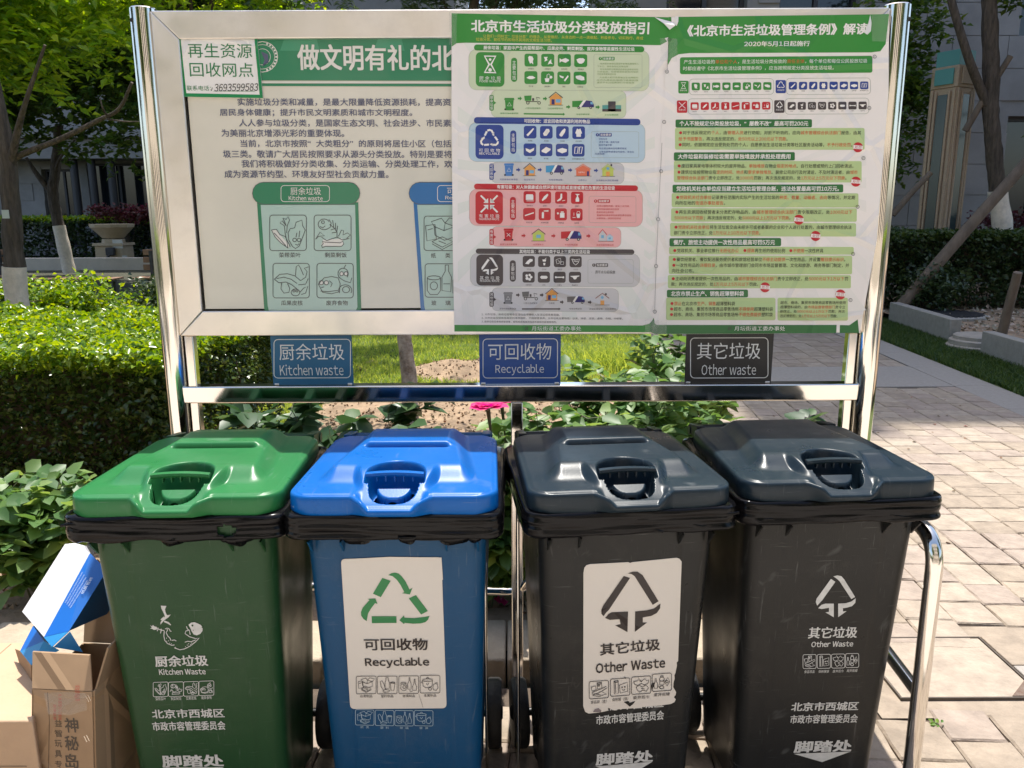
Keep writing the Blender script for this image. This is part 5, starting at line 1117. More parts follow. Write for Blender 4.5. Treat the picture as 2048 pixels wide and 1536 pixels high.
flow(d4 + 1018, d4 + 1228, 378, 1522, igy, igyl, '其他垃圾', (d4 + 1058, d4 + 1190), [('其他垃圾收集容器', 447, 597, d4 + 1208), ('小型垃圾运输车', 662, 790, d4 + 1157), ('垃圾楼', 892, 945, d4 + 1158), ('专用车辆运输', 1077, 1190, d4 + 1208), ('焚烧处理设施、卫生填埋场', 1258, 1498, d4 + 1210)])
binpic(pr, 482, d4 + 1058, 86, 106, ink('mid grey', (.2, .2, .21)), 'h'); arrow(pr, 597, d4 + 1084, igy, 34); trike(pr, 650, d4 + 1052, 144, 80, ink('dark grey', (.12, .12, .12))); arrow(pr, 812, d4 + 1084, igy, 34); house(pr, 862, d4 + 1026, 116, 108, ior, ink('brown', (.15, .05, .03)), 0); arrow(pr, 994, d4 + 1148, igy, 34); truck(pr, 1058, d4 + 1092, 160, 72, ink('truck grey', (.16, .15, .15))); arrow(pr, 1246, d4 + 1149, igy, 34)
house(pr, 1314, d4 + 1068, 124, 106, igyl, ink('roof brown', (.25, .07, .05)), 3); pr.poly([(650, d4 + 1204), (982, d4 + 1204), (982, d4 + 1198), (1000, d4 + 1209), (982, d4 + 1222), (982, d4 + 1216), (650, d4 + 1216)], igy, 4)
pr.part('footnotes')
for k, (t_, x1) in enumerate((('1. 大件垃圾、装修垃圾等非生活垃圾不得投入生活垃圾收集容器。', 992), ('2. 大件垃圾应投放至规定的堆放场所，不得随意丢弃。大件垃圾主要包括：沙发、床垫、床架、桌椅、衣橱、书柜等。', 1560), ('3. 装修垃圾应单独袋装收集，按照规定投放到指定的装修垃圾堆放场所。', 965))):
    pr.text(t_, 285, x1, d4 + 1258 + k * 33, d4 + 1260 + k * 33 + .003 * x1, 20, igy, lay=4)
pr.text('月坛街道工委办事处', 738, 1186, d4 + 1386, d4 + 1386, 40, iw, .0)
def swirl(x, y):
    pr.strip([(x, y + 16), (x - 8, y), (x + 2, y - 14), (x + 8, y - 2), (x + 2, y + 14)], 5, igy, 4); pr.strip([(x + 16, y + 16), (x + 20, y), (x + 14, y - 16)], 5, igy, 4)
swirl(684, d4 + 1386)
pr.build('printed_face', p1)
# lifted corners, tape and joint pins
mb = MB(); Qc = lambda x, y, d: at_y(*z3(x, y), PQ - d)
mb.add([Qc(1850, 66, .001), Qc(2010, 110, .006), Qc(2036, 140, .014), Qc(1985, 178, .012), Qc(1930, 120, .009)], [(0, 4, 3, 2, 1)]); mb.build('curled_corner', iw, p1, solid=.0006)
m_tape = mat('clear tape', (.75, .78, .74), .12, coat=.8); m_tape.node_tree.nodes['Principled BSDF'].inputs['Alpha'].default_value = .13
def tape(x, y, w_, h_, par, cv): 
    q = [(x, y), (x + w_, y + 4), (x + w_ - 5, y + h_), (x + 3, y + h_ - 3)]; P0 = [at_y(*cv(a, b), PQ - .0025) for a, b in q]; mb_ = MB(); mb_.add(P0, [(3, 2, 1, 0)]); mb_.build('tape', m_tape, par)
tape(-8, 18, 70, 300, p1, z3); tape(1760, 2800, 130, 112, p1, z3)
# ------------------------------------------------------------------ poster two
z5 = Z(1320, 20, 4.2667); D6 = 320 * 4.2667; dx6 = -20 * 4.2667   # crop six: 20 px left, 320 px lower
def s6(x): return x + dx6
p2 = sheet('poster', [(72, 60), (1955, 36), (1950, 700), (1850, D6 + 600), (s6(1790), D6 + 1390), (s6(30), D6 + 1402), (-55, D6 + 1240), (-12, 1300), (30, 800), (70, 300)], z5, PQ - .0012, .0011, m_ppr, 'penalty rules poster with green headings and red stamps, right end of the board', 'poster')
pr = Print((0, PQ - .0015, 1.7), (0, -1, 0), z5, .00025)
cx, cy = 900, 1400
for k in range(28):
    a, b = R(k * 360 / 28 + 2), R(k * 360 / 28 + 8); pr.poly([(cx, cy)] + [(cx + math.cos(q) * min(860 / max(abs(math.cos(q)), 1e-6), 1200 / max(abs(math.sin(q)), 1e-6)), cy + math.sin(q) * min(860 / max(abs(math.cos(q)), 1e-6), 1200 / max(abs(math.sin(q)), 1e-6))) for q in (a, b)], iray2, 1)
pr.poly([(72, 60), (1955, 36), (1925, 290), (1880, 352), (1800, 362), (900, 366), (250, 368), (160, 378), (100, 410), (66, 470)], ig, 1.5)
pr.poly([(s6(60), D6 + 1322), (s6(1590), D6 + 1322), (s6(1700), D6 + 1325), (s6(1772), D6 + 1275), (s6(1784), D6 + 1390), (s6(40), D6 + 1400), (s6(0), D6 + 1380), (s6(5), D6 + 1310), (s6(32), D6 + 1260), (s6(40), D6 + 1310)], igd, 1.5)
pr.text('《北京市生活垃圾管理条例》解读', 232, 1775, 178, 160, 98, iw, .03); pr.text('2020年5月1日起施行', 718, 1278, 290, 286, 46, iw, .02)
pr.box(170, 404, 1812, 548, ig, 18, 2, -.008)
pr.text('产生生活垃圾的{单位和个人}，是生活垃圾分类投放的{责任主体}，每个单位和每位公民投放垃圾', 203, 1768, 444, 434, 36, iw, .0, red=itxr); pr.text('时都应遵守《北京市生活垃圾管理条例》，应当按照规定分类投放生活垃圾。', 197, 1482, 500, 492, 36, iw, .0)
def strip8(x0, x1, y0, y1, c, keys, tx, labs, sym):
    pr.part('pictogram_row')
    pr.strip(pr.rr(x0, y0, x1, y1, 30, -.006), 3, iline, 2, True)
    pr.box(tx, y0 + 14, tx + 88, y1 - 12, c, 12, 2); h = y1 - y0 - 26; cxx = tx + 44
    if sym == 'glass': pr.strip([(cxx - 20, y0 + 30), (cxx + 20, y0 + 30), (cxx + 3, y0 + 55), (cxx + 20, y0 + 80), (cxx - 20, y0 + 80), (cxx - 3, y0 + 55)], 6, iw, 4, True)
    elif sym == 'tri': recycle(pr, cxx, y0 + 54, 62, 56, iw, 4)
    elif sym == 'x': pr.strip([(cxx - 28, y0 + 28), (cxx + 28, y0 + 82)], 5, iw, 4); pr.strip([(cxx + 28, y0 + 28), (cxx - 28, y0 + 82)], 5, iw, 4.5)
    else: other_symbol(pr, cxx, y0 + 55, 56, 58, iw, 4)
    pr.text(labs, tx + 14, tx + 74, y1 - 38, y1 - 38, 14, iw, lay=4)
    n = 8; st_ = (x1 - x0 - 22) / n
    for k, kk in enumerate(keys):
        a = x0 + 20 + k * st_; yy = y0 + 30 - .006 * (a - x0); pr.box(a, yy, a + 70, yy + 66, c, 12, 2.5); icon(pr, kk, a + 5, yy + 5, 60, 56, iw, 4)
    LL = {'glass': L1, 'tri': L2, 'x': L3, 'o': L4}[sym]
    for k, lb in enumerate(LL): a = x0 + 20 + k * st_ + 35; w_ = min(9 * len(lb), 78); pr.text(lb, a - w_ / 2, a + w_ / 2, y0 + 108 - .006 * (a - x0), y0 + 108 - .006 * (a - x0), 9, igy, lay=3)
strip8(250, 970, 590, 724, ig, KFOOD, 156, '厨余垃圾', 'glass'); strip8(1078, 1796, 584, 722, ibl, KREC, 986, '可回收物', 'tri')
strip8(240, 960, 758, 890, ird, KHAZ, 144, '有害垃圾', 'x'); strip8(1068, 1782, 756, 890, igy, KOTH, 974, '其他垃圾', 'o')
def head(x0, x1, y0, y1, t_, tx0, tx1, dx=0, dy=0): pr.part('rule_section'); pr.box(x0 + dx, y0 + dy, x1 + dx, y1 + dy, igd, 12, 3, -.002); pr.text(t_, tx0 + dx, tx1 + dx, (y0 + y1) / 2 + dy, (y0 + y1) / 2 + dy, 44, iw, .02, lay=5)
def blk(x0, x1, y0, y1, dx=0, dy=0): pr.box(x0 + dx, y0 + dy, x1 + dx, y1 + dy, igl, 14, 2, .001)
def ln(t_, x0, x1, y, dx=0, dy=0, dot=True, h=35):
    if dot: pr.circ(x0 + 13 + dx, y + dy, 13, ird, 5, 12); x0 += 32
    pr.text(t_, x0 + dx, x1 + dx, y + dy, y + dy + 1, h, ik, .004, red=itxr, lay=4)
def stamp(x, y, dx=0, dy=0):
    x += dx; y += dy; pr.circ(x, y, 43, ird, 5, 24); pr.poly([(x - 38, y - 20), (x + 42, y - 12), (x + 40, y + 18), (x - 42, y + 12)], iw, 6); pr.text('处罚', x - 28, x + 28, y - 4, y + 2, 26, ird, .0, lay=7)
head(132, 1296, 935, 1004, '个人不按规定分类投放垃圾，“屡教不改”最高可罚200元', 165, 1264); blk(128, 1745, 1006, 1192)
ln('对于违反规定的{个人}，由{管理人员}进行劝阻；对拒不听劝的，应向{城市管理综合执法部门}报告，由其', 162, 1715, 1048); ln('{给予书面警告}，再次违反规定的，{处50元以上200元以下罚款}。', 158, 1088, 1100, dot=False); ln('同时，依据规定应当受到处罚的个人，自愿参加生活垃圾分类等社区服务活动等，{不予行政处罚}。', 158, 1640, 1150); stamp(1688, 1172)
head(118, 1150, 1215, 1286, '大件垃圾和装修垃圾需要单独堆放并承担处理费用', 152, 1112); blk(118, 1720, 1288, 1470)
ln('废旧家具家电等体积较大的废弃物品，{单独堆放}在物业{指定的地点}。自行处理或预约上门回收清运。', 150, 1650, 1331); ln('建筑垃圾按照物业指{定的时间、地点}和{要求单独堆放}。装修公司自行及时清运，不及时清运者，由{城市}', 148, 1685, 1384); ln('{管理综合执法部门}责令立即改正，处{1000元}罚款；再次违反规定的，处{1万元以上5万元以下罚款}。', 145, 1590, 1434, dot=False); stamp(1670, 1465)
K = dict(dx=dx6, dy=D6)
head(192, 1648, 126, 194, '党政机关社会单位应当建立生活垃圾管理台账，违法处置最高可罚10万元。', 225, 1612, **K); blk(185, 1778, 198, 318, **K)
ln('{党政机关社会单位}记录责任范围内实际产生的生活垃圾的{种类、数量、动输者、去向}等情况，并定期', 222, 1748, 234, **K); ln('向所在地的{街道办事处报告}。', 217, 640, 281, dot=False, **K)
blk(180, 1764, 326, 440, **K); ln('再生资源回收经营者未分类贮存物品的，由{城市管理综合执法部门}责令限期改正，处{1000元以下}', 215, 1725, 359, **K); ln('{5000元以下罚款}；再次违反规定的，处{5000元以上1万元以下罚款}。', 208, 1198, 409, dot=False, **K); stamp(1269, 424, **K)
blk(172, 1758, 452, 566, **K); ln('{党政机关社会单位}将生活垃圾交由未经许可或者备案的企业和个人进行处置的，由城市管理综合执法', 208, 1720, 488, **K); ln('部门责令立即改正，处{1万元以上10万元以下罚款}。', 204, 942, 536, dot=False, **K); stamp(1412, 563, **K)
head(166, 1118, 582, 652, '餐厅、旅馆主动提供一次性用品最高可罚5万元', 200, 1065, **K); blk(162, 1738, 655, 720, **K)
ln('党政机关、事业单位推行{无纸化办公}', 198, 756, 687, **K); ln('{提高}再生纸的使用比例', 796, 1152, 687, **K); ln('{不使用}一次性杯具', 1188, 1478, 688, **K)
blk(160, 1724, 730, 888, **K); ln('餐饮经营者、餐饮配送服务提供者和旅馆经营单位{不得主动提供}一次性用品，并设置{醒目提示标识}。', 194, 1665, 763, **K); ln('一次性用品的{详细目录}，由市城市管理部门会同市市场监督管理、文化和旅游、商务等部门制定，并', 190, 1698, 813, **K); ln('向社会公布。', 187, 375, 859, dot=False, **K)
blk(152, 1714, 896, 1008, **K); ln('主动向消费者提供一次性用品的，由{城市管理综合执法部门}责令立即改正，处{5000元以下1万以下}罚', 185, 1688, 927, **K); ln('款；再次违反规定的，处{1万元以上5万元以下}罚款。', 180, 922, 975, dot=False, **K); stamp(981, 1001, **K)
head(144, 836, 1022, 1088, '北京市禁止生产、销售超薄塑料袋', 178, 800, **K); blk(138, 1070, 1090, 1280, **K); blk(1088, 1688, 1090, 1284, **K); stamp(1624, 1062, **K)
ln('{禁止}在北京市{生产、销售}超薄塑料袋', 174, 725, 1139, **K); ln('超市、商场、集贸市场等商品零售场所{不得使用}超薄塑料袋', 172, 1048, 1186, **K); ln('超市、商场、集贸市场等商品零售场所{不得免费提供}塑料袋', 170, 1046, 1233, **K)
for k, t_ in enumerate(('超市、商场、集贸市场等商品零售场所使用', '超薄塑料袋的，由{市场监督管理部门}责令立', '即改正，处{5000元以上1万以下}罚款；再次', '违反规定的，处{1万元以上5万元以下}罚款。')): ln(t_, 1112 - k, 1668 - k * 3 - (60 if k == 3 else 0), 1131 + k * 38, dot=False, h=28, **K)
pr.text('月坛街道工委办事处', s6(720), s6(1152), D6 + 1352, D6 + 1352, 38, iw, .0); swirl(s6(672), D6 + 1352)
pr.build('printed_face', p2)
mb = MB(); Qd = lambda x, y, d: at_y(*z5(x, y), PQ - .0015 - d)
mb.add([Qd(1795, 42, .001), Qd(1806, 110, .008), Qd(1800, 180, .01), Qd(1770, 210, .006), Qd(1745, 190, .001), Qd(1775, 120, .002)], [(0, 5, 4, 3, 2, 1)]); mb.build('torn_flap', iw, p2, solid=.0005)
mb = MB(); mb.add([Qd(96, 62, .001), Qd(158, 54, .002), Qd(156, 100, .003), Qd(142, 136, .005), Qd(98, 100, .004)], [(4, 3, 2, 1, 0)]); mb.build('torn_corner', iwt, p2, solid=.0005)
mb = MB(); mb.add([Qd(s6(1593), D6 + 1322, .001), Qd(s6(1620), D6 + 1322, .001), Qd(s6(1618), D6 + 1388, .001), Qd(s6(1590), D6 + 1388, .001)], [(3, 2, 1, 0)]); mb.build('bare_strip', iwt, p2)
tape(1806, 40, 145, 230, p2, z5); tape(0, 240, 150, 200, p2, z5); tape(-70, D6 + 1290, 130, 110, p2, z5)
# small round registration marks printed down both poster edges
pr = Print((0, PQ - .0035, 1.7), (0, -1, 0), z3, .0002)
for x, y in ((1980, 268), (1960, 557), (1935, 1012), (1907, 1457), (1880, d4 + 400), (1862, d4 + 823), (1850, d4 + 1235)):
    pr.ring(x, y, 15, 3.5, ik, 1, 14); pr.text('6' if y < 700 else 'C', x - 5, x + 5, y, y, 14, ik, lay=1)
for a, b in (((1978, 290), (1962, 540)), ((1915, 1200), (1882, d4 + 385)), ((1880, d4 + 418), (1863, d4 + 806)), ((1861, d4 + 840), (1850, d4 + 1220))): pr.strip([a, b], 2.5, igy, 1)
pr.build('edge_marks', p1)
pr = Print((0, PQ - .0035, 1.7), (0, -1, 0), z5, .0002)
for x, y in ((1832, 398), (1786, 836), (1736, 1264), (s6(1772), D6 + 314), (s6(1733), D6 + 716), (s6(1711), D6 + 1110)): pr.ring(x, y, 14, 3.5, ik, 1, 14); pr.text('C', x - 5, x + 5, y, y, 13, ik, lay=1)
pr.build('edge_marks', p2)
# ================================================================== WHEELED BINS
def plast(name, col, rough=.34, **k): return mat(name, col, rough, var=.05, vscale=3, bump=k.pop('bump', .08), bscale=260, rvar=.08, dirt=k.pop('dirt', .10), coat=k.pop('coat', 0), scuff=k.pop('scuff', .15), spec=.28, dirtcol=k.pop('dirtcol', (.20, .19, .17)), **k)
m_liner = mat('black bag film', (.004, .004, .0048), .12, spec=.2, bump=.2, bscale=16, stretch=(.4, .4, 6), rvar=.05)
m_rub = mat('black rubber', (.012, .012, .012), .65, bump=.3, dirt=.15)
m_bpl = mat('black plastic', (.010, .011, .012), .4, bump=.1)
def sst(a, b, x):
    t = min(1, max(0, (x - a) / (b - a))); return t * t * (3 - 2 * t)
def rrect(hx, y0, y1, r, n_side=(26, 18), n_c=6, hx_back=None):
    hb = hx_back or hx; out = []
    def seg(a, b, n): return [(a[0] + (b[0] - a[0]) * k / n, a[1] + (b[1] - a[1]) * k / n) for k in range(n)]
    def cor(cx, cy, a0): return [(cx + r * math.cos(R(a0 + 90 * k / n_c)), cy + r * math.sin(R(a0 + 90 * k / n_c))) for k in range(n_c)]
    out += seg((-hx + r, y0), (hx - r, y0), n_side[0]) + cor(hx - r, y0 + r, -90)
    out += seg((hx, y0 + r), (hb, y1 - r), n_side[1]) + cor(hb - r, y1 - r, 0)
    out += seg((hb - r, y1), (-hb + r, y1), n_side[0]) + cor(-hb + r, y1 - r, 90)
    out += seg((-hb, y1 - r), (-hx, y0 + r), n_side[1]) + cor(-hx + r, y0 + r, 180)
    return out
def loop_normals(lp):
    n = len(lp); out = []
    for i in range(n):
        a, b = lp[i - 1], lp[(i + 1) % n]; d = Vector((b[0] - a[0], b[1] - a[1])).normalized(); out.append(Vector((d.y, -d.x)))
    return out
ZR = .842                                   # underside of the rim
KF = .072                                   # how much the front leans in
def yf(z): return .034 + (ZR - z) * KF
def make_bin(cx, cy, yaw, label, body, lid, seed, ridge=True, tear=False):
    loc = (cx, cy, 0); t = thing('wheeled_bin', loc, label, 'bin', 'wheeled bins lined up below the notice board', R(yaw)); M = MW[t.name]; rnd = random.Random(seed)
    # body
    mb = MB(M); prev = None; levels = [(.05), .06, .10, .2, .3, .4, .5, .6, .7, .78, .82, ZR - .002]; n = None; rings = []
    for z in levels:
        k = (z - .05) / (ZR - .05); hw = .176 + .027 * k; r = .03 + .012 * k; y1 = .40 + .07 * k
        lp = rrect(hw, yf(z), y1, r, (60, 14)); ring = []
        for (x, y) in lp:
            if abs(y - yf(z)) < 1e-4: y -= .0032 * (sst(.125, .112, abs(x))) ; y -= .0
            elif abs(abs(x) - hw) < .004 and yf(z) + .06 < y < y1 - .06: x -= math.copysign(.006 * sst(0, .03, min(y - yf(z) - .06, y1 - .06 - y)), x)
            ring.append((x, y, z))
        rings.append(ring)
    n = len(rings[0]); vs = [v for r_ in rings for v in r_]; fs = [(i * n + k, i * n + (k + 1) % n, (i + 1) * n + (k + 1) % n, (i + 1) * n + k) for i in range(len(rings) - 1) for k in range(n)] + [tuple(range(n))[::-1]]
    mb.add(vs, fs); mb.build('body', body, t, smooth=38)
    # rim
    mb = MB(M); prof = [(-.045, ZR - .003), (-.012, ZR), (-.004, ZR + .002), (-.003, ZR + .05), (-.010, ZR + .054), (-.035, ZR + .054), (-.037, ZR + .02)]
    base = rrect(.238, .0, .53, .038, (30, 30), 5); nm = loop_normals(base); n = len(base); vs = []
    for o, z in prof: vs += [(p[0] + q.x * o, p[1] + q.y * o, z) for p, q in zip(base, nm)]
    mb.add(vs, [(i * n + k, i * n + (k + 1) % n, (i + 1) * n + (k + 1) % n, (i + 1) * n + k) for i in range(len(prof) - 1) for k in range(n)]); mb.build('rim', body, t, smooth=40)
    for x in (-.185, -.115, .115, .185):
        mb = MB(M); mb.prism([(x - .0022, .002, ZR - .004), (x - .0022, yf(ZR) + .0, ZR - .004), (x - .0022, yf(ZR - .04) , ZR - .042)], (.0044, 0, 0)); mb.build('gusset', body, t)
    # lid: one moulded sheet with dome, tongue, finger pocket, bar
    zt = .946; LF, LB, hwf, hwb, rc = .008, .497, .226, .214, .05
    NX, NY = 236, 210
    def pocket(ax, y):
        uy = max(0, (.076 - y)); u = sst(1.0, .86, (ax / .057) ** 2.8 + (uy / .086) ** 2.8) * sst(.058, .054, y)
        return u, sst(1.0, .80, (ax / .043) ** 2.6 + (uy / .056) ** 2.6)
    def hz(x, y):
        z = zt - .004 * sst(.0, .5, y)
        wd = .166 - .042 * sst(.05, .47, y)
        side = sst(wd + .022, wd - .022, abs(x)); fr = sst(.070, .142, y); bk = sst(.494, .462, y)
        dome = .029 * side * fr * bk * (1 - .12 * sst(.15, .46, y)); z += dome
        # tongue that runs down and out over the front edge
        ax = abs(x); tw = .073 + .016 * sst(.03, .11, y) - .020 * sst(.01, -.03, y)
        tg = sst(tw + .011, tw - .009, ax) * sst(.165, .12, y)
        z = z * (1 - tg) + tg * (zt - .020 + .049 * sst(-.035, .115, y))
        # hollow behind the grip with a steep back wall
        arch = sst(1.04, .84, math.hypot(ax / .066, (y - .078) / .078 if y > .078 else 0)) * sst(.052, .057, y)
        z -= arch * .070
        # finger pocket in front of the grip: a deep curved slot round a raised shelf
        u, inner = pocket(ax, y)
        z -= u * (.046 - inner * .034)
        if y < .012: z = max(z, zt - .034 - .03 * sst(.0, .012, y))
        if ridge:
            z -= .020 * math.exp(-((y - .288) / .0055) ** 2) * sst(.108, .088, abs(x)); z += .010 * sst(.285, .304, y) * sst(.478, .40, y) * sst(.125, .095, abs(x))
        return z
    ys = []
    for j in range(NY + 1):
        v = j / NY; ys.append(LF + (LB - LF) * (v ** 1.35))
    mb = MB(M); vs = []; bows = []
    for y in ys:
        dy = min(y - LF, LB - y); hw = hwf + (hwb - hwf) * (y - LF) / (LB - LF)
        if dy < rc: hw -= rc - math.sqrt(max(0, rc * rc - (rc - dy) ** 2))
        for i in range(NX + 1):
            u = -1 + 2 * i / NX; x = u * hw
            bow = -.034 * sst(.092, .050, abs(x)) * sst(.12, .0, y - LF)
            ed = min(hw - abs(x), dy); vs.append((x, y + bow, hz(x, y + bow) - .003 * sst(.012, 0, ed))); bows.append(bow)
    W1 = NX + 1; fs = []
    for j in range(NY):
        for i in range(NX):
            a = vs[j * W1 + i]; xm, ym = a[0] + .0013, (a[1] + vs[(j + 1) * W1 + i][1]) / 2; hole = False
            if abs(xm) < .07 and ym < .16:
                u, inn = pocket(abs(xm), ym); hole = (u > .75 and inn < .45) or (.050 < ym < .15 and math.hypot(abs(xm) / .054, max(0, ym - .078) / .058) < .98)
            if not hole: fs.append((j * W1 + i, j * W1 + i + 1, (j + 1) * W1 + i + 1, (j + 1) * W1 + i))
    bl = [i for i in range(W1)] + [j * W1 + NX for j in range(1, NY + 1)] + [NY * W1 + i for i in range(NX - 1, -1, -1)] + [j * W1 for j in range(NY - 1, 0, -1)]
    lp = [(vs[i][0], vs[i][1]) for i in bl]; nm = loop_normals(lp); nb = len(bl); b0 = len(vs); bz = [vs[i][2] for i in bl]; bb = [bows[i] for i in bl]
    for o, dz in ((.0025, -.0012), (.0045, -.004), (.0055, -.010), (.0065, -.046), (.0035, -.0485), (.0, -.046)):
        vs += [(p[0] + q.x * o, p[1] + q.y * o - (0 if dz > -.02 else bw), (zc + dz) if dz > -.02 else zt + dz - .004) for p, q, zc, bw in zip(lp, nm, bz, bb)]
    fs += [(bl[(k + 1) % nb], bl[k], b0 + k, b0 + (k + 1) % nb) for k in range(nb)]
    for r_ in range(5): fs += [(b0 + r_ * nb + (k + 1) % nb, b0 + r_ * nb + k, b0 + (r_ + 1) * nb + k, b0 + (r_ + 1) * nb + (k + 1) % nb) for k in range(nb)]
    mb.add(vs, fs); ld = mb.build('lid', lid, t, smooth=75)
    # grip bar with ribs
    mb = MB(M); zb = zt + .0285
    pth = [(x, .072 - .003 * (x / .066) ** 2, zb - .003 * (x / .066) ** 2) for x in [(-.0645 + .129 * k / 12) for k in range(13)]]
    V, F = [], []
    for p in pth:
        for dy, dz in ((-.0075, -.004), (-.0060, .0015), (.006, .0028), (.0105, .0005), (.008, -.004), (-.005, -.008)): V.append((p[0], p[1] + dy, p[2] + dz))
    for i in range(12): F += [(i * 6 + k, (i + 1) * 6 + k, (i + 1) * 6 + (k + 1) % 6, i * 6 + (k + 1) % 6) for k in range(6)]
    F += [tuple(range(6)), tuple(72 + k for k in range(6))[::-1]]
    mb.add(V, F); gb = mb.build('grip', lid, ld, smooth=40)
    for x in (-.040, -.020, .0, .020, .040):
        mb = MB(M); mb.box(x - .0014, x + .0014, .066, .080, zb - .020, zb - .006); mb.build('grip_rib', lid, ld)
    # back handle, hinge lugs, axle and wheels
    mb = MB(M); mb.tube([(-.205, .565, .915), (.205, .565, .915)], .014, 12); mb.build('rear_handle', body, t, smooth=50)
    for x in (-.19, -.09, .09, .19):
        mb = MB(M); mb.prism([(x - .012, .49, .90), (x - .012, .575, .905), (x - .012, .575, .932), (x - .012, .49, .945)], (.024, 0, 0)); mb.build('hinge_lug', lid if abs(x) < .1 else body, t, bevel=.003)
    mb = MB(M); mb.tube([(-.225, .47, .10), (.225, .47, .10)], .012, 10); mb.build('axle', m_bpl, t, smooth=50)
    mb = MB(M); mb.box(-.15, .15, .40, .485, .06, .16); mb.build('axle_housing', body, t, bevel=.008)
    for x in (-.205, .205):
        Mw = M @ Matrix.Translation((x, .47, .10)) @ Matrix.Rotation(R(90), 4, 'Y')
        mb = MB(Mw); mb.lathe([(.058, -.020), (.092, -.022), (.0985, -.014), (.0985, .014), (.092, .022), (.058, .020)], (0, 0, 0), 36); w_ = mb.build('wheel', m_rub, t, smooth=40)
        mb = MB(Mw); mb.lathe([(.057, -.012), (.030, -.016), (.016, -.026), (.016, .026), (.030, .016), (.057, .012)], (0, 0, 0), 24); mb.build('hub', m_bpl, w_, smooth=40)
    # bag film folded over the rim, a thing of its own
    lt = thing('bin_liner', (cx, cy, ZR), '', 'bin liner', 'black bin liners folded over the rims', R(yaw))
    base = rrect(.2405, -.0025, .5325, .04, (90, 60), 8); nm = loop_normals(base); n = len(base); vs = []
    LV = [(-.035, .905), (-.02, .9035), (-.008, .902)] + [(0 if k else -.002, .899 - k * .0031) for k in range(17)] + [(-.003, .8465), (-.009, .8435), (-.016, .8415), (-.028, .840)]
    so = rnd.uniform(0, 50); s_acc = 0
    for li, (o, z) in enumerate(LV):
        s_ = 0
        for k, (p, q) in enumerate(zip(base, nm)):
            if k: s_ += math.hypot(p[0] - base[k - 1][0], p[1] - base[k - 1][1])
            a = 2 * math.pi * s_ / 2.1; ca, sa = math.cos(a) * .33, math.sin(a) * .33
            w1 = MN.noise(Vector((ca * 5 + so, sa * 5, (z + .010 * MN.noise(Vector((ca * 5, sa * 5, so)))) * 150)))
            w2 = MN.noise(Vector((ca * 9 + so, sa * 9, z * 70 + 9))); w3 = MN.noise(Vector((ca * 9, sa * 9 + so, 2)))
            wv = .0030 * w1 + .0030 * w2 + .0015 * w3 + (.0035 * max(0, w3) if z < .86 else 0)
            zz = z - (.007 * (MN.noise(Vector((ca * 11 + so, sa * 11, 4))) + .25) if z < .848 else 0) + (.0025 * w2 if z > .9 else 0)
            oo = o + .0012 + wv * (1 if z < .9 else .5); vs.append((p[0] + q.x * oo, p[1] + q.y * oo, zz))
    fs = []
    for i in range(len(LV) - 1):
        for k in range(n):
            k2 = (k + 1) % n; f = (i * n + k, (i + 1) * n + k, (i + 1) * n + k2, i * n + k2); c = [sum(vs[j][m] for j in f) / 4 for m in range(3)]
            if tear and c[1] < .02 and ((c[0] - .118) / .020) ** 2 + ((c[2] - .868) / .013) ** 2 < 1 + .3 * math.sin(c[0] * 900): continue
            fs.append(f)
    mb = MB(M); mb.add(vs, fs); mb.build('film', m_liner, lt, smooth=180, solid=.0008)
    for k in range(4 if seed < 3 else 0):       # loose ends hanging under the rim
        x = rnd.uniform(-.2, .2); wd_ = rnd.uniform(.03, .09); hh = rnd.uniform(.008, .020); V = []
        for i in range(9):
            u = i / 8; hz_ = hh * math.sin(math.pi * u) ** .7 * (1 + .3 * math.sin(u * 6 + k)); V += [(x + wd_ * (u - .5), -.0045 + .001 * math.sin(u * 7), .853), (x + wd_ * (u - .5), .000 + .003 * math.sin(u * 7 + k), .846 - hz_)]
        mb = MB(M); mb.add(V, [(i * 2, i * 2 + 1, i * 2 + 3, i * 2 + 2) for i in range(8)]); mb.build('loose_end', m_liner, lt, smooth=180, solid=.0006)
    for k in range(5):       # loose pleats
        x = rnd.uniform(-.22, .22); mb = MB(M); V = []; wdt = rnd.uniform(.02, .06); zc = rnd.uniform(.85, .895)
        for i in range(8):
            u = i / 7; th = .0016 + .0022 * math.sin(math.pi * u)
            V += [(x + wdt * (u - .5), -.003 - th, zc + .003 * math.sin(u * 3 + k)), (x + wdt * (u - .5), -.0015, zc + .0035 + .003 * math.sin(u * 3 + k)), (x + wdt * (u - .5), -.0015, zc - .0035 + .003 * math.sin(u * 3 + k))]
        mb.add(V, [(i * 3 + a, i * 3 + 3 + a, i * 3 + 3 + b, i * 3 + b) for i in range(7) for a, b in ((0, 1), (2, 0))]); mb.build('pleat', m_liner, lt, smooth=180)
    O = M @ Vector((0, yf(.5) - .0036, .5)); N = (M.to_3x3() @ Vector((0, -1, -KF))).normalized()
    return t, lt, O, N
m_gb = plast('green bin plastic', (.015, .060, .020), .36); m_gl = plast('green lid plastic', (.022, .160, .048), .34, bump=.02)
m_bb = plast('blue bin plastic', (.003, .060, .155), .36, dirt=.14); m_bl = plast('blue lid plastic', (.0, .105, .40), .33, bump=.02)
m_kb = plast('black bin plastic', (.0115, .0125, .0125), .33); m_kl = plast('black lid plastic', (.011, .022, .032), .34, bump=.02, dirt=.10, dirtcol=(.16, .19, .21))  # lid black tinted blue to paint in a sheen of sky
m_kb2 = plast('newer black bin plastic', (.0155, .016, .0155), .35)
B1 = make_bin(-.738, 1.632, 1.2, 'green kitchen waste bin with a bright green lid, first at the left', m_gb, m_gl, 1, tear=True)
B2 = make_bin(-.262, 1.632, 0, 'blue recyclables bin with a bright blue lid and white sticker', m_bb, m_bl, 2)
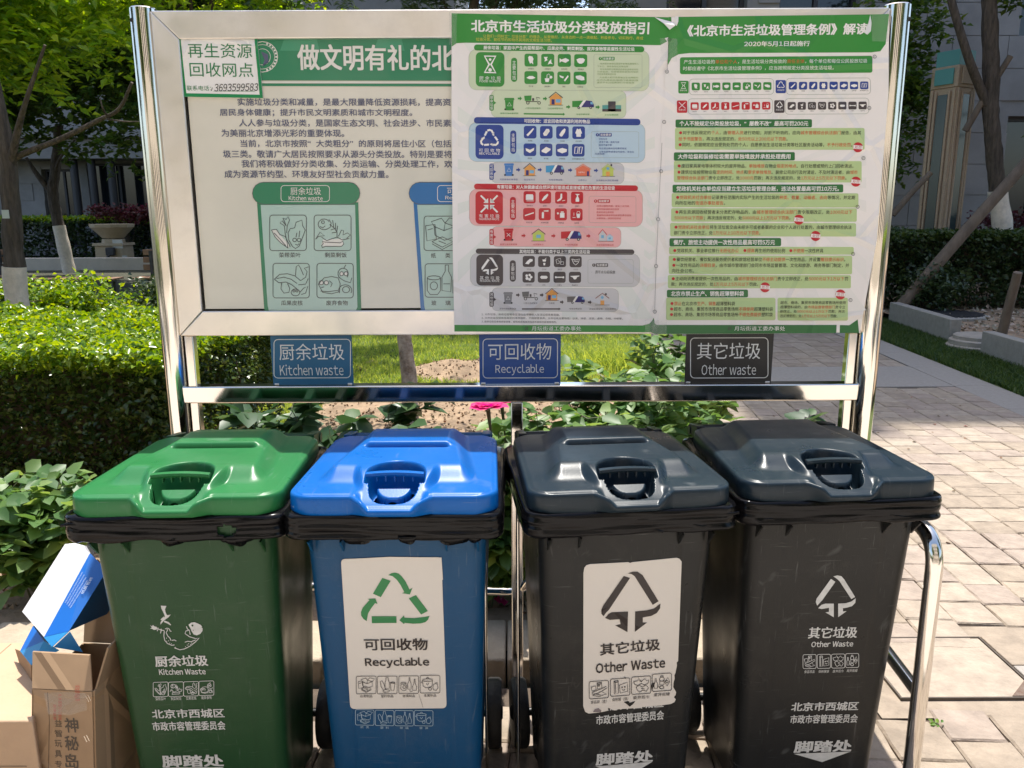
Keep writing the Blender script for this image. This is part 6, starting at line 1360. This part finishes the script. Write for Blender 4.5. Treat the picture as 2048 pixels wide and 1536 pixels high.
B3 = make_bin(.266, 1.655, 5.5, 'black bin with a torn white Other Waste sticker, beside the blue bin', m_kb, m_kl, 3)
B4 = make_bin(.752, 1.715, 3.0, 'black bin printed directly in white, last at the right beside the steel tube', m_kb2, m_kl, 4, ridge=False)
for b, s_ in ((B1, 'black film wrapped over the rim of the green bin, torn at its right'), (B2, 'black film wrapped over the rim of the blue bin'), (B3, 'black film wrapped over the rim of the black bin with the sticker'), (B4, 'black film wrapped over the rim of the black bin printed in white')): b[1]['label'] = s_

# ------------------------------------------------------------------ print and stickers on the bins
V_PET = [[(.1,.3),(.2,.22),(.3,.4),(.4,.75),(.3,.84),(.15,.6),(.1,.3)], [(.42,.04),(.56,.04),(.56,.18),(.62,.34),(.62,.72),(.38,.72),(.38,.34),(.43,.18),(.42,.04)], [(.68,.34),(.95,.38),(.88,.86),(.72,.84),(.68,.34)], arc(.82,.36,.12,.05), [(.25,.86),(.4,.78),(.66,.84),(.6,.94),(.3,.96),(.25,.86)]]
V_GLS = [arc(.2,.4,.16,.06), [(.06,.45),(.04,.75),(.16,.88),(.34,.84),(.38,.6),(.34,.42)], [(.52,.04),(.52,.24),(.44,.42),(.44,.78),(.64,.78),(.64,.42),(.57,.24),(.57,.04),(.52,.04)], [(.82,.14),(.8,.4),(.72,.62),(.74,.86),(.94,.86),(.94,.6),(.87,.4),(.86,.14),(.82,.14)], arc(.24,.64,.08,.1), [(.55,.82),(.6,.95),(.72,.9)]]
V_POT = [arc(.36,.24,.3,.08), arc(.36,.12,.06,.05), [(.08,.28),(.1,.6),(.24,.72),(.5,.72),(.62,.6),(.64,.28)], [(.03,.3),(.0,.4),(.08,.42)], [(.68,.56),(.78,.46),(.92,.5),(.96,.72),(.86,.9),(.7,.86),(.66,.7),(.68,.56)], arc(.5,.78,.09,.1), [(.8,.42),(.92,.4),(.9,.5)], [(.28,.44),(.36,.56),(.44,.42)]]
V_PKG = [[(.04,.3),(.3,.24),(.34,.5),(.1,.56),(.04,.3)], [(.4,.06),(.66,.04),(.68,.44),(.42,.46),(.4,.06)], arc(.53,.1,.13,.05), [(.1,.66),(.5,.5),(.94,.32),(.96,.44),(.5,.7),(.12,.8),(.1,.66)], [(.14,.84),(.5,.94),(.96,.8),(.7,.66)], arc(.5,.24,.05,.05), [(.2,.74),(.6,.84)]]
V_WRAP = [[(.14,.1),(.38,.06),(.4,.88),(.16,.92),(.14,.1)], arc(.27,.12,.12,.05), [(.22,.14),(.24,.88)], [(.46,.36),(.92,.22),(.94,.8),(.5,.88),(.46,.36)], arc(.62,.52,.03,.03), arc(.78,.5,.03,.03), [(.6,.66),(.7,.72),(.8,.64)]]
V_TISS = [[(.05,.24),(.3,.2),(.36,.06),(.5,.26),(.72,.1),(.82,.24),(.96,.2),(.9,.42),(.7,.5),(.5,.4),(.3,.5),(.12,.42),(.05,.24)], [(.2,.6),(.4,.5),(.55,.62),(.78,.52),(.94,.7),(.8,.92),(.6,.82),(.4,.94),(.28,.8),(.2,.6)], [(.4,.2),(.55,.3)], [(.5,.7),(.7,.76)]]
V_CANS = [arc(.5,.3,.14,.14), arc(.5,.12,.08,.05), [(.38,.38),(.38,.66),(.62,.66),(.62,.38)], [(.1,.24),(.16,.24),(.18,.44),(.26,.56),(.24,.86),(.06,.86),(.04,.56),(.1,.44),(.1,.24)], [(.66,.5),(.86,.2),(.96,.5),(.8,.76),(.66,.5)], arc(.5,.82,.12,.1), arc(.8,.48,.07,.08), [(.3,.7),(.4,.9)]]
def tiles(p, xs, y0s, w_, h_, pics, labs, m, lw, fs_=22, sk=0.0, gap=14, lw_lab=None):
    for k, x in enumerate(xs):
        p.part('pictogram'); y0 = y0s[k]; f = lambda q: (x + q[0] * w_, y0 + q[1] * h_ + sk * q[0] * w_)
        p.strip([(a, b) for a, b in p.rr(x, y0, x + w_, y0 + h_, 12, sk)], lw, m, 4, True)
        for s_ in pics[k]: p.strip([f((.06 + q[0] * .88, .05 + q[1] * .9)) for q in s_], lw, m, 4)
        lwd = lw_lab or w_ * .66; p.text(labs[k], x + w_ / 2 - lwd / 2, x + w_ / 2 + lwd / 2, y0 + h_ + gap, y0 + h_ + gap + sk * lwd, fs_, m, .0)
    p.part('lettering')
ist = mat('sticker vinyl', (.66, .625, .575), .42, var=.03, vscale=5, dirt=.14); ist2 = ink('sticker black', (.022, .016, .016)); isg = ink('sticker arrow green', (.015, .20, .055)); ipw = mat('screen print white', (.58, .59, .58), .5, var=.12, vscale=60)
# green bin
t, lt, O, N = B1; p = Print(O, N, Z(270, 1190, 4.4391), .0004); p.part('food_scrap_symbol')
p.poly([(230, 93), (280, 95), (268, 125), (272, 150), (285, 178), (318, 172), (300, 195), (262, 222), (226, 262), (228, 240), (250, 205), (268, 190), (252, 150), (236, 120)], ipw, 2)
p.poly([(262, 225), (300, 238), (322, 262), (316, 268), (290, 252), (258, 238)], ipw, 2); p.poly([(228, 215), (250, 196), (262, 186), (258, 196), (236, 222)], ipw, 2)
p.poly([(138, 266), (152, 278), (160, 264), (172, 276), (196, 282), (196, 304), (170, 308), (152, 298), (136, 296), (150, 288)], ipw, 2)
for s_ in ([(190, 292), (232, 308), (262, 314)], [(205, 286), (208, 298), (198, 318)], [(232, 296), (236, 308), (228, 338)], [(262, 316), (258, 362), (266, 400), (290, 428), (330, 444), (352, 440)], [(268, 300), (284, 290), (290, 312), (278, 330), (292, 360), (312, 380), (322, 402)],
           [(290, 290), (306, 300), (316, 320), (326, 318)], [(330, 400), (352, 396), (368, 406)], [(352, 466), (400, 484), (440, 476), (490, 452), (540, 412), (572, 378), (540, 384), (486, 368), (446, 340), (452, 318), (484, 308)], [(444, 416), (470, 408), (500, 412), (540, 396)], [(458, 276), (468, 300), (484, 310), (492, 350)]): p.strip(s_, 7, ipw, 3)
p.poly([(476, 262), (500, 244), (530, 240), (560, 252), (584, 264), (602, 284), (600, 318), (580, 344), (550, 356), (522, 348), (504, 322), (494, 296)], ipw, 2); p.circ(512, 268, 9, m_gb, 3.5); p.circ(519, 310, 4, m_gb, 3.5); p.poly([(588, 282), (603, 278), (603, 290)], m_gb, 3.5)
for x, y in ((282, 380), (300, 404), (284, 408), (310, 424), (326, 430), (478, 430), (496, 436), (466, 442), (480, 452), (450, 456), (504, 424), (360, 462)): p.circ(x, y, 4, ipw, 3, 8)
p.part('lettering'); p.text('厨余垃圾', 178, 648, 588, 577, 98, ipw, .022); p.text('Kitchen Waste', 215, 628, 680, 674, 54, ipw, .022)
tiles(p, (164, 300, 434, 570), (772, 770, 767, 762), 132, 128, (V_LEAF, V_FISH, V_FRUIT, V_FOOD), ('菜帮菜叶', '剩菜剩饭', '瓜果皮核', '废弃食物'), ipw, 4.5, 28, -.03, 20, 92)
p.text('北京市西城区', 152, 795, 1054, 1044, 80, ipw, .02); p.text('市政市容管理委员会', 156, 803, 1164, 1154, 80, ipw, .02); p.part('lettering'); p.text('脚踏处', 240, 788, 1474, 1466, 106, ipw, .03)
p.part('arrow_mark'); p.poly([(245, 1530), (790, 1526), (520, 1640)], ipw, 2)
p.build('printed_marks', t)
# blue bin
def sticker(tt, O, N, pts, cv, label):
    nn = len(pts); top = [on_plane(*cv(*q), O, N) + N * .0014 for q in pts]; mb_ = MB(); mb_.prism(top, -N * .0013); o = mb_.build('sticker', ist, tt); o['label'] = label; return o
def rnd_quad(c, r=36, n=5):
    out = []
    for i in range(4):
        a, b, d = Vector(c[i - 1]), Vector(c[i]), Vector(c[(i + 1) % 4]); u, v = (a - b).normalized() * r, (d - b).normalized() * r
        for k in range(n + 1):
            q = k / n; out.append(tuple((b + u) * (1 - q) ** 2 + b * 2 * q * (1 - q) + (b + v) * q * q))
    return out
t, lt, O, N = B2; cv = Z(680, 1100, 4.0409); st = sticker(t, O, N, rnd_quad([(8, 70), (820, 55), (862, 1276), (84, 1282)], 38), cv, 'white sticker with green recycling arrows, slightly creased')
p = Print(O + N * .0015, N, cv, .0004); p.part('recycling_symbol')
for q in ([(342, 224), (410, 248), (330, 380), (266, 352)], [(556, 390), (614, 364), (710, 492), (656, 520)], [(256, 534), (456, 534), (458, 588), (258, 590)]): p.poly(q, isg, 2)
p.poly([(390, 202), (415, 186), (445, 181), (475, 190), (500, 212), (530, 252), (562, 318), (586, 304), (565, 358), (500, 348), (520, 340), (490, 282), (460, 240), (425, 210)], isg, 2)
p.poly([(222, 394), (286, 390), (304, 434), (284, 428), (252, 470), (228, 510), (216, 574), (190, 556), (172, 530), (170, 500), (184, 464), (240, 402)], isg, 2)
p.poly([(480, 566), (518, 526), (522, 546), (600, 550), (680, 540), (724, 532), (712, 562), (690, 582), (650, 592), (590, 594), (522, 588), (518, 598)], isg, 2)
p.part('lettering'); p.text('可回收物', 194, 710, 762, 760, 96, ist2, .02); p.text('Recyclable', 203, 722, 912, 908, 84, ist2, .026)
PB = (V_BOX, V_PET, V_GLS, V_POT); tiles(p, (132, 302, 476, 648), (1018, 1018, 1016, 1012), 160, 142, PB, ('纸类制品', '塑料制品', '玻璃制品', '金属制品'), ist2, 4, 22, -.01, 20, 100)
p.part('crease'); p.strip([(636, 1162), (655, 1215), (672, 1272)], 2, ist2, 3); p.part('faded_band'); p.poly([(28, 75), (400, 55), (820, 60), (832, 240), (700, 268), (400, 272), (36, 305), (20, 120)], ist, .5)  # upper band outlines the rim's shade, in the sticker's own vinyl colour
p.build('printed_marks', st)
p = Print(O, N, cv, .0004); tiles(p, (126, 286, 444, 602), (1286, 1290, 1292, 1292), 150, 124, PB, ('纸  类', '塑  料', '玻  璃', '金  属'), ink('bluish print', (.33, .45, .55)), 4, 20, .02, 18, 70)
p.build('printed_marks', t)
# black bin with the torn sticker
t, lt, O, N = B3; cv = Z(1160, 1100, 3.5234)
pts = rnd_quad([(24, 100), (718, 52), (0, 0), (0, 0)], 40)[6 * 0:12] if False else [(22, 1100), (24, 160), (30, 125), (44, 106), (70, 98), (340, 84), (352, 90), (368, 84), (680, 53), (700, 60), (715, 80), (690, 780), (680, 790), (682, 812), (676, 840), (672, 862), (664, 880), (666, 905), (658, 930), (656, 965), (668, 985), (676, 1000), (672, 1020), (660, 1035), (674, 1050), (664, 1070), (640, 1082), (560, 1094), (480, 1098), (380, 1112), (260, 1120), (240, 1128), (200, 1110), (196, 1130), (140, 1142), (60, 1150), (36, 1138)]
st = sticker(t, O, N, pts[::-1], cv, 'white sticker with dark arrows, torn along its right edge')
p = Print(O + N * .0015, N, cv, .0004); p.part('arrow_symbol')
p.poly([(308, 182), (352, 196), (204, 420), (184, 440), (165, 466), (150, 448), (150, 420), (162, 392)], ist2, 2)
p.poly([(336, 165), (370, 152), (405, 152), (440, 175), (553, 360), (512, 386), (385, 184), (362, 168)], ist2, 2)
p.poly([(176, 478), (200, 450), (222, 438), (338, 433), (334, 578), (248, 530), (286, 522), (278, 486), (210, 492)], ist2, 2)
p.poly([(388, 432), (470, 424), (520, 412), (566, 376), (564, 410), (540, 444), (500, 464), (442, 474), (442, 510), (472, 510), (386, 576)], ist2, 2)
p.part('lettering'); p.text('其它垃圾', 140, 564, 702, 662, 84, ist2, .02); p.text('Other Waste', 110, 600, 832, 790, 74, ist2, .025)
tiles(p, (64, 214, 362, 508), (926, 908, 894, 874), 136, 122, (V_PKG, V_WRAP, V_TISS, V_CANS), ('食品袋（盒）', '保鲜膜（袋）', '废弃纸巾', '废弃瓶罐'), ist2, 4, 24, -.07, 24, 112)
p.part('tear'); p.poly([(308, 1070), (340, 1062), (350, 1075), (390, 1062), (372, 1085), (350, 1102), (330, 1085)], m_kb, 3); p.part('worn_glue'); p.poly([(90, 1140), (104, 1120), (130, 1112), (150, 1130), (146, 1142)], ink('worn glue', (.2, .17, .18)), 3)
p.part('tear'); p.poly([(310, 892), (330, 900), (318, 906)], m_kb, 3); p.poly([(498, 950), (530, 925), (522, 960), (505, 985)], m_kb, 3); p.poly([(195, 1108), (212, 1130), (205, 1138)], m_kb, 3)
p.build('printed_marks', st)
p = Print(O, N, cv, .0004); p.part('lettering'); p.text('市政市容管理委员会', 112, 590, 1198, 1160, 66, ipw, .02); p.text('北京市西城区', 150, 590, 1108, 1078, 56, ipw, .02, lay=1); p.part('lettering'); p.text('脚踏处', 110, 515, 1476, 1448, 84, ipw, .035); p.part('arrow_mark'); p.poly([(108, 1524), (510, 1490), (330, 1600)], ipw, 2); p.build('printed_marks', t)
# plain printed black bin
t, lt, O, N = B4; p = Print(O, N, Z(1560, 1130, 3.785), .0004)
p.part('arrow_symbol'); other_symbol(p, 421, 238, 302, 312, ipw, 2)
p.part('lettering'); p.text('其它垃圾', 214, 584, 512, 506, 86, ipw, .022); p.text('Other Waste', 236, 553, 598, 592, 44, ipw, .025)
tiles(p, (172, 280, 388, 494), (676, 674, 672, 668), 100, 106, (V_PKG, V_WRAP, V_TISS, V_CANS), ('食品袋盒', '保鲜膜袋', '废弃纸巾', '废弃瓶罐'), ipw, 4, 22, -.02, 24, 80)
p.text('北京市西城区', 84, 594, 1072, 1064, 66, ipw, .025); p.text('市政市容管理委员会', 76, 586, 1166, 1158, 66, ipw, .02); p.part('lettering'); p.text('脚踏处', 106, 544, 1376, 1364, 88, ipw, .035); p.part('arrow_mark'); p.poly([(104, 1428), (535, 1410), (318, 1490)], ipw, 2)
p.build('printed_marks', t)

# ================================================================== DISCARDED BOXES
m_card = mat('brown cardboard', (.36, .235, .135), .8, var=.08, vscale=6, bump=.6, bscale=22, crease=.5, dirt=.2, dirtcol=(.28, .18, .10)); m_cardi = mat('cardboard inside', (.30, .20, .12), .85, var=.1)
m_cards = mat('pale cardboard', (.50, .34, .215), .75, var=.06, bump=.2)
def F4(a, b, c, d, Ys): return [at_y(*q, Y) for q, Y in zip((a, b, c, d), Ys if hasattr(Ys, '__len__') else [Ys] * 4)]
tb = thing('cardboard_box', at_y(125, 1690, 1.68), 'tall narrow open cardboard box printed with Chinese characters, beside the green bin', 'box', 'discarded boxes beside the green bin')
YB = 1.66; fr = F4((64, 1378), (184, 1384), (192, 1740), (60, 1740), YB)
def panel(name, q, nrm, th, m, par, bevel=.0):
    mb_ = MB(); mb_.prism(q, Vector(nrm) * th); return mb_.build(name, m, par, bevel=bevel)
back = [v + Vector((.012, .20, 0)) for v in fr]
panel('front_panel', fr[::-1], (0, 1, 0), .004, m_card, tb); panel('back_panel', back[::-1], (0, 1, 0), .004, m_cardi, tb)
off = Vector((.004, 0.0045, 0)); panel('side_panel', [fr[1] + off, back[1] + off, back[2] + off, fr[2] + off], (-1, 0, 0), .004, m_card, tb); panel('side_panel', [fr[0], back[0], back[3], fr[3]], (1, 0, 0), .004, m_card, tb)
fl = F4((65, 1304), (180, 1311), (184, 1382.5), (64, 1376.5), (1.70, 1.70, YB, YB)); panel('flap', fl[::-1], (0, 1, .2), .004, m_card, tb)
fl = [fr[1] + Vector((.006, .01, .0015)), back[1] + Vector((.006, 0, .0015)), back[1] + Vector((.045, 0, .115)), fr[1] + Vector((.040, .02, .10))]; panel('flap', fl, (-1, 0, .3), .004, m_cardi, tb)
fl = [back[0] + Vector((0, .0045, .001)), back[1] + Vector((0, .0045, .001)), back[1] + Vector((.01, .06, .11)), back[0] + Vector((-.01, .06, .11))]; panel('flap', fl[::-1], (0, 1, 0), .004, m_cardi, tb)
p = Print((0, YB, .4), (0, -1, 0), None, .0003); ikb = ink('box print', (.07, .05, .035)); irb = ink('box red print', (.50, .09, .06))
for ch, y0, y1 in (('神', 1434, 1466), ('秘', 1470, 1502), ('岛', 1506, 1538)): p.text(ch, 130, 157, (y0 + y1) / 2, (y0 + y1) / 2, y1 - y0 - 3, ikb, .015)
for k, ch in enumerate('益智玩具专用'): p.text(ch, 110, 124, 1446 + k * 20.5, 1446 + k * 20.5, 14, ikb, .0)
p.vtext('严禁抛掷小心轻放', 117, 124, 1388, 1440, irb, 0); p.vtext('易碎物品防潮', 150, 160, 1370, 1402, irb, .0); p.vtext('轻拿轻放', 107, 113, 1408, 1440, irb, .0)
p.part('staple')
for x, y in ((172, 1392), (176, 1390), (168, 1472), (173, 1470)): p.strip([(x, y), (x + 6, y + 12)], 1.4, m_chr2, 1)
p.strip([(95, 1384), (99, 1440), (97, 1536), (98, 1600)], 2, ink('crease', (.16, .10, .055)), 1)
p.build('printed_marks', tb)
mb = MB(); mb.add([at_y(x, y, YB - .001 - .002 * ((i * 7) % 3)) for i, (x, y) in enumerate(((88, 1386), (130, 1384), (172, 1387), (174, 1420), (140, 1430), (96, 1428)))], [(5, 4, 3, 2, 1, 0)]); mb.build('tape', m_tape, tb)
# big box at the very left
zt_ = .40; a = at_z(66, 1442, zt_); b_ = at_z(74, 1316, zt_)
lb_ = thing('cardboard_box', (-1.45, 1.9, 0), 'big sunlit cardboard box cut off by the left edge of the view', 'box', 'discarded boxes beside the green bin')
x0b = -1.62
mb = MB(); mb.prism([(x0b, a.y, 0), (a.x, a.y, 0), (b_.x - .004, b_.y + .08, 0), (x0b, b_.y + .08, 0)], (0, 0, zt_)); mb.build('box_body', m_cards, lb_, bevel=.004)
xm = (x0b + a.x) / 2
mb = MB(); mb.box(xm - .0012, xm + .0012, a.y + .01, b_.y + .07, zt_ + .0003, zt_ + .001); mb.build('flap_seam', m_cardi, lb_)
mb = MB(); mb.box(x0b + .1, a.x - .03, a.y - .0012, a.y - .0004, zt_ - .12, zt_ - .117); mb.build('crease', m_cardi, lb_)
# white and blue carton leaning on the boxes
wb = thing('paper_carton', at_y(130, 1270, 1.78), 'long white and blue carton tipped up between the boxes and the green bin', 'carton', 'discarded boxes beside the green bin')
m_wc = mat('white carton', (.62, .61, .62), .6, var=.05, dirt=.12, bump=.15); m_bc = mat('blue carton print', (.008, .13, .50), .35, var=.05); m_bc2 = mat('light blue carton end', (.03, .27, .60), .4); m_db = mat('dark blue carton side', (.012, .075, .20), .4, var=.15)
A1, A2 = at_y(45, 1224, 1.86), at_y(131, 1088, 2.02); Bq1, Bq2 = at_y(88, 1274, 1.76), at_y(180, 1106, 1.92); C1, C2 = at_y(138, 1262, 1.765), at_y(214, 1140, 1.90)
A2b, B2b = at_y(150, 1086, 2.03), at_y(172, 1092, 1.96)
E1, E2 = C1 + Vector((.03, .12, -.02)), C2 + Vector((.03, .12, -.02)); D1, D2 = A1 + Vector((.02, .12, -.06)), A2 + Vector((.02, .12, -.06))
def quad(name, q, m, par=wb, th=.0015):
    n = (q[1] - q[0]).cross(q[2] - q[0]).normalized(); return panel(name, q, n, -th, m, par)
quad('white_face', [A1, Bq1, Bq2, B2b, A2b, A2], m_wc); quad('blue_face', [Bq1, C1, C2, Bq2], m_bc); quad('side_face', [C1 + Vector((.0005, .0005, 0)), E1, E2, C2 + Vector((.0005, .0005, 0))], m_db); quad('back_face', [D1, D2, A2, A1], m_wc)
G1 = at_y(104, 1294, 1.74); quad('end_flap', [Bq1 + Vector((0, -.0008, -.0005)), G1, C1 + Vector((0, -.0008, -.0005))], m_bc2); G2 = at_y(165, 1304, 1.76); quad('end_flap', [G1 + Vector((.004, -.0008, 0)), G2, C1 + Vector((.003, -.0012, -.001))], m_bc2)
p = Print(Bq1, (C1 - Bq1).cross(Bq2 - Bq1).normalized(), None, .0004); wbi = ink('carton white print', (.55, .62, .7))
def tdiag(t_, x0, y0, x1, y1, h): 
    L_ = math.hypot(x1 - x0, y1 - y0); p.text(t_, x0, x1, y0, y1, h, wbi, .0)
for k in range(4): tdiag('中国大陆经销产品适用说明请参见包装内页资料', 131 + k * 3.2, 1206 + k * 3.5, 166 + k * 3.2, 1144 + k * 5.5, 2.6)
tdiag('纸质包装', 164, 1188, 184, 1155, 6)
p.build('printed_marks', wb)
bb_ = thing('blue_carton', at_y(80, 1300, 1.9), 'crushed blue carton stuck in the box below the white carton', 'carton', 'discarded boxes beside the green bin')
q1, q2, q3, q4, q5 = at_y(66, 1252, 1.93), at_y(88, 1282, 1.83), at_y(62, 1330, 1.80), at_y(40, 1302, 1.86), at_y(118, 1300, 1.82)
quad('blue_face', [q4, q2, q1], m_bc, bb_); quad('front_face', [q4, q3, q5, q2], m_bc2, bb_); q6 = at_y(64, 1392, 1.80); q7 = at_y(30, 1298, 1.90)
quad('torn_flap', [q7, at_y(44, 1345, 1.87), q6, q3, q4], m_cardi, bb_); quad('base_face', [q4 + Vector((0, .12, -.05)), q4, q1, q1 + Vector((0, .12, -.05))], m_db, bb_)
bpy.data.objects.remove(FO)
